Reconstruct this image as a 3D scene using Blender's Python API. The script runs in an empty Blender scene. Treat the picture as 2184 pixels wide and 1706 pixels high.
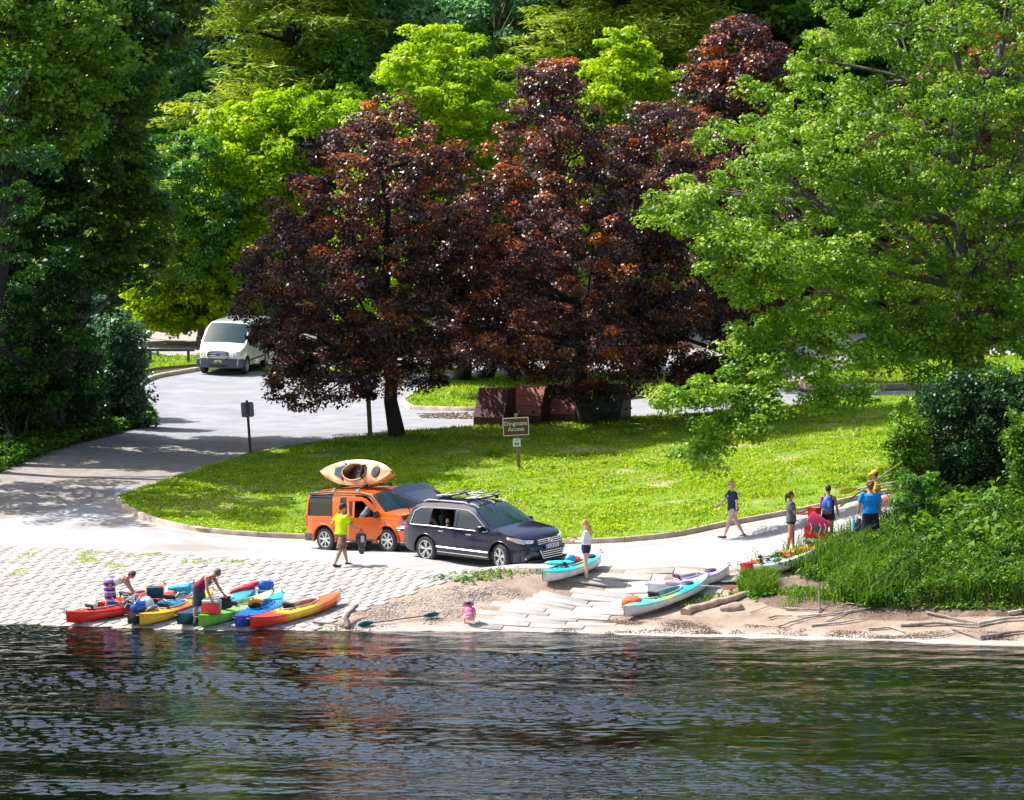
import bpy, bmesh, math, random
import numpy as np
from mathutils import Vector, Matrix, noise
from mathutils.geometry import delaunay_2d_cdt
R = random.Random(7)
NR = np.random.default_rng(11)
S = bpy.context.scene
COL = S.collection
rad = math.radians
# ---------------------------------------------------------------- camera maths
F = 8850.0; CU, CV = 1092.0, 853.0; CAMZ = 14.0; PIT = math.atan((853-229)/F)
cP, sP = math.cos(PIT), math.sin(PIT)
def ray(u, v):
    a, b = (u-CU)/F, (CV-v)/F
    return Vector((a, cP+b*sP, b*cP-sP))
def atz(u, v, z):
    d = ray(u, v); t = (z-CAMZ)/d.z
    return Vector((d.x*t, d.y*t, z))
def aty(u, v, Y):
    d = ray(u, v); t = Y/d.y
    return Vector((d.x*t, Y, CAMZ+d.z*t))
def pxm(Y): return F/Y
# ---------------------------------------------------------------- terrain height field
CP = [(-200,1325,0),(0,1330,0),(300,1340,0),(500,1345,0),(750,1345,0),(1000,1346,0),(1300,1353,0),(1600,1361,0),(1900,1370,0),(2184,1378,0),(2400,1385,0),
 (-200,1480,-1.2),(500,1490,-1.2),(1000,1490,-1.2),(1600,1510,-1.2),(2300,1520,-1.2),
 (-300,1150,1.15),(0,1165,1.1),(300,1178,1.07),(600,1195,1.0),(1000,1218,.85),(300,1260,.52),(700,1270,.46),
 (0,1095,1.35),(250,1070,1.5),(430,1130,1.12),(680,1145,.97),(1000,1150,1.14),(1300,1155,1.25),(1500,1130,1.5),(1720,1093,1.85),(1950,1080,2.35),(2184,1070,2.5),(2500,1060,2.7),
 (695,1175,.85),(835,1177,1.0),(904,1204,1.0),(1060,1206,1.17),(1200,1212,1.08),(1450,1215,1.12),(1560,1150,1.4),(1685,1178,1.6),(1580,1240,.85),(1300,1280,.4),
 (1900,1290,.7),(2184,1290,.8),(1900,1150,1.9),(2184,1120,2.3),(1650,1300,.45),(1450,1300,.35),(1900,1340,.2),(2184,1345,.27),(2400,1350,.27),(1750,1210,1.35),(2400,1200,1.6),
 (0,1000,1.9),(-300,1000,2.1),(330,900,2.2),(0,900,2.6),(535,972,2.0),(843,935,2.35),(1107,1005,1.95),(1255,912,2.5),(1600,915,2.6),(1950,860,3.0),(1950,1000,2.6),(1750,1010,2.3),(2300,950,3.0),
 (500,802,2.8),(1000,805,2.8),(1500,830,2.9),(1800,780,3.2),(2200,800,3.2),(0,800,3.0),(350,700,3.6),(1000,720,3.4),(1800,720,3.5),(2400,720,3.5),(-300,700,3.6)]
P3 = [tuple(atz(u,v,z)) for u,v,z in CP]
P3 += [(x,230,4.8) for x in (-60,-20,20,60)] + [(x,262,9) for x in (-80,-20,20,80)] + [(x,300,15) for x in (-90,0,90)] + [(x,400,24) for x in (-160,0,160)]
P3 += [(-60,150,3),(60,150,3.6),(-60,120,1.6),(60,118,3),(-60,100,-1.5),(60,98,-1.5),(0,92,-1.8),(-60,110,.2),(60,106,.2),(-40,190,3.6),(45,190,3.6)]
P3 = np.array(P3)
def _k(d): return d*d*np.log(d+1e-9)
_n = len(P3); _D = np.hypot(P3[:,None,0]-P3[None,:,0], P3[:,None,1]-P3[None,:,1])
_A = np.zeros((_n+3,_n+3)); _A[:_n,:_n] = _k(_D)+np.eye(_n)*.3; _A[:_n,_n]=1; _A[:_n,_n+1:]=P3[:,:2]; _A[_n:,:_n]=_A[:_n,_n:].T
_W = np.linalg.solve(_A, np.concatenate([P3[:,2],[0,0,0]]))
def HN(x, y):
    x = np.asarray(x,float).ravel(); y = np.asarray(y,float).ravel(); out = np.empty(len(x))
    for i in range(0,len(x),20000):
        a,b = x[i:i+20000], y[i:i+20000]
        d = np.hypot(a[:,None]-P3[None,:,0], b[:,None]-P3[None,:,1])
        out[i:i+20000] = _k(d)@_W[:_n]+_W[_n]+_W[_n+1]*a+_W[_n+2]*b
    return out
def H(x, y): return float(HN([x],[y])[0])
def G(u, v):
    "pixel -> point on terrain"
    d = ray(u, v); ts = np.linspace(90, 330, 961)
    z = CAMZ+d.z*ts; h = HN(d.x*ts, d.y*ts); below = np.nonzero(z < h)[0]
    if len(below) == 0: t = 330.
    else:
        i = max(below[0],1); a0 = z[i-1]-h[i-1]; a1 = z[i]-h[i]; t = ts[i-1]+(ts[i]-ts[i-1])*a0/(a0-a1)
    return Vector((d.x*t, d.y*t, H(d.x*t, d.y*t)))
def GP(pts): return [G(*p).to_2d() for p in pts]
def gn(x, y, e=.7):
    return Vector((-(H(x+e,y)-H(x-e,y))/(2*e), -(H(x,y+e)-H(x,y-e))/(2*e), 1)).normalized()
def inpoly(poly, X, Y):
    X = np.asarray(X); Y = np.asarray(Y); c = np.zeros(X.shape, bool); n = len(poly)
    for i in range(n):
        x1,y1 = poly[i][0],poly[i][1]; x2,y2 = poly[(i+1)%n][0],poly[(i+1)%n][1]
        if y1 == y2: continue
        c ^= ((y1 > Y) != (y2 > Y)) & (X < (x2-x1)*(Y-y1)/(y2-y1)+x1)
    return c
# ---------------------------------------------------------------- materials
MATS = {}
def lk(nt, a, b): nt.links.new(a, b)
def nodes(name):
    m = bpy.data.materials.new(name); m.use_nodes = True; nt = m.node_tree
    return m, nt, nt.nodes['Principled BSDF'], nt.nodes['Material Output']
def mat(name, col, rough=.5, metal=0, var=.12, scale=6., bump=0, coat=0, spec=.5, detail=4, alpha=None, bscale=None):
    if name in MATS: return MATS[name]
    m, nt, b, o = nodes(name); N = nt.nodes
    tc = N.new('ShaderNodeTexCoord'); nz = N.new('ShaderNodeTexNoise'); nz.inputs['Scale'].default_value = scale; nz.inputs['Detail'].default_value = detail
    lk(nt, tc.outputs['Object'], nz.inputs['Vector'])
    mx = N.new('ShaderNodeMix'); mx.data_type = 'RGBA'
    mx.inputs[6].default_value = tuple(min(1,c*(1-var)) for c in col)+(1,); mx.inputs[7].default_value = tuple(min(1,c*(1+var)) for c in col)+(1,)
    rp = N.new('ShaderNodeMapRange'); rp.inputs[1].default_value=.35; rp.inputs[2].default_value=.65
    lk(nt, nz.outputs['Fac'], rp.inputs[0]); lk(nt, rp.outputs[0], mx.inputs[0]); lk(nt, mx.outputs[2], b.inputs['Base Color'])
    b.inputs['Roughness'].default_value = rough; b.inputs['Metallic'].default_value = metal; b.inputs['Specular IOR Level'].default_value = spec
    if coat: b.inputs['Coat Weight'].default_value = coat; b.inputs['Coat Roughness'].default_value = .04
    if bump:
        bp = N.new('ShaderNodeBump'); bp.inputs['Strength'].default_value = bump; bp.inputs['Distance'].default_value=.02
        nb = N.new('ShaderNodeTexNoise'); nb.inputs['Scale'].default_value = bscale or scale*4; nb.inputs['Detail'].default_value = 6
        lk(nt, tc.outputs['Object'], nb.inputs['Vector']); lk(nt, nb.outputs['Fac'], bp.inputs['Height']); lk(nt, bp.outputs['Normal'], b.inputs['Normal'])
    MATS[name] = m; return m
def glass(name, col, alpha=.25, rough=.03):
    "tinted car glass: partly see-through, glossy"
    if name in MATS: return MATS[name]
    m, nt, b, o = nodes(name); N = nt.nodes
    b.inputs['Base Color'].default_value = tuple(col)+(1,); b.inputs['Roughness'].default_value = rough; b.inputs['Coat Weight'].default_value = 1.0
    tr = N.new('ShaderNodeBsdfTransparent'); tr.inputs[0].default_value = (.6,.75,.72,1); mx = N.new('ShaderNodeMixShader'); mx.inputs[0].default_value = 1-alpha
    nz = N.new('ShaderNodeTexNoise'); nz.inputs['Scale'].default_value = 1.5
    lk(nt, tr.outputs[0], mx.inputs[1]); lk(nt, b.outputs[0], mx.inputs[2]); lk(nt, mx.outputs[0], o.inputs[0])
    MATS[name] = m; return m
def vcol(name, rough=.35, coat=.3, trans=0):
    "colour from the mesh's own colour attribute (moulded plastic, printed cloth)"
    if name in MATS: return MATS[name]
    m, nt, b, o = nodes(name); N = nt.nodes
    at = N.new('ShaderNodeAttribute'); at.attribute_name = 'col'
    tc = N.new('ShaderNodeTexCoord'); nz = N.new('ShaderNodeTexNoise'); nz.inputs['Scale'].default_value = 5; nz.inputs['Detail'].default_value = 6
    lk(nt, tc.outputs['Object'], nz.inputs['Vector'])
    hs = N.new('ShaderNodeHueSaturation'); mr = N.new('ShaderNodeMapRange'); mr.inputs[1].default_value=.3; mr.inputs[2].default_value=.7; mr.inputs[3].default_value=.82; mr.inputs[4].default_value=1.1
    lk(nt, nz.outputs['Fac'], mr.inputs[0]); lk(nt, mr.outputs[0], hs.inputs['Value']); lk(nt, at.outputs['Color'], hs.inputs['Color'])
    lk(nt, hs.outputs[0], b.inputs['Base Color']); b.inputs['Roughness'].default_value = rough; b.inputs['Coat Weight'].default_value = coat
    MATS[name] = m; return m
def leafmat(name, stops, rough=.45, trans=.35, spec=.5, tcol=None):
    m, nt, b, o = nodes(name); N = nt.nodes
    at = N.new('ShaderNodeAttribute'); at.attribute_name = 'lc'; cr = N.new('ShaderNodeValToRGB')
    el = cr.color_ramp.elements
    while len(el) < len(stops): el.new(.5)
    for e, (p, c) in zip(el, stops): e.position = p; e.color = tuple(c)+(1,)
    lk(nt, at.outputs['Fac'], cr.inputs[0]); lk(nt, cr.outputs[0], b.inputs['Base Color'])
    b.inputs['Roughness'].default_value = rough; b.inputs['Specular IOR Level'].default_value = spec
    tl = N.new('ShaderNodeBsdfTranslucent'); mx = N.new('ShaderNodeMixShader'); mx.inputs[0].default_value = trans
    g = N.new('ShaderNodeMix'); g.data_type='RGBA'; g.blend_type='MULTIPLY'; g.inputs[0].default_value = 1; g.inputs[7].default_value = tuple(tcol or (1.3,1.25,.5))+(1,)
    g.clamp_result = False
    lk(nt, cr.outputs[0], g.inputs[6]); lk(nt, g.outputs[2], tl.inputs[0])
    lk(nt, b.outputs[0], mx.inputs[1]); lk(nt, tl.outputs[0], mx.inputs[2]); lk(nt, mx.outputs[0], o.inputs[0])
    MATS[name] = m; return m
# ---------------------------------------------------------------- object helpers
def link(o, parent=None, mt=None):
    COL.objects.link(o)
    if parent is not None: o.parent = parent
    if mt is not None: o.data.materials.append(mt)
    return o
def tag(o, label=None, cat=None, group=None, kind=None):
    if label: o['label'] = label
    if cat: o['category'] = cat
    if group: o['group'] = group
    if kind: o['kind'] = kind
    return o
def empty(name, loc=(0,0,0), rz=0, **k):
    o = bpy.data.objects.new(name, None); o.empty_display_size = .2; COL.objects.link(o); o.location = loc; o.rotation_euler = (0,0,rz)
    return tag(o, **k)
def frame(o, x, y, rz, dz=0, tilt=True):
    "stand an object on the terrain, tipped to its slope, +X pointing along rz"
    up = gn(x,y) if tilt else Vector((0,0,1)); f = Vector((math.cos(rz), math.sin(rz), 0)); f = (f-up*f.dot(up)).normalized(); l = up.cross(f)
    m = Matrix((f,l,up)).transposed().to_4x4(); m.translation = Vector((x,y,H(x,y)+dz)); o.matrix_world = m
    o.rotation_mode = 'QUATERNION'; o.location = m.translation; o.rotation_quaternion = m.to_quaternion(); return o
def cp_tree(o, parent=None, matswap=None):
    c = o.copy(); COL.objects.link(c); c.parent = parent
    if matswap and c.type == 'MESH' and c.data.materials and c.data.materials[0] and c.data.materials[0].name in matswap:
        c.data = c.data.copy(); c.data.materials[0] = MATS[matswap[c.data.materials[0].name]]
    for ch in [q for q in COL.objects if q.parent == o and q != c]: cp_tree(ch, c, matswap)
    return c
def smooth(me, ang=35):
    me.polygons.foreach_set('use_smooth', [True]*len(me.polygons))
    try: me.set_sharp_from_angle(angle=rad(ang))
    except Exception: pass
class MB:
    def __init__(s): s.v=[]; s.f=[]; s.c=[]
    def add(s, vs, fs, col=None):
        o = len(s.v); s.v += [tuple(x) for x in vs]; s.f += [tuple(i+o for i in f) for f in fs]; s.c += [col]*len(vs); return s
    def box(s, c, d, rot=None, col=None, taper=1.0, bev=0.0):
        x,y,z = d[0]/2,d[1]/2,d[2]/2; c = Vector(c)
        if bev:
            bm = bmesh.new(); bmesh.ops.create_cube(bm, size=1)
            for q in bm.verts: q.co = Vector((q.co.x*d[0], q.co.y*d[1], q.co.z*d[2]))
            for q in bm.verts:
                if q.co.z > 0: q.co.x *= taper; q.co.y *= taper
            bmesh.ops.bevel(bm, geom=list(bm.edges), offset=bev, segments=2, affect='EDGES', profile=.6)
            bm.verts.index_update(); vs = [q.co.copy() for q in bm.verts]; fs = [[q.index for q in f.verts] for f in bm.faces]; bm.free()
        else:
            vs = [Vector((a*x*(taper if e>0 else 1), b*y*(taper if e>0 else 1), e*z)) for e in (-1,1) for a,b in ((-1,-1),(1,-1),(1,1),(-1,1))]
            fs = [(3,2,1,0),(4,5,6,7),(0,1,5,4),(1,2,6,5),(2,3,7,6),(3,0,4,7)]
        if rot is not None: vs = [rot@q for q in vs]
        return s.add([c+q for q in vs], fs, col)
    def tube(s, path, r, n=8, ratio=1.0, lat=None, cap=True, col=None, rnd=False):
        P = [Vector(p) for p in path]; m = len(P)
        rr = [r]*m if isinstance(r,(int,float)) else list(r); base = len(s.v); vs=[]; fs=[]
        if rnd:  # rounded ends
            def ext(p, q, ra):
                d = (p-q).normalized(); return [(p+d*ra*k, ra*math.sqrt(max(.02,1-k*k))) for k in (.45,.8,.98)]
            ra0 = rr[0] if not isinstance(rr[0],tuple) else min(rr[0]); ra1 = rr[-1] if not isinstance(rr[-1],tuple) else min(rr[-1])
            def sc(r0, k): return tuple(a*k for a in r0) if isinstance(r0,tuple) else r0*k
            a = ext(P[0], P[1], ra0)[::-1]; b = ext(P[-1], P[-2], ra1)
            rr = [sc(rr[0], q[1]/ra0) for q in a]+rr+[sc(rr[-1], q[1]/ra1) for q in b]; P = [q[0] for q in a]+P+[q[0] for q in b]; m = len(P)
        up = None
        for i,p in enumerate(P):
            t = (P[min(i+1,m-1)]-P[max(i-1,0)]); t = t.normalized() if t.length > 1e-9 else Vector((0,0,1))
            if lat is not None: u = Vector(lat)-t*Vector(lat).dot(t)
            elif up is None: u = t.orthogonal()
            else: u = up-t*up.dot(t)
            u = u.normalized() if u.length>1e-6 else t.orthogonal().normalized(); up = u; w = t.cross(u)
            ra = rr[i]; ra, rb = ra if isinstance(ra,tuple) else (ra, ra*ratio)
            vs += [p+u*math.cos(2*math.pi*k/n)*ra+w*math.sin(2*math.pi*k/n)*rb for k in range(n)]
        for i in range(m-1):
            for k in range(n):
                fs.append((i*n+k, i*n+(k+1)%n, (i+1)*n+(k+1)%n, (i+1)*n+k))
        if cap: fs += [tuple(range(n-1,-1,-1)), tuple((m-1)*n+k for k in range(n))]
        return s.add(vs, fs, col)
    def ball(s, c, r, n=10, m=7, rot=None, col=None):
        r = (r,r,r) if isinstance(r,(int,float)) else r; c = Vector(c); vs=[]; fs=[]
        for i in range(m+1):
            a = math.pi*i/m
            for k in range(n):
                q = Vector((r[0]*math.sin(a)*math.cos(2*math.pi*k/n), r[1]*math.sin(a)*math.sin(2*math.pi*k/n), r[2]*math.cos(a)))
                vs.append(c+(rot@q if rot is not None else q))
        for i in range(m):
            for k in range(n): fs.append((i*n+k,(i+1)*n+k,(i+1)*n+(k+1)%n,i*n+(k+1)%n))
        return s.add(vs, fs, col)
    def lathe(s, prof, n=28, axis='y', c=(0,0,0), col=None):
        vs=[]; fs=[]; c = Vector(c)
        for (r,h) in prof:
            for k in range(n):
                a = 2*math.pi*k/n; ca, sa = r*math.cos(a), r*math.sin(a)
                vs.append(c+Vector((ca,h,sa) if axis=='y' else (ca,sa,h) if axis=='z' else (h,ca,sa)))
        for i in range(len(prof)-1):
            for k in range(n): fs.append((i*n+k, i*n+(k+1)%n, (i+1)*n+(k+1)%n, (i+1)*n+k))
        return s.add(vs, fs, col)
    def prism(s, poly, axis, a, b, col=None):
        def P(p, h): return (p[0],h,p[1]) if axis=='y' else (p[0],p[1],h) if axis=='z' else (h,p[0],p[1])
        n = len(poly); vs = [P(p,a) for p in poly]+[P(p,b) for p in poly]
        fs = [tuple(range(n)), tuple(range(2*n-1,n-1,-1))]+[(i,i+n,(i+1)%n+n,(i+1)%n) for i in range(n)]
        return s.add(vs, fs, col)
    def mesh(s, name):
        me = bpy.data.meshes.new(name); me.from_pydata(s.v, [], s.f)
        if any(c is not None for c in s.c):
            ca = me.color_attributes.new('col','FLOAT_COLOR','POINT')
            ca.data.foreach_set('color', [q for c in s.c for q in ((c or (.5,.5,.5))+(1,))])
        return me
    def build(s, name, mt, parent=None, sm=True, ang=35, fixn=True, **k):
        me = s.mesh(name)
        if fixn:
            bm = bmesh.new(); bm.from_mesh(me); bmesh.ops.recalc_face_normals(bm, faces=bm.faces); bm.to_mesh(me); bm.free()
        if sm: smooth(me, ang)
        o = bpy.data.objects.new(name, me); link(o, parent, mt); return tag(o, **k)
def npmesh(name, V, Fq, attrs=None, sm=False):
    me = bpy.data.meshes.new(name); nv = len(V); nf = len(Fq); k = Fq.shape[1]
    me.vertices.add(nv); me.vertices.foreach_set('co', V.astype(np.float32).ravel())
    me.loops.add(nf*k); me.loops.foreach_set('vertex_index', Fq.astype(np.int32).ravel())
    me.polygons.add(nf); me.polygons.foreach_set('loop_start', np.arange(0,nf*k,k,dtype=np.int32)); me.polygons.foreach_set('loop_total', np.full(nf,k,dtype=np.int32))
    me.update(calc_edges=True)
    for n,a in (attrs or {}).items():
        at = me.attributes.new(n,'FLOAT','POINT'); at.data.foreach_set('value', a.astype(np.float32))
    if sm: me.polygons.foreach_set('use_smooth', np.ones(nf,bool))
    return me
def nrm(a): return a/np.maximum(np.linalg.norm(a,axis=1,keepdims=True),1e-9)
def leafmesh(name, C, Nn, Sz, lc, asp=.34, fold=.12):
    n = len(C); rd = nrm(NR.normal(size=(n,3))); T = nrm(np.cross(Nn, rd)); B = np.cross(Nn, T); s = Sz[:,None]
    V = np.empty((n,4,3)); V[:,0]=C-T*s*.5; V[:,1]=C+B*s*asp+Nn*s*fold; V[:,2]=C+T*s*.5; V[:,3]=C-B*s*asp+Nn*s*fold
    return npmesh(name, V.reshape(-1,3), np.arange(n*4).reshape(-1,4), {'lc': np.repeat(np.clip(lc,0,1),4)})
def blademesh(name, C, hgt, wid, lean, lc, segs=1):
    "grass blades: tapering leaning strips (3 verts, or 5 when bent)"
    n = len(C); a = NR.uniform(0,2*np.pi,n); W = np.stack([np.cos(a),np.sin(a),np.zeros(n)],1); b = NR.uniform(0,2*np.pi,n)
    L = np.stack([np.cos(b),np.sin(b),np.zeros(n)],1)*(lean*hgt)[:,None]; up = np.array([0,0,1.])*hgt[:,None]; w = W*wid[:,None]
    if segs == 1:
        V = np.stack([C-w*.5, C+w*.5, C+L+up],1); Fq = np.arange(n*3).reshape(-1,3); r = 3
        return npmesh(name, V.reshape(-1,3), Fq, {'lc': np.repeat(np.clip(lc,0,1),r)})
    m = C+L*.35+up*.65; V = np.stack([C-w*.4,C+w*.4,m-w*.5,m+w*.5,C+L*1.3+up*.9, C+L*1.32+up*.9],1)
    i = np.arange(n)[:,None]*6; Fq = np.concatenate([i+np.array([[0,1,3,2]]), i+np.array([[2,3,5,4]])])
    return npmesh(name, V.reshape(-1,3), Fq, {'lc': np.repeat(np.clip(lc,0,1),6)})
EXPO=0.80; SKYS=0.115; WAVE=1.2
# ---------------------------------------------------------------- world, sun, camera
sun_dir = Vector((-.90,.36,0)).normalized()*math.cos(rad(53)); sun_dir.z = math.sin(rad(53))
w = bpy.data.worlds.new('World'); S.world = w; w.use_nodes = True; nt = w.node_tree; bg = nt.nodes['Background']
sky = nt.nodes.new('ShaderNodeTexSky'); sky.sky_type = 'NISHITA'; sky.sun_disc = False; sky.dust_density = 4.0; sky.air_density = 1.3; sky.sun_elevation = rad(53); sky.sun_rotation = math.atan2(sun_dir.x, sun_dir.y)
lk(nt, sky.outputs[0], bg.inputs[0]); bg.inputs[1].default_value = SKYS
sl = bpy.data.lights.new('sun','SUN'); sl.energy = 5.0; sl.angle = rad(.5); sl.color = (1,.96,.90)
so = bpy.data.objects.new('sun', sl); COL.objects.link(so); so.rotation_euler = sun_dir.to_track_quat('Z','Y').to_euler()
cd = bpy.data.cameras.new('camera'); co = bpy.data.objects.new('camera', cd); COL.objects.link(co); S.camera = co
co.location = (0,0,CAMZ); co.rotation_euler = (math.pi/2-PIT,0,0); cd.sensor_width = 36; cd.sensor_fit = 'HORIZONTAL'; cd.lens = 36*F/2184.; cd.clip_start = .5; cd.clip_end = 2000
S.view_settings.view_transform = 'Standard'; S.view_settings.look = 'None'; S.view_settings.exposure = EXPO; S.view_settings.gamma = 1
S.render.resolution_x = 1024; S.render.resolution_y = 800
# ---------------------------------------------------------------- ground regions (outlines read in the photo, laid on the terrain)
kerb_front = [(248,1066),(262,1084),(300,1103),(350,1121),(430,1136),(550,1145),(680,1149),(800,1152),(900,1154),(1050,1158),(1180,1161),(1330,1157),(1450,1144),(1560,1119),(1640,1105),(1740,1086),(1830,1066),(1920,1047),(2184,1010),(2400,990)]
lawn_back = [(2400,838),(2184,842),(1960,846),(1750,862),(1600,880),(1340,895),(1180,902),(1000,914),(850,928),(700,945),(600,960),(535,974),(430,1004),(330,1038)]
REG = [
 ('road', [(-400,1150),(0,1163),(300,1178),(600,1194),(1040,1214),(1270,1214),(1580,1215),(1640,1205),(1800,1140),(1950,1100),(2100,1090),(2400,1080),(2400,960),(2184,975),(1900,1035),(1600,1090),(1200,1120),(700,1100),(300,1040),(250,1040),(240,1062),(0,1108),(-400,1130)], 'concrete'),
 ('gravel_apron', [(-400,1130),(0,1108),(240,1063),(260,1062),(340,1060),(620,975),(640,940),(560,936),(205,938),(100,965),(0,1008),(-400,1080)], 'apron'),
 ('access_road', [(205,938),(560,936),(640,985),(860,960),(1000,940),(1340,925),(1600,905),(1780,880),(2184,865),(2500,860),(2500,822),(2184,830),(1980,832),(1720,838),(1668,826),(1700,812),(1830,775),(1830,760),(1500,755),(1100,755),(1000,775),(780,790),(570,792),(420,792),(330,806),(298,822),(300,850),(330,885),(330,905),(260,925)], 'asphalt'),
 ('parking_lot', [(300,745),(420,772),(780,790),(1100,762),(1500,760),(1900,757),(2500,757),(2500,716),(1900,712),(1500,708),(1000,706),(600,690),(430,688),(300,700),(200,720)], 'lot'),
 ('grass_island', [(560,792),(780,790),(1000,790),(1000,797),(760,800),(580,805)], 'grass'),
 ('grass_island', [(860,858),(905,828),(1000,808),(1400,795),(1460,810),(1420,845),(1200,866),(1000,876),(880,872)], 'grass'),
 ('grass_island', [(1690,822),(1720,806),(1830,778),(1950,765),(2400,760),(2400,826),(2184,826),(1960,826),(1740,832)], 'grass'),
 ('grass_verge', [(250,810),(330,789),(430,780),(430,764),(200,764)], 'grass'),
 ('lawn', [(u,v) for u,v in kerb_front]+lawn_back, 'lawn'),
  ('bank_soil', [(1590,1268),(1640,1236),(1760,1232),(1900,1286),(2400,1286),(2400,1318),(2184,1314),(1960,1322),(1820,1322),(1740,1300),(1680,1302),(1640,1290)], 'soil'),
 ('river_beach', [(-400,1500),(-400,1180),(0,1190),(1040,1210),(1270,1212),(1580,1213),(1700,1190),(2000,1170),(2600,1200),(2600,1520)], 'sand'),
]
polys = [(n, GP(p), m) for n,p,m in REG]
LAWN = [p for n,p,m in polys if n=='lawn'][0]
gx = []; rr_ = np.random.default_rng(3)
for (x0,x1,y0,y1,st) in ((-21,21,103,136,.6),(-26,26,136,180,1.3),(-34,34,180,240,3.),(-260,260,240,460,12.),(-260,-34,98,240,8.),(34,260,98,240,8.),(-34,34,84,103,3.),(-34,-21,103,136,3.),(21,34,103,136,3.),(-34,-26,136,180,3.),(26,34,136,180,3.)):
    X,Y = np.meshgrid(np.arange(x0,x1,st)+st*.5, np.arange(y0,y1,st)+st*.5); j = rr_.uniform(-.2,.2,(2,)+X.shape)*st
    gx += list(zip((X+j[0]).ravel(), (Y+j[1]).ravel()))
gx += [(-700,60),(700,60),(-700,900),(700,900),(-260,900),(260,900)]
pv = [Vector(p) for p in gx]; faces_in = []
for n,p,m in polys:
    # resample long edges so the sheets follow the ground
    q = []
    for i in range(len(p)):
        a,b = p[i], p[(i+1)%len(p)]; k = max(1,int((b-a).length/.8)); q += [a.lerp(b,t/k) for t in range(k)]
    i0 = len(pv); pv += q; faces_in.append(list(range(i0,len(pv))))
vo, eo, fo, ov, oe, of = delaunay_2d_cdt(pv, [], faces_in, 0, 1e-4, True)
vx = np.array([(a.x,a.y) for a in vo]); vz = HN(vx[:,0], vx[:,1])
far = vx[:,1] > 460; vz[far] = 26; vz = np.where(np.abs(vx[:,0])>300, np.clip(vz,-2,26), vz); vz[vx[:,1]<84] = -2
cent = np.array([vx[list(f)].mean(0) for f in fo]); own = np.full(len(fo),-1)
for i,(n,p,m) in enumerate(polys): own[inpoly(p, cent[:,0], cent[:,1])] = i
pr = {'concrete':2,'apron':1,'asphalt':2,'lot':1,'grass':3,'lawn':4,'sand':0,'soil':1}
own[:] = -1; best = np.full(len(fo),-1)
for i,(n,p,m) in enumerate(polys):
    ins = inpoly(p, cent[:,0], cent[:,1]) & (pr[m] > best); own[ins] = i; best[ins] = pr[m]
def groundmat(name, c1, c2, sc, c3=None, bump=.4, rough=.9, spots=None, pscale=.6, bsc=30, bd=.03):
    m, nt, b, o = nodes(name); N = nt.nodes; tc = N.new('ShaderNodeTexCoord')
    def nz(s, d=8, r=.6):
        q = N.new('ShaderNodeTexNoise'); q.inputs['Scale'].default_value = s; q.inputs['Detail'].default_value = d; q.inputs['Roughness'].default_value = r; lk(nt, tc.outputs['Object'], q.inputs['Vector']); return q.outputs['Fac']
    def mr(x, a, c):
        q = N.new('ShaderNodeMapRange'); q.inputs[1].default_value=a; q.inputs[2].default_value=c; lk(nt,x,q.inputs[0]); return q.outputs[0]
    def mix(f, a, c):
        q = N.new('ShaderNodeMix'); q.data_type='RGBA'; lk(nt,f,q.inputs[0])
        for s,k in ((a,6),(c,7)):
            if isinstance(s,tuple): q.inputs[k].default_value = s+(1,)
            else: lk(nt,s,q.inputs[k])
        return q.outputs[2]
    c = mix(mr(nz(sc),.36,.64), c1, c2)
    if c3: c = mix(mr(nz(pscale,6,.65),.55,.66), c, c3)
    if spots: c = mix(mr(nz(spots[0],3,.5),spots[2],spots[2]+.05), c, spots[1])
    lk(nt, c, b.inputs['Base Color']); b.inputs['Roughness'].default_value = rough; b.inputs['Specular IOR Level'].default_value = .25
    bp = N.new('ShaderNodeBump'); bp.inputs['Strength'].default_value = bump; bp.inputs['Distance'].default_value = bd
    lk(nt, nz(bsc,6), bp.inputs['Height']); lk(nt, bp.outputs[0], b.inputs['Normal']); MATS[name] = m; return m
GM = {
 'concrete': groundmat('pale_road', (.32,.315,.325), (.39,.38,.385), 1.2, (.29,.26,.24), .25, pscale=.25, spots=(9,(.33,.27,.22),.72)),
 'apron': groundmat('aggregate', (.24,.215,.20), (.34,.31,.285), 2.5, (.28,.24,.21), .6, pscale=.4, spots=(25,(.16,.13,.11),.63)),
 'asphalt': groundmat('old_asphalt', (.22,.23,.265), (.30,.305,.335), .8, (.25,.25,.265), .3, pscale=.15, spots=(14,(.2,.19,.18),.7)),
 'lot': groundmat('parking_asphalt', (.33,.29,.28), (.42,.38,.37), .6, (.46,.34,.29), .3, pscale=.3),
 'grass': groundmat('island_turf', (.09,.17,.012), (.17,.28,.02), 3, (.2,.21,.06), .9, pscale=.5),
 'lawn': groundmat('lawn_turf', (.10,.19,.01), (.20,.31,.018), 4, (.42,.34,.2), .9, pscale=.38),
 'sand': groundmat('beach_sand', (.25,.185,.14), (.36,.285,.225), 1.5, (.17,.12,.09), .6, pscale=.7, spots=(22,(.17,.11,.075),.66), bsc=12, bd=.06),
 'soil': groundmat('bank_earth', (.13,.09,.065), (.25,.18,.135), 2.0, (.09,.06,.04), .9, pscale=1.1, spots=(15,(.05,.035,.025),.62), bsc=9, bd=.08),
 None: groundmat('forest_floor', (.028,.045,.012), (.06,.075,.02), 1.0, (.10,.08,.05), .9)}
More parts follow.
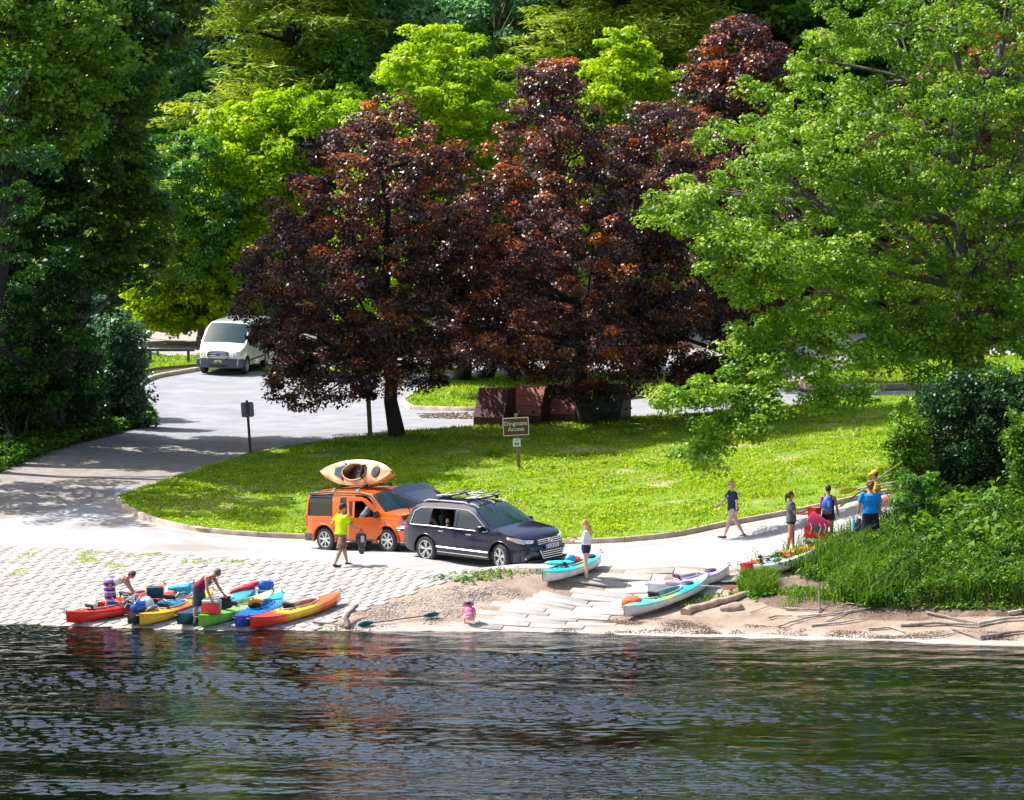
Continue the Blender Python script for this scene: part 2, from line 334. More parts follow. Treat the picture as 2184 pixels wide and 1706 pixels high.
# riverbed colour darkened with depth, standing in for light the water absorbs
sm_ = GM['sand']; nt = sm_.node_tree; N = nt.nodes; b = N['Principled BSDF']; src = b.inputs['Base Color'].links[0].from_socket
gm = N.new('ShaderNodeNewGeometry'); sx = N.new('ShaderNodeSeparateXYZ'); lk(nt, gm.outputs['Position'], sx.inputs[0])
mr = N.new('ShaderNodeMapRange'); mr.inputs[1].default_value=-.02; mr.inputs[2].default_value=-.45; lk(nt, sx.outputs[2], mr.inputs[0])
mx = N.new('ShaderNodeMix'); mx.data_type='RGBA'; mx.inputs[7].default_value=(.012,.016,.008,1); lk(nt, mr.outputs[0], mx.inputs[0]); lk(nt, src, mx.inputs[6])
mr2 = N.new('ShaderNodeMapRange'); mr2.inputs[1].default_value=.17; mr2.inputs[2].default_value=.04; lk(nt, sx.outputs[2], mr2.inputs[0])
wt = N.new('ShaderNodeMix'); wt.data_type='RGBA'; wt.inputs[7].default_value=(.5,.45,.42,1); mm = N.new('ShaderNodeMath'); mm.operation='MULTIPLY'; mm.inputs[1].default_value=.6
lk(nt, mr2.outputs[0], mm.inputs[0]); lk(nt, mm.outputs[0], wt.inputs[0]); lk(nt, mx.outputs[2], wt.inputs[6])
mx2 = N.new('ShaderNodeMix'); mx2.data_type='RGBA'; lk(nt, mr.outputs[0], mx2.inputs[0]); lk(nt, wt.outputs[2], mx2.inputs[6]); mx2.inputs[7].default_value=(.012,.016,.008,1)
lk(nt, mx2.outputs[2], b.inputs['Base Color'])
RAMP_L = [(-400,1328),(0,1328),(300,1336),(560,1344),(690,1338),(790,1295),(900,1258),(1030,1222),(1046,1213),(600,1193),(300,1177),(0,1163),(-400,1150)]
RAMP_R = [(1300,1212),(1640,1213),(1600,1238),(1440,1268),(1340,1305),(1290,1342),(1000,1338),(1060,1306),(1180,1268),(1240,1240)]
GRASSRAISE = .11
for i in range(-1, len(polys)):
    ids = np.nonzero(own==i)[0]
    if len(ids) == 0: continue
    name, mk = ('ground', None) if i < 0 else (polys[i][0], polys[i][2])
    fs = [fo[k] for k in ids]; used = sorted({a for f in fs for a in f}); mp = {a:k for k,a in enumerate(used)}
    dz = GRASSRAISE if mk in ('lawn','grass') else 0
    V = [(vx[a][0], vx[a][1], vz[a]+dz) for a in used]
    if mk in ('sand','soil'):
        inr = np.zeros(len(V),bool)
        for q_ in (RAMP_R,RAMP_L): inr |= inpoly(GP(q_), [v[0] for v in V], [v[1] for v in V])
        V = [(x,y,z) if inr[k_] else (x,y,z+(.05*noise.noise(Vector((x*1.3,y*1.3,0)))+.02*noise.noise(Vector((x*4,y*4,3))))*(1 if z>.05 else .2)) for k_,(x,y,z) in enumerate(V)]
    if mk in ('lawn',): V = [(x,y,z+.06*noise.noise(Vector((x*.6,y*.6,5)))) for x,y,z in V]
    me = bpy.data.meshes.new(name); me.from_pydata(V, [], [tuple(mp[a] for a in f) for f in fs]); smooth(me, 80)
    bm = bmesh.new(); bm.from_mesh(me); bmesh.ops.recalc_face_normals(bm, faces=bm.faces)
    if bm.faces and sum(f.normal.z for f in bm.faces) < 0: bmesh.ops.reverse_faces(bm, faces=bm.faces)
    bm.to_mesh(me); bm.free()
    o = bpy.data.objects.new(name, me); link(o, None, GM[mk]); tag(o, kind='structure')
# ---------------------------------------------------------------- kerbs
KM = mat('kerb_concrete', (.44,.36,.30), .85, var=.2, scale=3, bump=.5)
def kerb(pts, closed=False, hh=.15, ww=.17, dz=0):
    P = [G(*p).to_2d() if not isinstance(p, Vector) else p for p in pts]; Q = []
    for i in range(len(P)-(0 if closed else 1)):
        a,b = P[i],P[(i+1)%len(P)]; k = max(1,int((b-a).length/.5)); Q += [a.lerp(b,t/k) for t in range(k)]
    if not closed: Q.append(P[-1])
    for _ in range(3): Q = [Q[0]]+[(Q[i-1]+Q[i]*2+Q[i+1])/4 for i in range(1,len(Q)-1)]+[Q[-1]] if not closed else [(Q[i-1]+Q[i]*2+Q[(i+1)%len(Q)])/4 for i in range(len(Q))]
    n = len(Q); mb = MB(); vs=[]; fs=[]
    for i in range(n):
        t = (Q[(i+1)%n]-Q[i-1]) if closed else (Q[min(i+1,n-1)]-Q[max(i-1,0)]); t.normalize(); nn = Vector((-t.y,t.x)); z = H(Q[i].x,Q[i].y)+dz
        for s_,h_ in ((-.5,-.1),(-.5,hh-.03),(-.38,hh),(.38,hh),(.5,hh-.03),(.5,-.1)):
            p = Q[i]+nn*s_*ww; vs.append((p.x,p.y,z+h_))
    for i in range(n if closed else n-1):
        j = (i+1)%n
        for k in range(5): fs.append((i*6+k,i*6+k+1,j*6+k+1,j*6+k))
    # joints every 3 m: skip a hairline
    mb.add(vs, fs); o = mb.build('kerb', KM, None, ang=40, kind='structure'); return Q
KQ = kerb(kerb_front)
kerb(list(reversed([(248,1066)]+lawn_back[::-1][:4])), hh=.13)
kerb([(1000,797),(760,800),(600,806),(570,800),(575,793)])
kerb([(880,873),(858,860),(905,828),(960,815)]); kerb([(880,873),(1000,877),(1200,868),(1330,858)])
kerb([(2400,827),(2184,827),(1960,827),(1740,833),(1695,823),(1720,807),(1830,779)], ww=.3, hh=.2)
kerb([(300,850),(296,822),(330,806),(420,791)], ww=.22, hh=.16)
kerb([(325,905),(318,885),(300,860),(292,835)], ww=.45, hh=.08)
jm = mat('joint_dark',(.08,.06,.05),.9); mb = MB()
for i in range(8,len(KQ)-2,7):
    a = KQ[i]; t = (KQ[i+1]-KQ[i-1]).normalized(); z = H(a.x,a.y); ang = math.atan2(t.y,t.x)
    mb.box((a.x,a.y,z+.0735),(.014,.176,.157),Matrix.Rotation(ang,3,'Z'))
mb.build('kerb_joint', jm, None, sm=False, kind='structure')
# concrete gutter strip along the front kerb
mb = MB(); vs=[]; fs=[]
for i,a in enumerate(KQ[:60]):
    t = (KQ[min(i+1,len(KQ)-1)]-KQ[max(i-1,0)]).normalized(); nn = Vector((t.y,-t.x))
    if nn.y > 0 and i>14: nn = -nn
    for s_ in (.08,.62): p = a+nn*s_; vs.append((p.x,p.y,H(p.x,p.y)+.006))
for i in range(len(vs)//2-1): fs.append((2*i,2*i+1,2*i+3,2*i+2))
mb.add(vs,fs).build('gutter', mat('gutter_concrete',(.40,.35,.31),.9,var=.15,scale=2,bump=.3), None, kind='structure')
# ---------------------------------------------------------------- block-paved ramps: real blocks with open joints
def paving(name, poly, ang, bx, by, gap, mt, seed, stag=.5, jit=.012, jx=0.0):
    rn = random.Random(seed); ca, sa = math.cos(ang), math.sin(ang); P = GP(poly)
    cx = sum(p.x for p in P)/len(P); cy = sum(p.y for p in P)/len(P); ext = max((p-Vector((cx,cy))).length for p in P)+2
    V=[]; Fc=[]; cs=[]; C=[]; rows = int(ext/by)
    for r_ in range(-rows, rows+1):
        x = -ext+((r_%2)*stag+rn.uniform(-.1,.1))*bx; 
        while x < ext:
            l = bx*(1+rn.uniform(-jx,jx)); C.append((x+l/2, r_*by, l)); x += l
    C = np.array(C); X = cx+C[:,0]*ca-C[:,1]*sa; Y = cy+C[:,0]*sa+C[:,1]*ca; keep = inpoly(P,X,Y); C = C[keep]; X=X[keep]; Y=Y[keep]
    hx = (C[:,2]-gap)/2; hy = np.full(len(C),(by-gap)/2); n = len(C); rz = ang+NR.uniform(-.02,.02,n); dz = NR.normal(0,jit,n)
    crn = []
    for (a,b_) in ((-1,-1),(1,-1),(1,1),(-1,1)):
        for k in (1.0,.93):
            lx = a*(hx-(0 if k==1.0 else .012)); ly = b_*(hy-(0 if k==1.0 else .012)); crn.append((X+lx*np.cos(rz)-ly*np.sin(rz), Y+lx*np.sin(rz)+ly*np.cos(rz)))
    Vs = np.empty((n,12,3))
    for i in range(4):
        lo, hi = crn[i*2], crn[i*2+1]; z = HN(*lo)
        Vs[:,i] = np.stack([lo[0],lo[1],z-.02],1); Vs[:,4+i] = np.stack([lo[0],lo[1],z+.022+dz],1); Vs[:,8+i] = np.stack([hi[0],hi[1],z+.028+dz],1)
    fb = np.array([[8,9,10,11]]+[[i,(i+1)%4,4+(i+1)%4,4+i] for i in range(4)]+[[4+i,4+(i+1)%4,8+(i+1)%4,8+i] for i in range(4)])
    Fq = (np.arange(n)[:,None,None]*12+fb[None]).reshape(-1,4)
    me = npmesh(name, Vs.reshape(-1,3), Fq, {'lc': np.repeat(NR.uniform(0,1,n),12)}); me.materials.append(mt)
    o = bpy.data.objects.new(name, me); COL.objects.link(o); return tag(o, kind='structure')
def blockmat(name, a, b_):
    m, nt, bs, o = nodes(name); N = nt.nodes; at = N.new('ShaderNodeAttribute'); at.attribute_name='lc'; mx = N.new('ShaderNodeMix'); mx.data_type='RGBA'
    mx.inputs[6].default_value = a+(1,); mx.inputs[7].default_value = b_+(1,); lk(nt, at.outputs['Fac'], mx.inputs[0])
    tc = N.new('ShaderNodeTexCoord'); nz = N.new('ShaderNodeTexNoise'); nz.inputs['Scale'].default_value=2.2; nz.inputs['Detail'].default_value=8; lk(nt, tc.outputs['Object'], nz.inputs[0])
    mr = N.new('ShaderNodeMapRange'); mr.inputs[1].default_value=.3; mr.inputs[2].default_value=.7; mr.inputs[3].default_value=.78; mr.inputs[4].default_value=1.08; lk(nt,nz.outputs[0],mr.inputs[0])
    hs = N.new('ShaderNodeHueSaturation'); lk(nt, mx.outputs[2], hs.inputs['Color']); lk(nt, mr.outputs[0], hs.inputs['Value']); lk(nt, hs.outputs[0], bs.inputs['Base Color']); bs.inputs['Roughness'].default_value=.9
    MATS[name]=m; return m
bmt = blockmat('ramp_block', (.31,.29,.27), (.41,.39,.365))
paving('block_paving', RAMP_L, rad(-37), .40, .36, .045, bmt, 1, jit=.004)
paving('slab_paving', RAMP_R, rad(-13), 1.7, .37, .032, bmt, 2, jit=.002, jx=.2)
# ---------------------------------------------------------------- river
def watermat():
    m, nt, b, o = nodes('river_water'); N = nt.nodes; N.remove(b)
    geo = N.new('ShaderNodeNewGeometry')
    def mp(sx, sy, rz=0):
        q = N.new('ShaderNodeMapping'); q.inputs['Scale'].default_value = (sx,sy,1); q.inputs['Rotation'].default_value = (0,0,rz); lk(nt, geo.outputs['Position'], q.inputs['Vector']); return q.outputs[0]
    def nz(v, s, d=3, r=.55):
        q = N.new('ShaderNodeTexNoise'); q.inputs['Scale'].default_value = s; q.inputs['Detail'].default_value = d; q.inputs['Roughness'].default_value = r; lk(nt, v, q.inputs['Vector']); return q.outputs['Fac']
    def mth(op, a, c):
        q = N.new('ShaderNodeMath'); q.operation = op
        for i,x in enumerate((a,c)):
            if isinstance(x,(int,float)): q.inputs[i].default_value = x
            else: lk(nt,x,q.inputs[i])
        return q.outputs[0]
    w1 = nz(mp(.55,1.0,.05), 3.4, 3); w2 = nz(mp(.55,1.0,-.2), 9, 2); w3 = nz(mp(.35,1.0,.15), .75, 2)
    gust = N.new('ShaderNodeMapRange'); gust.inputs[1].default_value=.44; gust.inputs[2].default_value=.62; gust.inputs[3].default_value=.30; gust.inputs[4].default_value=1.3
    lk(nt, nz(mp(.25,1.0,.12), .16, 4, .6), gust.inputs[0])
    h = mth('ADD', mth('MULTIPLY', mth('ADD', mth('MULTIPLY', w1, .13), mth('MULTIPLY', w2, .045)), gust.outputs[0]), mth('MULTIPLY', w3, .05))
    bp = N.new('ShaderNodeBump'); bp.inputs['Strength'].default_value = 1; bp.inputs['Distance'].default_value = .22; lk(nt, h, bp.inputs['Height'])
    gl = N.new('ShaderNodeBsdfGlossy'); gl.inputs['Roughness'].default_value = .03; gl.inputs['Color'].default_value = (1,1,1,1); lk(nt, bp.outputs[0], gl.inputs['Normal'])
    tr = N.new('ShaderNodeBsdfTransparent'); tr.inputs[0].default_value = (.38,.46,.40,1); fr = N.new('ShaderNodeFresnel'); fr.inputs[0].default_value = 1.95; lk(nt, bp.outputs[0], fr.inputs['Normal'])
    mx = N.new('ShaderNodeMixShader'); lk(nt, fr.outputs[0], mx.inputs[0]); lk(nt, tr.outputs[0], mx.inputs[1]); lk(nt, gl.outputs[0], mx.inputs[2]); lk(nt, mx.outputs[0], o.inputs[0])
    return m
WMAT = watermat()
def wavepatch(x0,x1,y0,y1,st,seed=4):
    rg=np.random.default_rng(seed); X,Y=np.meshgrid(np.arange(x0,x1+1e-6,st),np.arange(y0,y1+1e-6,st*.85)); ny,nx=X.shape
    def field(sc, n, dirs, lam, amp):
        z=np.zeros_like(X)
        for _ in range(n):
            a=rg.normal(dirs,.55); l=rg.uniform(*lam); k=2*np.pi/l; z+=np.sin(k*(X*np.cos(a)+Y*np.sin(a))+rg.uniform(0,6.28)+.8*np.sin(X*.35+Y*.2+rg.uniform(0,6)))*amp*l
        return z/np.sqrt(n)
    g=np.zeros_like(X)
    for _ in range(14): a=rg.normal(1.62,.16); k=2*np.pi/rg.uniform(3.0,14); g+=np.sin(k*(X*np.cos(a)+Y*np.sin(a))+rg.uniform(0,6.28)+1.5*np.sin(X*.13+rg.uniform(0,6)))
    g=g/np.sqrt(7); gust=(.40+2.1/(1+np.exp(-(g-.35)*3.0)))*np.clip(1-.022*X,.6,1.5)
    z=field(1,26,1.57,(.16,.45),.0145)*gust*WAVE+field(1,12,1.45,(.7,1.8),.007)*WAVE
    e=np.minimum.reduce([(X-x0)/2,(x1-X)/2,(Y-y0)/1.0,(y1-Y)/.6]); z*=np.clip(e,0,1)
    V=np.stack([X.ravel(),Y.ravel(),z.ravel()],1); i=np.arange(ny*nx).reshape(ny,nx); Fq=np.stack([i[:-1,:-1],i[:-1,1:],i[1:,1:],i[1:,:-1]],-1).reshape(-1,4)
    return V,Fq
WX0,WX1,WY0,WY1=-20,20,83.5,114.5
V,Fq=wavepatch(WX0,WX1,WY0,WY1,.075); nv=len(V)
# flat water round the rippled patch, in the same sheet
O_=np.array([(-300,-60,0),(300,-60,0),(300,118,0),(-300,118,0),(WX0,WY0,0),(WX1,WY0,0),(WX1,V[-1,1],0),(WX0,V[-1,1],0)],float)
Fq=np.concatenate([Fq,np.array([[0,1,5,4],[1,2,6,5],[2,3,7,6],[3,0,4,7]])+nv]); me=npmesh('river',np.concatenate([V,O_]),Fq,None,True)
tag(link(bpy.data.objects.new('river', me), None, WMAT), kind='structure')
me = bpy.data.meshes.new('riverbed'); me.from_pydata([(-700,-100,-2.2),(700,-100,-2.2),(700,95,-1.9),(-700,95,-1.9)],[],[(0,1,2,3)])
tag(link(bpy.data.objects.new('riverbed', me), None, mat('deep_water_dark',(.012,.016,.008),.9)), kind='structure')  # near-black bed colour stands in for light lost in deep water
# ---------------------------------------------------------------- foliage
LM = {
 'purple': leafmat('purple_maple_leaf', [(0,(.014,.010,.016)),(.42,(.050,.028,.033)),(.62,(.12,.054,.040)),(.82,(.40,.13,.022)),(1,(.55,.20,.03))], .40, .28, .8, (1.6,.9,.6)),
 'lime': leafmat('lime_leaf', [(0,(.10,.22,.002)),(.5,(.28,.46,.002)),(1,(.46,.60,.006))], .5, .45, .35),
 'green': leafmat('green_leaf', [(0,(.02,.075,.008)),(.5,(.075,.19,.012)),(1,(.20,.36,.02))], .40, .4, .7),
 'silver': leafmat('silver_maple_leaf', [(0,(.04,.12,.006)),(.5,(.15,.31,.010)),(.8,(.29,.45,.025)),(1,(.46,.54,.22))], .5, .34, .5),
 'dark': leafmat('dark_leaf', [(0,(.008,.034,.012)),(.5,(.03,.11,.016)),(1,(.12,.29,.02))], .45, .38, .5, (1.2,1.4,.5)),
 'blue': leafmat('blue_green_leaf', [(0,(.02,.07,.035)),(.5,(.07,.18,.08)),(1,(.24,.40,.16))], .4, .35, .7, (1,1.3,.8)),
 'pine': leafmat('pine_needle', [(0,(.05,.11,.015)),(.5,(.15,.26,.03)),(1,(.32,.38,.05))], .5, .35, .4),
 'weed': leafmat('weed_leaf', [(0,(.02,.075,.006)),(.5,(.065,.18,.010)),(1,(.20,.36,.02))], .55, .36, .3),
 'grass': leafmat('grass_blade', [(0,(.09,.20,.003)),(.5,(.28,.44,.004)),(.85,(.42,.54,.01)),(1,(.52,.50,.12))], .55, .35, .3),
 'fargreen': leafmat('far_green_leaf', [(0,(.03,.10,.02)),(.5,(.12,.28,.04)),(1,(.34,.55,.06))], .45, .45, .5),
 'farblue': leafmat('far_bluegreen_leaf', [(0,(.03,.10,.06)),(.5,(.10,.26,.13)),(1,(.36,.55,.26))], .42, .4, .7, (1,1.3,.8)),
 'farpine': leafmat('far_pine_needle', [(0,(.05,.13,.02)),(.5,(.20,.34,.03)),(1,(.46,.52,.05))], .5, .4, .4),
 'berry': leafmat('red_berry', [(0,(.5,.05,.02)),(1,(.7,.1,.04))], .3, .1)}
BARK = mat('bark_brown',(.075,.06,.05),.9,var=.35,scale=5,bump=.8); BARKG = mat('bark_grey',(.11,.105,.095),.9,var=.3,scale=5,bump=.7); BARKD = mat('bark_dark',(.03,.026,.024),.9,var=.3,scale=4,bump=.7)
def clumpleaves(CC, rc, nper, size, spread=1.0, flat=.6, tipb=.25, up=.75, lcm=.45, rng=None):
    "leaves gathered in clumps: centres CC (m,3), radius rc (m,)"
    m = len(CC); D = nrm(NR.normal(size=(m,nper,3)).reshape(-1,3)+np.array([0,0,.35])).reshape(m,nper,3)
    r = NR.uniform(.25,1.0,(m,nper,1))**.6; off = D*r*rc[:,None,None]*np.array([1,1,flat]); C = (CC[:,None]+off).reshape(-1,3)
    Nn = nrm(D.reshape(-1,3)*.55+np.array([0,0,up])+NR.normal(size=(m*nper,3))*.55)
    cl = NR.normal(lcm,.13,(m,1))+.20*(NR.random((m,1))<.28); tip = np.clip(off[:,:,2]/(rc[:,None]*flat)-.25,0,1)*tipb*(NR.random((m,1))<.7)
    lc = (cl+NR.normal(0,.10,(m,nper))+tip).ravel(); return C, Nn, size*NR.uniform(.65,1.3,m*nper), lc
def tree(name, label, cat, base, prof, Y, leaf, nclump, rc, nper, size, bark=None, group=None, depth=.85, trunk_r=.22, flat=.6, lcm=.45, tipb=.25, lean=None, limbs=18, top=.9, hollow=.45, asp=.36, extra=None, up=.75, root=None, lump=.17):
    """prof: (v, uL, uR) outline rows in the photo, read at distance Y; the crown fills the solid they enclose"""
    rows = sorted(prof, key=lambda p: -p[0]); Z = np.array([aty((l+r)/2,v,Y).z for v,l,r in rows]); XL = np.array([aty(l,v,Y).x for v,l,r in rows]); XR = np.array([aty(r,v,Y).x for v,l,r in rows])
    zz = np.linspace(Z[0],Z[-1],200); wl = np.interp(zz,Z,XL); wr = np.interp(zz,Z,XR); hw = (wr-wl)/2; p = np.maximum(hw,.2)**1.25; p/=p.sum()
    k = NR.choice(200,nclump,p=p); z = zz[k]+NR.uniform(-.2,.2,nclump); ph = NR.uniform(0,2*np.pi,nclump); rho = 1-hollow*NR.random(nclump)**1.4; inner = NR.random(nclump)<.15; rho[inner]*=NR.random(inner.sum())
    # lobed outline
    lob = 1+lump*(.6*np.sin(ph*3+zz[k]*1.6+nclump)+.4*np.sin(ph*5-zz[k]*3.1)+.5*np.sin(zz[k]*4.3+ph*2)*np.sin(ph*4-nclump))
    cx = (wl+wr)[k]/2; CC = np.stack([cx+hw[k]*rho*lob*np.cos(ph)*.94, Y+hw[k]*rho*lob*np.sin(ph)*depth, z],1)
    if extra is not None: CC = np.concatenate([CC, np.array(extra)])
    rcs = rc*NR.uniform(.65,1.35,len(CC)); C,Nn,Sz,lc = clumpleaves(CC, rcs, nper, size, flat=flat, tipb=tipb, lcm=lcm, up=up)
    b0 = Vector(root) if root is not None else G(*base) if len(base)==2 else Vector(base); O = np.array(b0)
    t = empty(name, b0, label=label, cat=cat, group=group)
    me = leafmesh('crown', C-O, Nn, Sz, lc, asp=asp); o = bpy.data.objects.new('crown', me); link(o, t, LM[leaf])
    # trunk and limbs
    ztop = Z[-1]-(Z[-1]-Z[0])*(1-top); n = 9; path=[]
    ax = lambda h: (np.interp(h,Z,(XL+XR)/2), Y)
    for i in range(n):
        a = i/(n-1); h = b0.z+(ztop-b0.z)*a; c = ax(ztop); wgt = max(0,min(1,(h-b0.z)/max(1,(ztop-b0.z))))
        path.append(Vector((b0.x+(c[0]-b0.x)*wgt+.12*math.sin(i*2.1+b0.x), b0.y+(c[1]-b0.y)*wgt+.1*math.cos(i*1.7), h-(.1 if i==0 else 0))))
    rr = [trunk_r*(1.35 if i==0 else 1.0 if i==1 else 1-.9*i/n) for i in range(n)]
    mb = MB().tube([q-b0 for q in path], rr, 10); idx = NR.choice(nclump, min(limbs,nclump), replace=False)
    for j in idx:
        e = Vector(CC[j]); cand = [q for q in path[2:] if q.z < e.z-.2] or [path[2]]; s_ = cand[-1] if R.random()<.6 else R.choice(cand)
        mid = s_.lerp(e,.5)+Vector((R.uniform(-.3,.3),R.uniform(-.3,.3),R.uniform(-.1,.35))); q3 = s_.lerp(e,.78).lerp(mid,.25)+Vector((0,0,.1)); ra = trunk_r*.33*R.uniform(.6,1.2)
        mb.tube([s_-b0,mid-b0,q3-b0,e-b0],[ra,ra*.7,ra*.45,ra*.18],6)
        for _ in range(2):
            e2 = e+Vector((R.uniform(-1,1),R.uniform(-1,1),R.uniform(-.3,.6)))*rc*1.6; mb.tube([mid-b0,(mid.lerp(e2,.6))-b0,e2-b0],[ra*.4,ra*.28,ra*.1],5)
    mb.build('trunk', bark or BARK, t, ang=60, fixn=False); return t
g1 = 'purple-leaved maples on the grass'
tree('purple_maple_tree','purple-leaved maple with broad crown behind the orange box car, left of the dumpsters','tree',(843,935),
 [(868,590,700),(830,590,940),(780,560,985),(720,530,1000),(640,512,1010),(560,512,1005),(500,560,1010),(430,590,1015),(370,612,1010),(320,650,985),(280,700,930),(240,765,880),(215,800,850)],145.5,'purple',760,.46,135,.13,BARKD,g1,depth=1.12,trunk_r=.24,tipb=.35,lcm=.40,limbs=26)
tree('purple_maple_tree','tallest purple-leaved maple, its trunk in front of the green dumpster','tree',(1255,912),
 [(850,1180,1330),(805,1080,1400),(770,960,1420),(730,930,1440),(650,950,1440),(560,945,1440),(480,930,1420),(400,1010,1400),(330,1040,1330),(270,1055,1290),(220,1085,1255),(170,1100,1250),(125,1170,1235)],148.,'purple',720,.46,135,.13,BARKD,g1,depth=1.12,trunk_r=.27,tipb=.4,lcm=.43,limbs=26)
tree('purple_maple_tree','purple-leaved maple right of the dumpsters, half behind the drooping silver maple','tree',(1604,915),
 [(860,1400,1640),(800,1340,1700),(720,1310,1740),(620,1300,1740),(520,1290,1700),(420,1300,1660),(330,1290,1600),(260,1300,1500),(225,1330,1460)],151.,'purple',620,.46,130,.13,BARKD,g1,depth=1.12,trunk_r=.25,tipb=.3,lcm=.38)
tree('purple_maple_tree','purple-leaved maple whose crown top rises above its neighbours at the upper right','tree',(1560,800),
 [(560,1440,1760),(400,1430,1760),(300,1435,1740),(220,1440,1720),(150,1465,1700),(100,1490,1690),(60,1515,1655),(38,1530,1600)],163.,'purple',520,.48,110,.14,BARKD,g1,trunk_r=.25,tipb=.3)
tree('purple_maple_tree','purple-leaved maple behind the silver maple at the right edge of the photo','tree',(2080,800),
 [(700,1950,2280),(560,1900,2300),(400,1880,2300),(250,1880,2300),(130,1950,2280),(50,2020,2200)],160.,'purple',480,.55,66,.2,BARKD,g1,trunk_r=.25,tipb=.3)
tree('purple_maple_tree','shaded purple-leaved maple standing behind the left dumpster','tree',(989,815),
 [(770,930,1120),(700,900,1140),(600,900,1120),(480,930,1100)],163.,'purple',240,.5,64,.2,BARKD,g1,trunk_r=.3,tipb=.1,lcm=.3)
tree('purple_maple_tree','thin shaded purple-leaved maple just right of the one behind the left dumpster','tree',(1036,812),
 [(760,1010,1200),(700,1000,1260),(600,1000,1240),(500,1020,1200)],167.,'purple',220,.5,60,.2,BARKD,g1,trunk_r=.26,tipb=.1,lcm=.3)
tree('lime_green_tree','round domed lime-green tree rising between the two front purple maples','tree',(930,770),
 [(700,730,1130),(560,720,1140),(450,725,1130),(330,735,1120),(250,745,1115),(180,775,1100),(120,820,1065),(85,860,1030),(62,900,985)],172.,'lime',900,.55,76,.21,BARK,'lime-green trees',trunk_r=.25,flat=.4,tipb=.35,limbs=20,lcm=.5)
tree('lime_green_tree','smaller lime-green tree standing right of the tallest purple maple top','tree',(1340,770),
 [(600,1180,1480),(400,1190,1480),(300,1210,1470),(220,1222,1465),(150,1230,1440),(110,1270,1390),(62,1300,1350)],174.,'lime',620,.5,70,.21,BARK,'lime-green trees',trunk_r=.22,flat=.4,tipb=.35,lcm=.55)
tree('yellow_green_tree','wide yellow-green tree above the white van, left of the first purple maple','tree',(600,722),
 [(690,420,760),(620,380,780),(520,380,780),(430,420,790),(340,400,800),(270,430,820),(220,480,800),(190,620,780)],187.,'lime',900,.6,74,.24,BARK,'lime-green trees',trunk_r=.25,flat=.5,tipb=.3,lcm=.42)
tree('young_tree','low yellow-green tree with branches down to the road behind the van','tree',(300,720),
 [(700,250,420),(660,240,440),(600,250,470),(540,270,480),(480,300,450)],187.,'lime',420,.5,74,.2,BARK,trunk_r=.12,flat=.5,lcm=.68)
tree('roadside_tree','dark-leaved tree with slim trunk right beside the white van on its left','tree',(433,722),
 [(600,330,440),(560,260,480),(470,230,520),(400,240,510),(330,270,500),(290,320,440)],183.,'dark',150,.5,64,.22,BARKD,trunk_r=.14,lcm=.6,tipb=.35,limbs=24)
tree('orange_tipped_tree','green tree with orange-tinted shoots at its top, above the yellow-green tree','tree',(690,740),
 [(400,600,800),(280,590,820),(200,595,815),(140,620,790),(95,650,760)],190.,'green',420,.6,64,.26,BARK,trunk_r=.2,lcm=.62,tipb=.35)
# big drooping silver maple at the right
ex = []
for (u0,v0,y0,u1,v1,y1,nn,sp) in ((1780,760,127,1640,790,124,22,.7),(1640,790,124,1520,870,122,30,.6),(1520,860,122,1400,860,121,16,.45),(1640,840,123,1600,930,122,22,.5),(1560,900,122,1480,990,121,34,.55),(1760,800,125,1740,880,124,12,.35),(1850,820,124,1790,900,123.5,8,.2),(1600,700,125,1560,820,123,22,.6),(2000,700,127,1850,780,124,26,.7),(1880,620,126,2200,640,126,60,1.0),(1880,760,126,2200,740,126,60,1.0),(1950,880,125.5,2200,860,125.5,50,.9),(1600,560,125,1900,560,125,60,1.0),(1480,500,125,1620,620,125,40,.8),(1640,700,125,1880,700,125,40,.8),(1420,470,125.5,1500,420,126,26,.6),(1880,60,126,2200,40,126,20,1.1),(1850,240,125.5,2200,220,125.5,26,1.1),(1850,430,125.5,2200,400,125.5,40,1.1),(1700,330,126,1900,330,126,40,.9)):
    a = aty(u0,v0,y0); b_ = aty(u1,v1,y1)
    for _ in range(nn): q = a.lerp(b_,R.random())+Vector((R.gauss(0,sp*.7),R.gauss(0,sp*.6),R.gauss(0,sp*.45))); ex.append(tuple(q))
tree('silver_maple_tree','huge silver maple filling the upper right, branches drooping over the lawn','tree',(2060,1030),
 [(760,1780,2330),(700,1640,2400),(620,1600,2420),(540,1540,2420),(480,1450,2420),(400,1470,2420),(330,1480,2420),(260,1500,2400),(200,1620,2400),(120,1680,2380),(40,1700,2360),(-60,1740,2330),(-160,1800,2250)],130.,'silver',1100,.46,84,.14,BARKG,trunk_r=.34,flat=.55,tipb=.4,lcm=.44,limbs=46,hollow=.4,lump=.26,extra=ex,depth=.6)
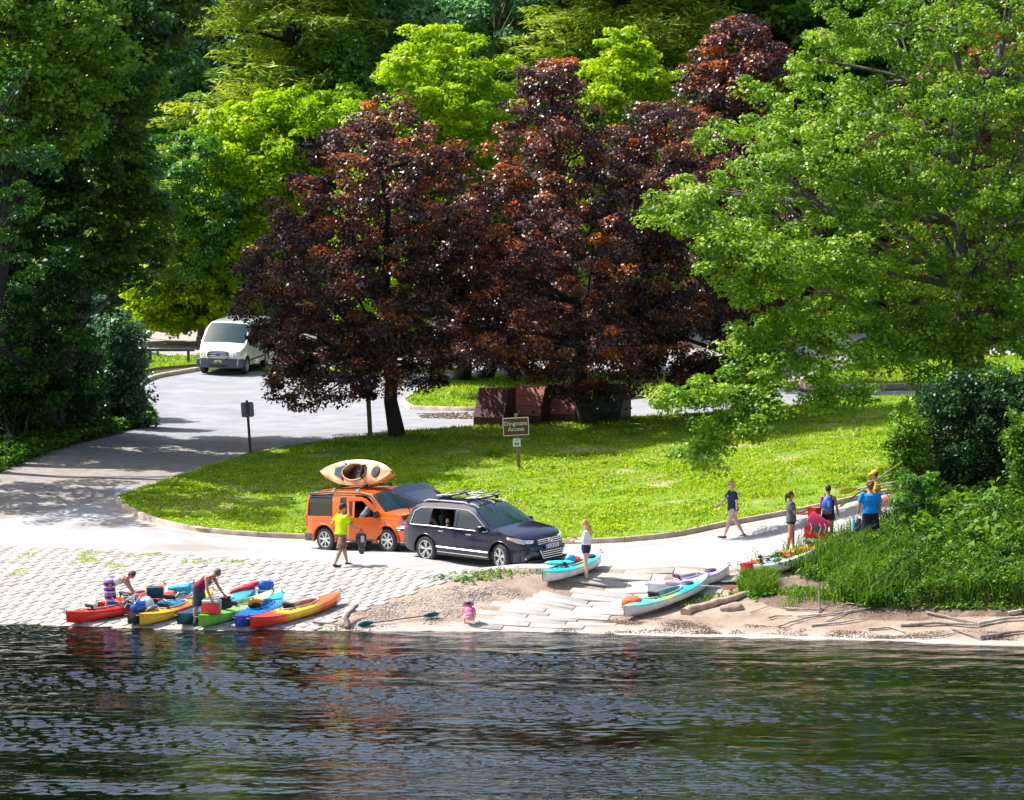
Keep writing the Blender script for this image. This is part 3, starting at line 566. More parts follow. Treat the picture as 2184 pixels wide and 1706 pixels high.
# dark trees on the left, near the road edge
tree('shade_tree','tall dark tree at the left edge leaning over the driveway, sunlit green in its top','tree',(-60,985),
 [(860,-160,190),(780,-200,230),(700,-220,250),(600,-240,280),(480,-240,250),(380,-240,230),(280,-240,290),(180,-240,340),(80,-240,370),(-20,-240,400),(-120,-200,380)],144.,'dark',950,.45,80,.17,BARKD,trunk_r=.4,tipb=.25,lcm=.36,limbs=30,hollow=.7,depth=.5,flat=.45)
tree('overhanging_tree','leafy tree behind the left-edge tree, its upper branches sunlit bright green','tree',(110,930),
 [(620,60,330),(520,80,380),(400,100,360),(300,120,330),(200,150,360),(100,200,420),(0,180,440),(-100,150,430)],148.,'green',620,.55,66,.22,BARKG,trunk_r=.3,tipb=.45,lcm=.5,limbs=30,hollow=.7,flat=.45)
tree('upper_canopy_tree','tree with bright green sunlit foliage at the upper left corner','tree',(-90,1000),
 [(330,-100,190),(240,-140,250),(150,-160,270),(60,-160,280),(-40,-150,270),(-120,-100,200)],140.,'green',460,.55,66,.2,BARKD,trunk_r=.3,tipb=.3,lcm=.74)
tree('shade_tree','dark tree cut by the left edge of the photo, nearest the paved ramp','tree',(-180,1080),
 [(800,-350,10),(650,-430,100),(450,-430,150),(250,-400,120),(100,-300,40)],134.,'dark',300,.5,62,.18,BARKD,trunk_r=.28,tipb=.25,lcm=.36,limbs=24,hollow=.8,flat=.45,depth=1.1)
# ---- shrubs by the left road edge
def shrub(label, base, prof, Y, leaf, nc, group=None, size=.15, rc=.4, lcm=.45, name='shrub', nper=60, tipb=.25, flat=.7):
    return tree(name,label,'shrub' if name=='shrub' else 'tree',base,prof,Y,leaf,nc,rc,nper,size,BARKD,group,trunk_r=.06,lcm=lcm,tipb=tipb,flat=flat,limbs=12,hollow=.6,depth=.7,top=.7)
g2='shrubs at the left road edge'
shrub('dark shrub filling the lower left behind the road-edge shrubs',(60,960),[(930,-60,170),(850,-80,200),(760,-80,200),(680,-60,180),(600,-40,140)],147.5,'dark',380,g2,lcm=.3)
shrub('bluish green shrub beside the road at the end of the left thicket, nearest the van',(270,915),[(925,150,320),(880,130,325),(820,140,320),(760,150,325),(720,180,310),(680,210,280)],152,'blue',330,g2,lcm=.4)
shrub('dark bushy shrub in the middle of the left thicket, between two lighter shrubs',(120,945),[(965,40,210),(900,20,220),(830,20,220),(760,40,220),(700,60,200)],149,'dark',330,g2,lcm=.5)
shrub('shrub with bright leaf patches low at the left edge of the photo',(20,985),[(1005,-60,80),(950,-80,110),(880,-80,110),(820,-60,90),(770,-40,60)],145.5,'weed',260,g2,lcm=.3)
shrub('tall bluish shrub at the back of the left thicket',(190,890),[(880,120,300),(800,110,300),(740,110,290),(680,120,280),(640,140,240)],157,'blue',260,g2,lcm=.25)
# ---- right thicket
g3='bushes on the right bank'
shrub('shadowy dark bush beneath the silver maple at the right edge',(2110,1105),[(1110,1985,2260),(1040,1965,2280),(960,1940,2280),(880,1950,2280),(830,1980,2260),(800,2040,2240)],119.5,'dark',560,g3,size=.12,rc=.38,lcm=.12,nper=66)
shrub('light green feathery bush at the left of the right thicket, above the yellow cap',(1945,1065),[(1075,1905,1990),(1010,1895,1985),(950,1890,1975),(900,1905,1970)],118.6,'weed',120,g3,size=.11,rc=.3,lcm=.6,nper=44)
shrub('thin leafy sapling hanging over the person in the blue shirt',(1925,1110),[(1110,1905,1975),(1060,1895,1990),(1010,1905,1990)],115.4,'dark',46,g3,size=.11,rc=.26,lcm=.7,nper=36)
shrub('bright lime bush at the right edge of the photo above the bank weeds',(2170,1040),[(1040,2150,2260),(980,2145,2260),(900,2155,2250),(880,2165,2240)],116.5,'weed',110,g3,size=.12,rc=.32,lcm=.5,nper=50)
# ---- forest backdrop: every tree its own object, sharing a few crowns
def proto(kind, leaf, hh, ww, seed, bark, size=.3, nclump=230, nper=60, rc=.8, flat=.55, tipb=.3, lcm=.45, z0=.25):
    "tree built at the origin: returns crown, trunk, limb meshes"
    global NR
    old = NR; NR = np.random.default_rng(seed); u = NR.random(nclump)
    if kind == 'pine':
        zl = z0+(1-z0)*u; w_ = ww*(1-u*.75)*(.6+.4*NR.random(nclump)); ph = NR.integers(0,24,nclump)*2.399+np.floor(u*14)*1.3; rho = .25+.75*NR.random(nclump)
        zl = z0+(1-z0)*(np.round(u*11+.8*np.sin(ph))/11)+NR.normal(0,.016,nclump)
    else:
        zl = z0+(1-z0)*u; t_ = (zl-z0)/(1-z0); w_ = ww*np.sqrt(np.clip(1-(t_*1.25-.45)**2/.75,.08,1)); ph = NR.uniform(0,6.283,nclump); rho = 1-.55*NR.random(nclump)**1.3
    CC = np.stack([w_*rho*np.cos(ph), w_*rho*np.sin(ph), zl*hh+ (-.12*w_*rho if kind=='pine' else 0)],1)
    C,Nn,Sz,lc = clumpleaves(CC, rc*NR.uniform(.7,1.3,nclump), nper, size, flat=flat, tipb=tipb, lcm=lcm)
    cm = leafmesh('crown', C, Nn, Sz, lc, asp=.10 if kind=='pine' else .36, fold=.03 if kind=='pine' else .12); cm.materials.append(LM[leaf])
    mb = MB().tube([(0,0,-.5),(.05,0,hh*.15),(.15,.1,hh*.5),(0,.1,hh*.93)],[hh*.021,hh*.016,hh*.011,hh*.003],9)
    for j in NR.choice(nclump,26,replace=False):
        e = Vector(CC[j]); zs = max(hh*.12,e.z-(.02 if kind=='pine' else .12)*hh-R.random()*hh*.04); s_ = Vector((.1,.05,zs)); m_ = s_.lerp(e,.5)+Vector((0,0,.1*R.random()*hh*.1)); ra=hh*.0045
        mb.tube([s_,m_,e],[ra,ra*.6,ra*.2],5)
    tm = mb.mesh('trunk'); tm.materials.append(bark); smooth(tm,60); NR = old
    return cm, tm
PRO = {'pine':proto('pine','farpine',20,4.6,1,BARKD,.30,380,130,.75,.42,.3,.5,.2), 'pine2':proto('pine','farpine',20,4.2,2,BARKD,.30,300,110,.75,.3,.2,.25,.25),
 'oak':proto('oak','fargreen',18,4.6,3,BARKD,.3,330,76,.85,.5,.35,.42,.15), 'oak2':proto('oak','fargreen',18,4.2,4,BARKG,.26,320,80,.8,.5,.35,.42,.1),
 'blue':proto('oak','farblue',18,3.8,5,BARKG,.26,330,80,.75,.6,.4,.62,.1), 'dark':proto('oak','farblue',18,4.2,6,BARKD,.26,340,80,.8,.5,.4,.62,.1)}
def ptree(kind, u, v, Y, hh, name, label, group, wf=1.0, rz=None):
    p = aty(u,v,Y); z = H(p.x,Y); k = hh/(20 if 'pine' in kind else 18)
    t = empty(name,(p.x,Y,z),rz if rz is not None else R.uniform(0,6.28),label=label,cat='tree',group=group); t.scale=(k*wf,k*wf,k)
    for nm,me in zip(('crown','trunk'),PRO[kind]): link(bpy.data.objects.new(nm,me),t)
gB='trees of the wooded hillside behind the parking lot'
BT = [('pine',640,194,26,'pine_tree','white pine with layered pale boughs at the top, left of centre',1.7),('pine',1330,196,26,'pine_tree','white pine with long bare limbs above the smaller lime-green tree',1.7),
 ('pine',1530,202,26,'pine_tree','white pine with thick dark trunk right of the long-limbed pine',1.4),('pine2',400,206,24,'pine_tree','shaded pine with dark trunk above the slim roadside tree',1.),
 ('pine2',560,212,26,'pine_tree','dark pine just left of the pale-boughed white pine',.9),('pine2',300,210,25,'pine_tree','leftmost shaded pine behind the left trees',1.),
 ('blue',830,196,17.5,'poplar_tree','silvery blue-green tree directly left of the domed lime tree top',.95),('blue',1060,200,18.5,'poplar_tree','silvery blue-green tree directly right of the domed lime tree top',.95),
 ('blue',960,208,21,'poplar_tree','silvery blue-green tree behind the top of the domed lime tree',.9),('oak',1190,204,18,'forest_tree','mid green tree behind the tip of the tallest purple maple',.9),
 ('oak2',720,203,17,'forest_tree','mid green tree below the pale pine boughs',1.),('dark',500,205,17,'forest_tree','dark green tree low beneath the shaded pines',1.),
 ('dark',370,205,18,'forest_tree','dark green tree left of the shaded pine trunk',1.),('oak2',230,200,14,'forest_tree','green tree behind the upper left foliage',1.1),
 ('pine',1640,206,23,'pine_tree','pine behind the crown of the raised purple maple',1.),('oak',1750,200,21,'forest_tree','green tree behind the left side of the silver maple top',1.1),
 ('oak',1880,204,22,'forest_tree','green tree behind the middle of the silver maple top',1.1),('oak2',2010,200,21,'forest_tree','green tree behind the right side of the silver maple top',1.1),
 ('oak',2150,204,22,'forest_tree','green tree cut by the right edge of the photo',1.1),('oak2',1300,196,14,'forest_tree','green tree behind the smaller lime-green tree',1.),
 ('dark',880,208,24,'forest_tree','tall dark tree at the very top centre',1.),('dark',1110,212,26,'forest_tree','tall dark tree right of the top centre',1.),('dark',760,212,26,'forest_tree','tall dark tree behind the pale-boughed pine',1.)]
for k_,u,Y,hh,nm,lb,wf in BT: ptree(k_,u,300,Y,hh,nm,lb,gB,wf)
gC='rear row of the wooded hillside'
for i,u in enumerate(range(-120,2400,105)):
    where = 'left' if u<500 else 'centre left' if u<1000 else 'centre right' if u<1500 else 'right'
    ptree(R.choice(['dark','oak2','pine2','dark']),u+R.uniform(-25,25),300,224+R.uniform(-5,10),R.uniform(17,23),'hillside_tree','tall tree in the deep shade of the rear hillside row',gC,1.15)
for i,u in enumerate(range(-150,2450,130)):
    ptree(R.choice(['oak2','dark','oak']),u+R.uniform(-25,25),600,R.uniform(200,208),R.uniform(6,9),'understorey_tree','low understorey tree along the far edge of the parking lot','understorey trees at the far edge of the parking lot',1.7)
# ---------------------------------------------------------------- grass, weeds
def scatter(poly, n, seed, dens=None):
    rg = np.random.default_rng(seed); P = np.array([tuple(p) for p in (GP(poly) if not isinstance(poly[0],Vector) else poly)]); lo = P.min(0); hi = P.max(0)
    lo = np.maximum(lo,[-30,0]); hi = np.minimum(hi,[30,400]); out = []
    while sum(map(len,out)) < n:
        q = rg.uniform(lo,hi,(n,2)); q = q[inpoly(P,q[:,0],q[:,1])]
        if dens is not None: q = q[rg.random(len(q)) < dens(q)]
        out.append(q)
    q = np.concatenate(out)[:n]; return np.column_stack([q, HN(q[:,0],q[:,1])])
BARE = [(560,1076,1.5,.7),(640,1090,.8,.4),(1000,1066,1.1,.5),(1245,1078,1.6,.5),(1150,1030,.8,.3),(1400,1140,1.0,.4),(1480,1115,1.3,.4),(1700,1078,1.7,.7),(1640,1092,1.1,.4),(1780,1060,1.2,.6),(1850,1046,1.5,.6),(940,1120,.9,.3),(420,1100,.7,.3),(1320,1050,.7,.3),(800,1120,.6,.3)]
BARE = [(G(u,v),a,b_) for u,v,a,b_ in BARE]
def bare(q):
    m = np.ones(len(q)); nz_ = pn(q,1.6,12)
    for g_,a,b_ in BARE: d_ = ((q[:,0]-g_.x)/a)**2+((q[:,1]-g_.y)/b_/1.6)**2; m = np.minimum(m, np.clip(d_*.55+nz_*1.2+.02,0.03,1))
    return m
def pn(q, s, sd=0): return np.array([noise.noise(Vector((a*s,b_*s,sd))) for a,b_ in q[:,:2]])
P = scatter(LAWN, 95000, 5, lambda q: bare(q)*np.where(np.abs(q[:,0]) < 24, 1, 0)*(np.clip(1.15-2.6*np.clip(pn(q,.55,9)-.12,0,1),.05,1)))
P[:,2] += GRASSRAISE-.02; pat = pn(P,.8)*.5+pn(P,2.5,4)*.35; near = np.clip((150-P[:,1])/30,0,1)
n = len(P); me = blademesh('lawn_grass', P, NR.uniform(.05,.13,n)*(1+.7*np.clip(pn(P,.9,7),-.5,1)), NR.uniform(.03,.08,n), NR.uniform(.2,1.2,n), .52+pat*1.2+.12*pn(P,.22,33)+NR.normal(0,.16,n))
tag(link(bpy.data.objects.new('lawn_grass',me),None,LM['grass']),kind='stuff',label='thick bright green grass and clover covering the lawn',cat='grass')
C,Nn,Sz,lc = clumpleaves(scatter(LAWN, 5200, 6, lambda q: bare(q)*(np.clip(pn(q,.5,2)+.35,0,1)*(q[:,1]<140)))+np.array([0,0,GRASSRAISE+.04]), np.full(5200,.16), 9, .085, flat=.35, lcm=.5, tipb=.2)
tag(link(bpy.data.objects.new('clover',leafmesh('clover',C,Nn,Sz,lc)),None,LM['grass']),kind='stuff',label='broad-leaved clover and weeds among the lawn grass',cat='weeds')
for i,(pp,nn) in enumerate((([(560,792),(780,790),(1000,790),(1000,797),(760,800),(580,805)],1500),([(860,858),(905,828),(1000,808),(1400,795),(1460,810),(1420,845),(1200,866),(1000,876),(880,872)],6000),([(1690,822),(1720,806),(1830,778),(1950,765),(2400,760),(2400,826),(2184,826),(1960,826),(1740,832)],9000),([(250,810),(330,789),(430,780),(430,764),(200,764)],1500))):
    P = scatter(pp, nn, 20+i); P[:,2]+=GRASSRAISE-.02; n=len(P); me = blademesh('island_grass', P, NR.uniform(.07,.16,n), NR.uniform(.06,.14,n), NR.uniform(.2,1,n), .5+pn(P,.7)*.5+NR.normal(0,.12,n))
    tag(link(bpy.data.objects.new('island_grass',me),None,LM['grass']),kind='stuff',label='mown grass on a kerbed island or verge beside the road',cat='grass',group='grass on the islands and verges')
# grass growing in ramp joints
P = scatter([(0,1166),(300,1180),(560,1197),(400,1225),(120,1215),(0,1235)],900,31, lambda q: (pn(q,1.1,3)>.22)*1.); n=len(P)
tag(link(bpy.data.objects.new('joint_grass',blademesh('joint_grass',P,NR.uniform(.05,.1,n),NR.uniform(.03,.06,n),NR.uniform(.3,1.2,n),NR.uniform(.3,.9,n))),None,LM['grass']),kind='stuff',label='small grass tufts in the joints of the paved ramp',cat='grass')
# bank weeds
BANK = [(1592,1234),(1600,1222),(1680,1208),(1760,1178),(1860,1137),(1960,1097),(2400,1060),(2400,1292),(2184,1292),(1980,1294),(1850,1302),(1790,1284),(1752,1244),(1690,1228),(1640,1234)]
P = scatter(BANK, 6200, 41); hb_ = .35+.5*np.clip((P[:,0]-9)/4,0,1)+.25*pn(P,.9,3); C,Nn,Sz,lc = clumpleaves(P+np.stack([np.zeros(len(P)),np.zeros(len(P)),NR.uniform(.1,1,len(P))*hb_],1), NR.uniform(.1,.28,len(P)), 15, .11, flat=.7, lcm=.40, tipb=.3); lc += np.repeat(pn(P,.7,8)*.5,15)
tag(link(bpy.data.objects.new('bank_weeds',leafmesh('bank_weeds',C,Nn,Sz,lc,asp=.24)),None,LM['weed']),kind='stuff',label='dense leafy green weeds covering the river bank at right',cat='weeds')
P = scatter(BANK, 14000, 42, lambda q: np.clip(pn(q,.5,1)+.55,0,1)); n=len(P)
tag(link(bpy.data.objects.new('bank_grass',blademesh('bank_grass',P,NR.uniform(.35,.95,n),NR.uniform(.012,.03,n),NR.uniform(.15,.6,n),NR.normal(.6,.2,n),2)),None,LM['weed']),kind='stuff',label='long arching grass blades among the bank weeds',cat='grass')
P = scatter([(1660,1215),(1700,1170),(1740,1140),(1760,1150),(1700,1200)], 120, 43); n=len(P)
tag(link(bpy.data.objects.new('tall_grass_stems',blademesh('tall_grass_stems',P,NR.uniform(.4,.9,n),NR.uniform(.012,.02,n),NR.uniform(.2,.5,n),NR.normal(.2,.1,n),2)),None,LM['weed']),kind='stuff',label='tall thin grass stems in front of the person with red bags',cat='grass')
P = scatter([(1900,1180),(2000,1110),(2400,1060),(2400,1210),(2184,1230),(2000,1220)], 230, 44); C,Nn,Sz,lc = clumpleaves(P+np.stack([P[:,0]*0,P[:,0]*0,NR.uniform(.6,1.0,len(P))],1), NR.uniform(.15,.35,len(P)), 8, .22, flat=.5, lcm=.58, tipb=.25)
tag(link(bpy.data.objects.new('broad_leaved_weeds',leafmesh('broad_leaved_weeds',C,Nn,Sz,lc,asp=.38)),None,LM['weed']),kind='stuff',label='large pale broad leaves on top of the bank weeds at right',cat='weeds')
P = scatter([(1870,1135),(1900,1105),(1935,1110),(1920,1135)], 40, 45); C,Nn,Sz,lc = clumpleaves(P+np.array([0,0,.75]), np.full(len(P),.1), 4, .07)
tag(link(bpy.data.objects.new('red_flowers',leafmesh('red_flowers',C,Nn,Sz,lc)),None,LM['berry']),kind='stuff',label='small patch of red-orange flowers atop the bank weeds',cat='flowers')
P = np.concatenate([scatter([(1575,1268),(1585,1240),(1650,1238),(1655,1262),(1620,1276)], 1500, 55), scatter([(1660,1300),(1700,1270),(1780,1268),(1800,1300),(1740,1290)], 160, 56)]); n=len(P)
tag(link(bpy.data.objects.new('grass_tuft',blademesh('grass_tuft',P,NR.uniform(.2,.6,n),NR.uniform(.012,.03,n),NR.uniform(.2,.8,n),NR.normal(.66,.18,n),2)),None,LM['weed']),kind='stuff',label='bright arching grass tuft beside the driftwood log',cat='grass')
# ground cover under the left thicket
P = scatter([(-300,1080),(0,1006),(120,962),(240,925),(330,905),(318,880),(290,850),(100,860),(-300,900)], 6500, 46); C,Nn,Sz,lc = clumpleaves(P+np.stack([np.zeros(len(P)),np.zeros(len(P)),NR.uniform(.05,.35,len(P))],1), NR.uniform(.15,.35,len(P)), 12, .15, flat=.6, lcm=.4)
tag(link(bpy.data.objects.new('ground_cover',leafmesh('ground_cover',C,Nn,Sz,lc)),None,LM['weed']),kind='stuff',label='low leafy ground cover along the left edge of the driveway',cat='weeds')
# small weeds on the sand
P = np.concatenate([scatter([(1560,1262),(1660,1268),(1800,1285),(1900,1300),(2184,1305),(2184,1290),(1900,1285),(1700,1255)],300,50), scatter([(1340,1300),(1400,1280),(1590,1262),(1640,1275),(1480,1300)],60,47), scatter([(900,1235),(1050,1218),(1180,1222),(1000,1250)],60,48), scatter([(1590,1262),(1640,1245),(1660,1270),(1600,1275)],260,49)])
C,Nn,Sz,lc = clumpleaves(P+np.array([0,0,.05]), NR.uniform(.06,.2,len(P)), 12, .09, flat=.6, lcm=.6)
tag(link(bpy.data.objects.new('sand_weeds',leafmesh('sand_weeds',C,Nn,Sz,lc,asp=.25)),None,LM['weed']),kind='stuff',label='scattered small green weeds on the sandy shore',cat='weeds')
# ---------------------------------------------------------------- stones, litter, driftwood
def rocks(name, P, s0, s1, mt, **k):
    bm = bmesh.new(); bmesh.ops.create_icosphere(bm, subdivisions=1, radius=1); bv = np.array([v.co[:] for v in bm.verts]); bf = np.array([[v.index for v in f.verts] for f in bm.faces]); bm.free()
    n=len(P); s = NR.uniform(s0,s1,(n,1,1))*NR.uniform(.6,1.4,(n,1,3))*np.array([1,1,.55]); V = bv[None]*s*(1+NR.normal(0,.12,(n,len(bv),1)))+P[:,None]
    me = npmesh(name, V.reshape(-1,3), (np.arange(n)[:,None,None]*len(bv)+bf[None]).reshape(-1,3), {'lc':np.repeat(NR.random(n),len(bv))}); return tag(link(bpy.data.objects.new(name,me),None,mt),kind='stuff',**k)
stm = blockmat('river_stone',(.22,.19,.17),(.58,.54,.5)); ltm = blockmat('leaf_litter_bits',(.07,.045,.03),(.2,.13,.09))
rocks('gravel', scatter([(690,1342),(800,1296),(900,1262),(1040,1240),(1120,1270),(1010,1310),(940,1330),(780,1345)],2600,51), .010,.038, stm, label='loose grey and white river stones between the two ramps', cat='gravel')
rocks('shore_debris', scatter([(1180,1345),(1330,1315),(1500,1325),(1700,1340),(2184,1350),(2184,1366),(1600,1352),(1300,1350)],9000,52, lambda q: np.clip(pn(q,1.2,5)+.3,0,1)), .006,.020, ltm, label='dark leaf and twig debris strewn along the waterline', cat='debris')
rocks('road_debris', scatter([(890,882),(1000,880),(1200,872),(1180,886),(1000,894),(900,892)],900,53), .03,.08, ltm, label='dead leaves gathered at the kerb behind the front maple', cat='leaf litter')
DW = mat('driftwood',(.26,.21,.185),.85,var=.35,scale=7,bump=.7); DWL = mat('driftwood_pale',(.42,.37,.35),.8,var=.25,scale=6,bump=.6); DWD = mat('driftwood_dark',(.15,.115,.095),.85,var=.3,scale=6,bump=.6)
def stick(pts, r, name, label, cat, mt=DW, group=None, lift=.04, n=7):
    "pts: (u, v[, extra height]) along the stick"
    W3 = []; r = r*(.66 if name=='driftwood_branch' else 1)
    for p in pts:
        g = G(p[0],p[1]); g.z += lift+r*.6+(p[2] if len(p)>2 else 0); W3.append(g)
    o0 = W3[0].copy(); Q = []
    for i in range(len(W3)-1):
        for t in range(4):
            q = W3[i].lerp(W3[i+1],t/4); Q.append(q-o0+Vector((R.uniform(-1,1),R.uniform(-1,1),R.uniform(-.5,.5)))*r*.35)
    Q.append(W3[-1]-o0); m = len(Q); mb = MB().tube(Q,[r*(1-.55*i/m)*R.uniform(.88,1.12) for i in range(m)],n)
    o = mb.build(name, mt, None, ang=60, label=label, cat=cat, group=group); o.location = o0; return o
stick([(1458,1312),(1530,1290),(1602,1268)],.15,'driftwood_log','thick pale driftwood log lying on the sand below the drooping bank grass','log',mat('log_pale',(.40,.30,.22),.85,var=.3,scale=4,bump=.7),n=12,lift=-.03)
stick([(742,1341),(738,1335,.2),(750,1322,.25),(762,1316,.33)],.085,'driftwood_stump','upright bent driftwood stub at the waterline right of the red and yellow kayak','driftwood',DWD,lift=-.05,n=9)
stick([(668,1331),(700,1334),(734,1338)],.05,'driftwood_branch','driftwood branch lying against the bent stub at the waterline','driftwood',DW)
stick([(1747,1318),(1748,1300,.25),(1746,1290,.55),(1750,1290,.68),(1762,1290,.70)],.03,'upright_stick','thin bent stick standing upright on the beach below the weeds','stick',DWD,lift=-.1)
gs='driftwood along the beach'
ST = [([(1675,1302),(1720,1304),(1760,1303)],.05,'pale branch lying left of the upright bent stick'),([(1680,1332),(1740,1318),(1800,1305)],.035,'curved branch in the pile right of the upright stick, lowest one'),
 ([(1700,1318),(1780,1312),(1860,1300)],.04,'long branch across the middle of the driftwood pile'),([(1760,1330),(1800,1312),(1830,1296)],.03,'slanting twig in the driftwood pile'),
 ([(1730,1338),(1790,1332),(1850,1322)],.05,'low bowed branch on the water side of the driftwood pile'),([(1920,1338),(2000,1334),(2085,1338)],.085,'thick pale driftwood trunk left of the fishbone twigs'),
 ([(1975,1310),(2030,1322),(2085,1334)],.05,'branch slanting down onto the thick pale driftwood trunk'),([(2085,1336),(2140,1325),(2200,1320)],.08,'split pale driftwood limb at the right edge, upper one'),
 ([(2090,1365),(2150,1354),(2220,1348)],.08,'long dark driftwood limb nearest the water at the right edge'),([(1955,1364),(2010,1360),(2050,1350)],.03,'thin twig reaching out at the waterline'),
 ([(2030,1345),(2060,1356),(2090,1366)],.045,'short branch joining the waterline limb'),([(2150,1312),(2184,1305),(2240,1300)],.06,'driftwood branch cut by the right photo edge, farthest from water'),
 ([(1850,1345),(1900,1342),(1930,1352)],.05,'half-buried pale branch beside the shore debris'),([(1640,1322),(1655,1318),(1690,1318)],.045,'short broken pale stick alone on the sand'),
 ([(1660,1340),(1690,1330),(1720,1328)],.03,'small twig left of the driftwood pile'),([(1990,1305),(2005,1295),(2000,1288)],.05,'pale bent branch sticking out of the weeds'),
 ([(1600,1310),(1640,1296),(1665,1290)],.02,'slim twig beside the brown rock'),([(1790,1296),(1810,1290),(1850,1296)],.03,'twig at the foot of the weeds above the pile')]
for p,r,l in ST: stick(p,r,'driftwood_branch',l,'driftwood',R.choice([DW,DWL,DW]),gs)
rk = MB(); g = G(1561,1302); q0 = len(rk.v); rk.ball((0,0,.06),(.34,.2,.15),12,8); rk.v = [(x+.05*math.sin(y*20),y+.03*math.sin(x*17),z+.03*math.sin(x*9+y*12)) for x,y,z in rk.v]
o = rk.build('rock', mat('rock_brown',(.33,.24,.19),.85,var=.25,scale=5,bump=.6), None, ang=60, label='brown rounded rock on the sand right of the driftwood log', cat='rock'); o.location = g
# ---------------------------------------------------------------- vehicles
def paint(name, col, rough=.22, metal=.0, coat=1.0, flake=.0):
    return mat(name, col, rough, metal, var=.06, scale=1.5, coat=coat, spec=.6)
RUB = mat('tyre_rubber',(.035,.034,.034),.8,var=.25,scale=9,bump=.3); BLK = mat('black_plastic',(.022,.022,.024),.5,var=.2,scale=8); ALU = mat('alloy',(.62,.63,.65),.28,.75,var=.08)
CHR = mat('chrome',(.8,.81,.83),.12,1.0,var=.04); INT = mat('car_interior',(.03,.03,.032),.8,var=.2); HLG = mat('headlight_glass',(.62,.64,.66),.08,.3,coat=1,var=.1); TLR = mat('tail_light_red',(.55,.02,.03),.15,coat=1,var=.1)
GLS = glass('tinted_glass',(.006,.009,.012),.08); WSG = glass('windscreen_glass',(.02,.06,.07),.30); AMB = mat('amber_lens',(.8,.25,.1),.2,coat=1); PLW = mat('plate_white',(.75,.77,.8),.4); PLB = mat('plate_blue',(.03,.08,.5),.4); PLY = mat('plate_yellow',(.75,.66,.25),.4); LET = mat('letter_dark',(.015,.015,.02),.5)
def text(body, size, mtl, parent, M, name='lettering', ext=.002, sx=1):
    cu = bpy.data.curves.new(name,'FONT'); cu.body = body; cu.size = size; cu.align_x='CENTER'; cu.align_y='CENTER'; cu.extrude = ext; cu.space_line=.95
    o = bpy.data.objects.new(name, cu); COL.objects.link(o); dg = bpy.context.evaluated_depsgraph_get(); me = bpy.data.meshes.new_from_object(o.evaluated_get(dg)); bpy.data.objects.remove(o)
    o = bpy.data.objects.new(name, me); me.materials.clear(); me.materials.append(mtl); COL.objects.link(o); o.parent = parent; o.matrix_local = M @ Matrix.Diagonal((sx,1,1,1)); return o
def facing(loc, nrmv, up=(0,0,1), tilt=0):
    n = Vector(nrmv).normalized(); u = Vector(up); x = u.cross(n).normalized(); y = n.cross(x)
    m = Matrix((x,y,n)).transposed().to_4x4(); m.translation = Vector(loc); return m
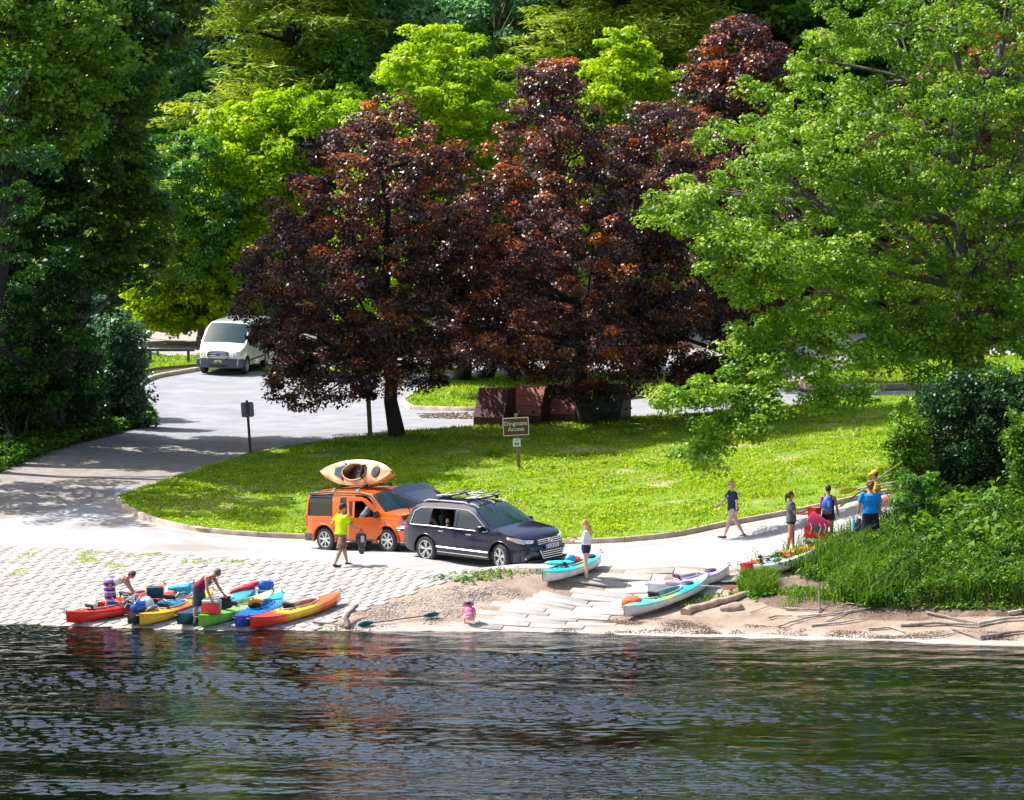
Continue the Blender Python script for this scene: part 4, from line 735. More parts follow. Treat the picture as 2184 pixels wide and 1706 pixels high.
class Car:
    """Body from a side silhouette: outline (x,z) + half-width function; roof, bonnet and ends are crowned strips across."""
    def __init__(s, name, outline, wheels, R_arch, W, base_z, wins, paintm, root, bulge, segmat, door=None, open_door=None):
        s.root = root; s.W = W; s.name = name
        # outline top/ends, listed rear-bottom -> over the roof -> front-bottom
        top = [Vector(p) for p,_ in outline]; tags = [t for _,t in outline]
        pts = []; tg = []
        for i in range(len(top)-1):
            k = max(1,int((top[i+1]-top[i]).length/.12)); 
            for t in range(k): pts.append(top[i].lerp(top[i+1],t/k)); tg.append(tags[i])
        pts.append(top[-1]); ntop = len(pts)
        bot = []
        for wx,wz in sorted(wheels, reverse=True):
            a0 = math.asin(max(-1,min(1,(base_z-wz)/R_arch))); 
            n=14
            for i in range(n+1): a = a0+(math.pi-2*a0)*i/n; bot.append(Vector((wx+R_arch*math.cos(a), wz+R_arch*math.sin(a))))
        loop = pts+bot
        wl = [[Vector(p) for p in w] for _,w,_ in wins]; vin = list(loop); fin = [list(range(len(loop)))]; edges=[]
        for w in wl:
            i0 = len(vin); q=[]
            for i in range(len(w)):
                k = max(1,int((w[(i+1)%len(w)]-w[i]).length/.12)); q += [w[i].lerp(w[(i+1)%len(w)],t/k) for t in range(k)]
            vin += q; fin.append(list(range(i0,len(vin))))
        xs = [p.x for p in loop]; zs = [p.y for p in loop]; X,Z = np.meshgrid(np.arange(min(xs),max(xs),.13), np.arange(min(zs),max(zs),.11)); g = np.stack([X.ravel(),Z.ravel()],1)
        g = g[inpoly(loop,g[:,0],g[:,1])]
        def far_(p): return min((p-q).length for q in loop) > .05
        vin += [Vector(p) for p in g if far_(Vector(p))]
        vo,_,fo_,_,_,_ = delaunay_2d_cdt(vin, [], fin, 0, 1e-4, True)
        vn = [tuple(v) for v in vo]; grp = {}
        for f in fo_:
            c = sum((vo[i] for i in f), Vector((0,0)))/len(f)
            if not inpoly(loop,[c.x],[c.y])[0]: continue
            w = -1
            for k,q in enumerate(wl):
                if inpoly(q,[c.x],[c.y])[0]: w = k
            grp.setdefault(w,[]).append(tuple(f))
        s.parts = {}
        body = MB()
        for sgn in (-1,1):
            for w,fl in grp.items():
                inset = 0 if w < 0 else .012
                vs = [(x, sgn*(W(x,z)-inset), z) for x,z in vn]; fs = [f if sgn<0 else f[::-1] for f in fl]
                if w < 0: body.add(vs, fs)
                else:
                    nm,_,mt_ = wins[w]
                    if mt_ is None and sgn < 0: continue          # open on the near side
                    mb = MB(); used = sorted({a for f in fs for a in f}); mp_={a:i for i,a in enumerate(used)}
                    mb.add([vs[a] for a in used],[tuple(mp_[a] for a in f) for f in fs])
                    s.parts.setdefault(nm,[]).append(mb.build(nm, mt_ or (GLS if 'window' in nm else paintm), root, fixn=False))
        T = [-1,-.93,-.8,-.6,-.3,0,.3,.6,.8,.93,1]; strips = {}
        for i in range(ntop-1):
            mk = tg[i]; strips.setdefault(mk,[]).append(i)
        def row(i):
            p = pts[i]; t_ = tg[min(i,ntop-2)]; bx,bz = bulge.get(t_,(0,.03)); bx2,bz2 = bulge.get(tg[max(i-1,0)],(0,.03)); bx=(bx+bx2)/2; bz=(bz+bz2)/2; w_ = W(p.x,p.y)
            return [(p.x+bx*(1-t*t), t*w_, p.y+bz*(1-t*t)) for t in T]
        rows = [row(i) for i in range(ntop)]
        for mk, idx in strips.items():
            nm, mt_ = segmat.get(mk,('body',None)); m = body if mt_ is None else MB()
            for i in idx:
                n = len(T); fr = [(j,j+1,n+j+1,n+j) for j in range(n-1)]
                if mt_ is not None and mk in ('ws','rg'):
                    m.add([tuple(q) for q in rows[i][1:-1]]+[tuple(q) for q in rows[i+1][1:-1]], [(j,j+1,n-2+j+1,n-2+j) for j in range(n-3)])
                    body.add(rows[i]+rows[i+1],[fr[0],fr[-1]])
                else: m.add(rows[i]+rows[i+1], fr)
            if mt_ is not None: bmm = m; s.weld(bmm); s.parts.setdefault(nm,[]).append(bmm.build(nm, mt_, root, ang=50))
        s.weld(body); s.body = body.build('body', paintm, root, ang=42)
        MB().box(((min(xs)+max(xs))/2,0,base_z+.12),(max(xs)-min(xs)-.5, 2*W(0,base_z)-.12,.2)).build('underbody', BLK, root)
    def weld(s, m):
        bm = bmesh.new(); me = m.mesh('t'); bm.from_mesh(me); bmesh.ops.remove_doubles(bm, verts=bm.verts, dist=.003)
        lone = [v for v in bm.verts if not v.link_faces]; bmesh.ops.delete(bm, geom=lone, context='VERTS'); bm.verts.index_update()
        m.v = [v.co[:] for v in bm.verts]; m.f = [tuple(v.index for v in f.verts) for f in bm.faces]; m.c = [None]*len(m.v); bm.free(); bpy.data.meshes.remove(me)
    def wheel(s, x, side, z, r, w, spokes=5, double=True, steer=0, off=.0, rimr=.66):
        y = side*(s.W(0,.5)-w/2-.01+off); t = MB(); hw = w/2
        t.lathe([(r*.62,-hw*.9),(r*.82,-hw),(r*.95,-hw*.93),(r,-hw*.7),(r*1.005,0),(r,hw*.7),(r*.95,hw*.93),(r*.82,hw),(r*.62,hw*.9)],36)
        o = t.build('wheel', RUB, s.root, ang=40); o.location=(x,y,z); o.rotation_euler=(0,0,steer)
        m = MB(); q = side; R_ = r*rimr
        m.lathe([(R_*1.02,q*hw*.95),(R_*.94,q*hw*.99),(R_*.9,q*hw*.8),(R_*.88,0)],36); m.lathe([(.001,q*hw*.78),(R_*.2,q*hw*.8),(R_*.22,q*hw*.55)],16)
        for i in range(spokes):
            for d in ((-.17,.17) if double else (0,)):
                a = 2*math.pi*i/spokes+.3; p0 = Vector((math.cos(a)*R_*.12,q*hw*.74,math.sin(a)*R_*.12)); a2 = a+d; p1 = Vector((math.cos(a2)*R_*.93,q*hw*.84,math.sin(a2)*R_*.93))
                m.tube([p0,p0.lerp(p1,.5),p1],[(R_*.075,.012),(R_*.085,.014),(R_*.10,.016)] if double else [(R_*.12,.012),(R_*.12,.014),(R_*.15,.016)],6,lat=(-math.sin(a2),0,math.cos(a2)))
        m.build('rim', ALU, o, ang=40); MB().lathe([(.001,q*hw*.35),(R_*.86,q*hw*.35),(R_*.86,q*hw*.3)],20).build('brake_disc', mat('brake_metal',(.12,.12,.13),.5,.5), o, ang=40); return o
    def strip(s, name, pts, r, mt_, sides=(-1,1), off=.004, n=6):
        for sg in sides:
            P = []
            for i in range(len(pts)-1):
                a,b = Vector(pts[i]),Vector(pts[i+1]); k = max(1,int((b-a).length/.12)); P += [a.lerp(b,t/k) for t in range(k)]
            P.append(Vector(pts[-1])); MB().tube([(p.x, sg*(s.W(p.x,p.y)+off), p.y) for p in P], r, n).build(name, mt_, s.root)
def lampstrip(cs, pts, parent, sd):
    m=MB()
    for x,y,zb,zt,*xt in pts:
        for z in (zb,zt): m.v.append((((xt[0] if xt and z==zt else x))+.012, sd*((cs.W(x,z)+.014) if y is None else y), z)); m.c.append(None)
    n=len(pts); m.v += [(x-.05,y-sd*.04,z) for x,y,z in m.v]; m.c=[None]*len(m.v)
    for i in range(n-1): a=2*i; k=2*n; m.f += [(a,a+1,a+3,a+2),(a+k,a+2+k,a+3+k,a+1+k),(a,a+2,a+2+k,a+k),(a+1,a+1+k,a+3+k,a+3)]
    m.f += [(0,2*n,2*n+1,1),(2*n-2,2*n-1,4*n-1,4*n-2)]
    return m.build('headlight',HLG,parent,ang=50)
# ---- navy SUV
def Wsuv(x,z):
    w = .955 if z > .5 else .955-(.5-z)*.1
    if z > 1.02: w -= (z-1.02)*.33+max(0,z-1.5)*.45
    if .55<z<=1.02: w -= abs(z-.85)*.05
    ax = abs(x+.02)
    if ax > 1.75: w *= 1-((ax-1.75)/.65)**2*(.26 if x>0 else .15)
    return w
NVY = paint('navy_paint',(.004,.007,.03),.16,coat=.45)
suv = empty('dark_blue_car',label='shiny dark blue estate SUV with roof racks, its tailgate open, parked on the ramp road',cat='car')
O_suv = [((-2.22,.30),'b'),((-2.38,.42),'b'),((-2.40,.70),'b'),((-2.36,.98),'b'),((-2.30,1.12),'hole'),((-1.93,1.60),'roof'),((-1.75,1.665),'roof'),((-1.0,1.715),'roof'),((-.2,1.715),'roof'),((.30,1.66),'ws'),((1.13,1.13),'hood'),((1.55,1.07),'hood'),((1.95,1.00),'hood'),((2.20,.90),'gr'),((2.34,.72),'gr'),((2.40,.52),'fb'),((2.38,.36),'fb'),((2.24,.24),'fb')]
wq=[('window',[(-2.02,1.10),(-1.90,1.42),(-1.72,1.52),(-1.36,1.545),(-1.33,1.10)],GLS),('window',[(-1.28,1.10),(-1.26,1.55),(-.36,1.575),(-.33,1.09)],None),('window',[(-.22,1.09),(-.24,1.575),(.10,1.56),(.38,1.47),(.95,1.11),(.9,1.08)],GLS)]
cs = Car('suv',O_suv,[(1.45,.37),(-1.45,.37)],.445,Wsuv,.25,wq,NVY,suv,{'b':(-.10,0),'fb':(.20,0),'gr':(.20,.02),'hood':(.05,.05),'ws':(.10,.06),'roof':(0,.035),'hole':(-.08,.03)},{'ws':('windscreen',WSG),'hole':('boot_interior',INT)})
for x in (1.45,-1.45):
    for sd in (-1,1): cs.wheel(x,sd,.365,.37,.26,steer=rad(-14) if x>0 else 0,off=.015,rimr=.70)
P_ = [(-2.06,1.06),(-1.93,1.44),(-1.72,1.545),(-1.36,1.572),(-.3,1.60),(.12,1.585),(.41,1.49),(1.02,1.085),(.9,1.055),(-.3,1.06),(-1.3,1.07),(-2.06,1.06)]
cs.strip('window_trim',P_,.012,CHR)
cs.strip('side_moulding',[(-1.0,.48),(.98,.46)],.022,mat('silver_trim',(.6,.58,.52),.3,.5)); cs.strip('sill_trim',[(-.98,.33),(.98,.31)],.03,BLK)
for sd in (-1,1):
    for wx in (1.45,-1.45):
        MB().tube([(wx+.455*math.cos(a),sd*(Wsuv(wx,.6)+.002),.37+.455*math.sin(a)) for a in [math.pi*(i/16*1.12-.06) for i in range(17)]],.016,6).build('arch_trim',mat('navy_dark',(.03,.035,.06),.3),suv)
    MB().box((-.80,sd*(Wsuv(-.8,.93)+.012),.95),(.2,.03,.035),bev=.012).build('door_handle',CHR,suv); MB().box((.28,sd*(Wsuv(.28,.93)+.012),.93),(.2,.03,.035),bev=.012).build('door_handle',CHR,suv)
    m = MB().box((.80,sd*1.06,1.14),(.16,.24,.17),bev=.05).tube([(.82,sd*.9,1.07),(.8,sd*1.02,1.1)],.03,6); m.build('side_mirror',NVY,suv)
    MB().tube([(-1.75,sd*.60,1.70),(-1.55,sd*.615,1.765),(-.2,sd*.62,1.785),(.22,sd*.60,1.74),(.40,sd*.60,1.66)],.022,8).build('roof_rail',ALU,suv)
    o=lampstrip(cs,[(1.74,None,.90,.965),(1.92,None,.86,.955),(2.10,None,.80,.94),(2.24,None,.775,.90),(2.335,.66,.77,.875),(2.375,.54,.79,.865)],suv,sd)
    MB().ball((2.33,sd*.655,.825),(.03,.045,.04),10,7).ball((2.22,sd*.765,.84),(.03,.03,.04),10,7).build('lens',CHR,o); MB().box((1.90,sd*(Wsuv(1.9,.9)+.018),.915),(.14,.02,.05),Matrix.Rotation(.1,3,'Y'),bev=.008).build('indicator',AMB,o)
    MB().box((-2.22,sd*.78,.98),(.20,.20,.20),bev=.05).build('tail_light',TLR,suv)
    MB().ball((2.26,sd*.72,.36),(.05,.07,.045)).build('fog_light',HLG,suv)
    MB().box((2.28,sd*.73,.52),(.08,.30,.14),bev=.03).build('air_intake',BLK,suv)
for x in (-.9,-.33+.0): cs.strip('door_seam',[(-.30,.30),(-.28,1.05)] if x>-.5 else [(-1.02,.82),(-1.28,1.05)],.006,LET,off=.0)
cs.strip('door_seam',[(1.0,.3),(1.02,.95),(1.0,1.08)],.006,LET,off=0)
g = MB().box((2.475,0,.80),(.05,1.0,.17),bev=.02); gr = g.build('grille',BLK,suv)
for z in (.76,.82,.875): MB().box((2.505,0,z),(.02,.98,.016)).build('chrome_bar',CHR,gr)
m = MB().tube([(2.53,.085*math.cos(a),.815+.085*math.sin(a)) for a in [i*math.pi/10 for i in range(21)]],.011,6)
for a,b in (((-.045,.07),(-.02,.012)),((-.02,.012),(0,.05)),((.045,.07),(.02,.012)),((.02,.012),(0,.05)),((-.07,.03),(-.035,-.07)),((-.035,-.07),(0,.0)),((0,0),(.035,-.07)),((.035,-.07),(.07,.03))): m.tube([(2.53,a[0],.815+a[1]),(2.53,b[0],.815+b[1])],.009,5)
m.build('badge',CHR,gr)
g = MB().prism([(-.50,.60),(.50,.60),(.40,.36),(-.40,.36)],'x',2.50,2.60); lg = g.build('lower_grille',BLK,suv)
for z in (.42,.48,.54): MB().box((2.612,0,z),(.012,.86,.012)).build('chrome_bar',CHR,lg)
MB().tube([(2.61,-.51,.60),(2.61,-.41,.355),(2.61,.41,.355),(2.61,.51,.60)],.012,6).build('chrome_surround',CHR,lg)
MB().box((2.42,0,.27),(.16,1.5,.08),bev=.02).build('bumper_lip',BLK,suv)
pl = MB().box((2.615,0,.675),(.012,.54,.115)).build('number_plate',PLW,suv); MB().box((2.624,-.24,.675),(.006,.05,.105)).build('plate_band',PLB,pl)
text('B CR 2278',.115,LET,pl,facing((2.626,.03,.672),(1,0,0)),sx=.80)
# roof cross bars with folded cradles
for x in (-1.15,.0):
    MB().tube([(x,-.66,1.83),(x,.66,1.83)],(.022),8).build('cross_bar',BLK,suv)
    for sd in (-1,1): MB().box((x,sd*.6,1.79),(.11,.06,.09),bev=.02).build('bar_foot',BLK,suv)
for i,(x,y) in enumerate(((-1.15,-.42),(-1.15,.30),(.0,-.42),(.0,.30),(-.6,.30))):
    m = MB(); m.tube([(x-.22,y,1.88),(x,y,1.90),(x+.20,y+.02,1.96),(x+.32,y+.02,2.0)],[(.05,.018),(.055,.02),(.045,.022),(.03,.02)],8,lat=(0,1,0)); m.tube([(x-.2,y+.12,1.88),(x+.24,y+.12,1.90)],.022,6); m.tube([(x-.18,y-.1,1.88),(x+.1,y-.1,1.92),(x+.2,y-.05,1.93)],.016,6); m.build('kayak_cradle',BLK if i%2 else mat('cradle_grey',(.25,.26,.28),.4),suv)
# open tailgate, hinged at the roof's rear edge
tg = MB(); hinge = Vector((-1.93,0,1.63)); L_=[(0,.62),(-.35,.70),(-.72,.76),(-.98,.78),(-1.12,.70)]; dirv = lambda d: Vector((-1.93+d*.93, 0, 1.63-d*.20*(1+.5*abs(d))))
vs=[]; 
for d,hwid in L_:
    c = dirv(d); 
    for t in (-1,-.7,0,.7,1): vs.append((c.x, t*hwid, c.z+.05*(1-t*t)))
def slab(mb, cols, rows_, th=.045):
    a = [vs[r*5+c] for r in rows_ for c in cols]; n=len(cols); b = [(x,y,z-th) for x,y,z in a]; k=len(a); fs=[]
    for r in range(len(rows_)-1):
        for c in range(n-1): q=(r*n+c,r*n+c+1,(r+1)*n+c+1,(r+1)*n+c); fs += [q, tuple(i+k for i in q[::-1])]
    per = [c for c in range(n)]+[r*n+n-1 for r in range(1,len(rows_))]+[(len(rows_)-1)*n+c for c in range(n-2,-1,-1)]+[r*n for r in range(len(rows_)-2,0,-1)]
    for i in range(len(per)): p,q = per[i],per[(i+1)%len(per)]; fs.append((p,q,q+k,p+k))
    mb.add(a+b, fs)
for cols,rws in (((0,1),(0,1,2,3,4)),((3,4),(0,1,2,3,4)),((1,2,3),(2,3,4)),): slab(tg,cols,rws)
tgo = tg.build('tailgate',NVY,suv,ang=45); gg = MB(); slab(gg,(1,2,3),(0,1,2),.02); gg.build('rear_window',GLS,tgo,ang=50)
MB().tube([(-2.1,-.05,1.62),(-2.4,.25,1.60)],.012,5).build('wiper',BLK,tgo)
for sd in (-1,1): MB().tube([(-2.15,sd*.72,1.15),(-2.35,sd*.70,1.60)],.012,6).build('gas_strut',BLK,suv)
# seats seen through the glass
for x,y in ((.15,-.38),(.15,.38),(-.85,-.38),(-.85,.38)): MB().box((x,y,.75),(.5,.5,.15),bev=.05).box((x-.25,y,1.05),(.14,.48,.6),Matrix.Rotation(-.2,3,'Y'),bev=.05).box((x-.32,y,1.42),(.1,.25,.16),bev=.04).build('seat',INT,suv)
MB().box((.95,0,.98),(.5,1.5,.14),bev=.04).build('dashboard',INT,suv)
m=MB().tube([(.62+.04*math.sin(a),.38+.17*math.cos(a),1.08+.17*math.sin(a)) for a in [i*math.pi/8 for i in range(17)]],.013,6); m.build('steering_wheel',BLK,suv)
q = G(986,1206); SUVP=(q.x+.65,q.y+.70); SUVA=rad(-42); frame(suv,SUVP[0],SUVP[1],SUVA); 
# ---- orange box car
def Wele(x,z):
    w = .89 if z>.45 else .89-(.45-z)*.1
    if z>1.05: w -= (z-1.05)*.16+max(0,z-1.6)*.5
    ax=abs(x)
    if ax>1.75: w*= 1-((ax-1.75)/.4)**2*.13
    return w
ORG = paint('orange_paint',(.74,.125,.003),.2,coat=.7)
ele = empty('orange_car',label='boxy bright orange car carrying a kayak on its roof, front door ajar',cat='car')
GRY = mat('grey_cladding',(.07,.075,.085),.6,var=.1)
O_e = [((-2.02,.34),'rb'),((-2.12,.45),'rb'),((-2.14,.66),'b'),((-2.10,1.05),'rg'),((-1.98,1.66),'roof'),((-1.80,1.74),'roof'),((-.9,1.775),'roof'),((.2,1.76),'roof'),((.62,1.69),'ws'),((1.20,1.16),'hood'),((1.6,1.14),'hood'),((1.90,1.08),'gr'),((1.99,.90),'gr'),((2.0,.60),'fb'),((2.0,.42),'fb'),((1.9,.30),'fb')]
DOOR = [(.0,.40),(.0,1.66),(.45,1.64),(.62,1.58),(1.10,1.10),(1.08,.60),(.86,.40)]
DW_ = [(.08,1.05),(.09,1.55),(.50,1.53),(.92,1.12),(.9,1.05)]
we=[('window',[(-2.0,1.05),(-1.92,1.67),(-.93,1.70),(-.90,1.05)],GLS),('window',[(-.62,1.06),(-.60,1.6),(-.08,1.62),(-.08,1.06)],GLS),('front_door',DOOR,None)]
ce = Car('ele',O_e,[(1.29,.35),(-1.29,.35)],.43,Wele,.32,we,ORG,ele,{'rb':(-.08,0),'b':(-.05,0),'rg':(-.05,.02),'fb':(.14,0),'gr':(.14,.02),'hood':(.04,.05),'ws':(.08,.05),'roof':(0,.03)},{'ws':('windscreen',WSG),'rg':('rear_window',GLS),'rb':('rear_bumper',GRY),'fb':('front_bumper',GRY)})
for x in (1.29,-1.29):
    for sd in (-1,1): ce.wheel(x,sd,.345,.35,.23,7,False,off=.03,rimr=.66)
for sd in (-1,1):
    for wx in (1.29,-1.29):
        MB().tube([(wx+.47*math.cos(a),sd*(.885),.35+.47*math.sin(a)) for a in [math.pi*(i/16*1.08-.04) for i in range(17)]],[(.06,.035)]*17,8,lat=(0,1,0)).build('wheel_arch',ORG,ele)
    MB().box((0,sd*.87,.36),(1.6,.05,.10),bev=.02).build('sill',GRY,ele); MB().box((-1.95,sd*.83,.42),(.35,.14,.24),bev=.03).build('bumper_corner',GRY,ele)
    MB().box((-2.04,sd*.76,.90),(.16,.16,.34),bev=.04).build('tail_light',TLR,ele); hl=MB().box((1.93,sd*.66,.86),(.18,.32,.20),bev=.05).build('headlight',HLG,ele); MB().box((1.70,sd*.85,.84),(.1,.04,.1),bev=.01).build('indicator',AMB,ele)
    MB().tube([(-1.95,sd*.80,1.70),(-1.2,sd*.80,1.745),(.2,sd*.79,1.735),(.62,sd*.79,1.66),(1.2,sd*.84,1.12)],.03,8).build('roof_edge',GRY,ele)
ce.strip('belt_seam',[(-2.0,.93),(-.95,.93)],.006,LET,off=0); ce.strip('door_seam',[(-.9,.45),(-.9,1.05)],.007,LET,off=0); ce.strip('bonnet_seam',[(1.15,.99),(1.95,.94)],.006,LET,off=0)
MB().box((-1.42,-.0,1.35),(.94,2*.80,.54),bev=.05).build('rear_glass_block',INT,ele)
MB().box((2.10,0,.84),(.05,.9,.16),bev=.02).build('grille',BLK,ele)
# interior shell so that the open doorway looks into a dark cabin
MB().box((.5,.25,.55),(1.5,1.1,.3),bev=.03).box((.5,.78,.9),(1.3,.04,.9)).build('cabin',INT,ele)
for y in (.0,.45): MB().box((.1,y,.8),(.5,.42,.15),bev=.05).box((-.15,y,1.15),(.14,.42,.7),bev=.05).build('seat',INT,ele)
MB().box((1.05,0,1.02),(.4,1.4,.14),bev=.04).build('dashboard',INT,ele)
# the door itself, swung open on its front edge
vin=[Vector(p) for p in DOOR]+[Vector(p) for p in DW_]
dd = MB(); n1=len(DOOR)
vo,_,f2,_,_,_ = delaunay_2d_cdt(vin,[],[list(range(n1)),list(range(n1,n1+len(DW_)))],0,1e-5,True)
dsel=[f for f in f2 if inpoly(DOOR,[sum(vo[i].x for i in f)/3],[sum(vo[i].y for i in f)/3])[0] and not inpoly(DW_,[sum(vo[i].x for i in f)/3],[sum(vo[i].y for i in f)/3])[0]]
hx=1.08; n=len(vo); dd.add([(p.x-hx,-(Wele(p.x,p.y)-.80)-.0,p.y) for p in vo]+[(p.x-hx,-(Wele(p.x,p.y)-.80)+.07,p.y) for p in vo],[tuple(f) for f in dsel]+[tuple(i+n for i in f[::-1]) for f in dsel])
for ring,rv in ((list(range(n1)),False),(list(range(n1,n1+len(DW_))),True)):
    for i in range(len(ring)): a,b=ring[i],ring[(i+1)%len(ring)]; dd.add([dd.v[a],dd.v[b],dd.v[b+n],dd.v[a+n]],[(0,1,2,3)])
dr = dd.build('front_door',ORG,ele,sm=False); dr.location=(hx,-.81,0); dr.rotation_euler=(0,0,rad(25))
MB().box((-.98,-.10,.92),(.14,.03,.05),bev=.012).build('door_handle',BLK,dr); MB().box((-.12,-.2,1.13),(.12,.22,.2),bev=.04).build('side_mirror',BLK,dr)
MB().tube([(-1.0,.0,1.03),(-.2,-.03,1.03)],.018,6).build('window_seal',BLK,dr)
for x in (-.95,.05):
    MB().tube([(x,-.75,1.86),(x,.75,1.86)],.02,8).build('roof_bar',BLK,ele)
    for sd in (-1,1): MB().box((x,sd*.70,1.82),(.10,.08,.09),bev=.02).build('bar_foot',CHR if sd<0 else BLK,ele)
    for y in (-.35,.30): MB().tube([(x-.02,y-.12,1.92),(x,y,1.895),(x+.02,y+.12,1.95)],[(.06,.025)]*3,8,lat=(1,0,0)).build('kayak_saddle',BLK,ele)
MB().tube([(-1.75,-.5,1.77),(-1.83,-.55,2.0)],.006,5).build('aerial',BLK,ele)
ELEA=rad(-42); q=G(763,1176); ELEP=(q.x+.56,q.y+.80); frame(ele,ELEP[0],ELEP[1],ELEA)
# ---- white van
def Wvan(x,z):
    w=1.0 if z>.5 else .98
    if z>1.2: w -= (z-1.2)*.10+max(0,z-1.85)*.5
    if x>1.6: w *= 1-((x-1.6)/1.2)**2*.22
    if x<-2.6: w*=.985
    return w
WHT = paint('white_paint',(.70,.72,.73),.3); DGR = mat('dark_grey_bumper',(.075,.085,.12),.55,var=.1)
van = empty('white_van',label='white passenger van with dark lower bumper driving along the access road',cat='van')
O_v=[((-2.70,.42),'b'),((-2.75,.6),'b'),((-2.74,1.1),'rg'),((-2.66,1.75),'b'),((-2.58,2.0),'roof'),((-2.4,2.06),'roof'),((0,2.10),'roof'),((.85,2.08),'roof'),((1.05,2.02),'ws'),((1.95,1.28),'hood'),((2.45,1.06),'gr'),((2.66,.88),'gr'),((2.72,.72),'fb'),((2.76,.5),'fb'),((2.68,.32),'fb')]
wv=[('window',[(.86,1.22),(.80,1.85),(1.02,1.83),(1.58,1.36),(1.55,1.22)],GLS),('window',[(-2.5,1.22),(-2.45,1.84),(-1.2,1.86),(-1.2,1.22)],GLS),('window',[(-1.1,1.22),(-1.1,1.86),(.62,1.86),(.66,1.22)],GLS)]
cv = Car('van',O_v,[(1.80,.36),(-1.50,.36)],.42,Wvan,.34,wv,WHT,van,{'b':(-.03,0),'rg':(-.03,0),'fb':(.16,0),'gr':(.16,.02),'hood':(.10,.06),'ws':(.10,.04),'roof':(0,.03)},{'ws':('windscreen',WSG),'rg':('rear_window',GLS),'fb':('front_bumper',DGR)})
for x in (1.80,-1.50):
    for sd in (-1,1): cv.wheel(x,sd,.35,.355,.24,5,False,off=.02)
for sd in (-1,1):
    hl=lampstrip(cv,[(2.10,None,.94,1.10),(2.28,None,.86,1.08),(2.50,None,.80,1.03,2.44),(2.71,.79,.79,.99,2.62),(2.79,.62,.80,.96,2.71)],van,sd); MB().ball((2.71,sd*.73,.88),(.05,.07,.06),10,7).build('lens',mat('lamp_warm',(.85,.7,.5),.1,.5),hl)
    MB().box((1.50,sd*1.22,1.30),(.14,.20,.36),bev=.05).tube([(1.5,sd*.95,1.2),(1.5,sd*1.18,1.22)],.035,6).build('side_mirror',BLK,van)
    MB().box((2.45,sd*.55,.50),(.42,.92,.36),bev=.07).build('bumper_corner',DGR,van)
cv.strip('side_moulding',[(1.35,.55),(-1.05,.55)],.035,DGR); cv.strip('door_seam',[(.74,.5),(.74,1.95)],.008,LET,off=0)
g = MB().lathe([(.001,0),(1,0),(1.0,.06),(.9,.08)],40,axis='x'); g.v=[(2.80+x, max(-.46,min(.46,y*.56)), .865+max(-.15,min(.15,z*.2))) for x,y,z in g.v]; gr=g.build('grille',BLK,van)
for z in (.76,.84,.93,.99): MB().box((2.885,0,z),(.03,.86 if z<.98 else .7,.028),bev=.008).build('chrome_bar',CHR,gr)
MB().ball((2.905,0,.88),(.015,.12,.05),16,8).build('badge',mat('badge_blue',(.05,.1,.3),.2,.4),gr)
MB().tube([(2.885,.47*math.copysign(abs(math.cos(a))**.6,math.cos(a)),.87+.165*math.copysign(abs(math.sin(a))**.6,math.sin(a))) for a in [i*math.pi/16 for i in range(33)]],.016,6).build('grille_surround',CHR,gr)
pl=MB().box((2.90,0,.57),(.012,.31,.16)).build('number_plate',PLY,van); text('E·JHN4',.10,LET,pl,facing((2.909,0,.565),(1,0,0)),sx=.85)
MB().box((2.88,0,.42),(.04,.8,.1),bev=.02).build('lower_intake',BLK,van)
for sd in (-1,1): MB().box((2.15,sd*.42,1.245),(.06,.36,.02),Matrix.Rotation(.4,3,'Y')).build('bonnet_vent',BLK,van)
MB().box((0,0,.95),(3.6,1.7,.5)).box((1.6,0,1.1),(.5,1.6,.2),bev=.04).box((1.1,.4,1.35),(.14,.4,.6),bev=.05).box((1.1,-.4,1.35),(.14,.4,.6),bev=.05).build('cabin',INT,van)
q=G(468,800); frame(van,q.x+.5,q.y+2.6,rad(-90-11))
# ---- parked cars half hidden behind the trees
O_c=[((-2.15,.35),'b'),((-2.3,.45),'b'),((-2.3,.75),'b'),((-2.2,.98),'rg'),((-1.55,1.38),'roof'),((-1.0,1.45),'roof'),((.1,1.44),'roof'),((.4,1.38),'ws'),((1.15,.98),'hood'),((1.9,.88),'hood'),((2.2,.75),'gr'),((2.28,.5),'fb'),((2.2,.28),'fb')]
def Wc(x,z):
    w=.9
    if z>.95: w-=(z-.95)*.42
    ax=abs(x)
    if ax>1.7: w*=1-((ax-1.7)/.6)**2*.2
    return w
def parked(paintm, label, u, v, rz):
    r = empty('parked_car',label=label,cat='car',group='cars parked beyond the trees')
    c = Car('pc',O_c,[(1.35,.33),(-1.3,.33)],.40,Wc,.28,[('window',[(-1.6,1.0),(-1.2,1.33),(-.45,1.37),(-.45,1.0)],GLS),('window',[(-.37,1.0),(-.37,1.37),(.15,1.36),(.85,1.0)],GLS)],paintm,r,{'b':(-.1,0),'rg':(-.1,.04),'fb':(.15,0),'gr':(.15,0),'hood':(.05,.05),'ws':(.1,.05),'roof':(0,.03)},{'ws':('windscreen',WSG),'rg':('rear_window',WSG)})
    for x in (1.35,-1.3):
        for sd in (-1,1): c.wheel(x,sd,.32,.33,.21,5,False)
    for sd in (-1,1): MB().box((2.08,sd*.62,.72),(.25,.3,.12),bev=.04).build('headlight',HLG,r); MB().box((-2.2,sd*.62,.85),(.2,.3,.14),bev=.04).build('tail_light',TLR,r)
    q=G(u,v); frame(r,q.x,q.y,rz); return r
parked(paint('dark_maroon',(.05,.008,.02)),'dark maroon parked car glimpsed between the purple maple trunks',1225,765,rad(-10))
parked(paint('silver_car',(.5,.52,.55)),'silver parked car half hidden behind the silver maple branches',1700,772,rad(170))
parked(paint('black_car',(.02,.022,.025)),'black parked car with pale wheel showing behind the right-hand maple',1935,768,rad(172))
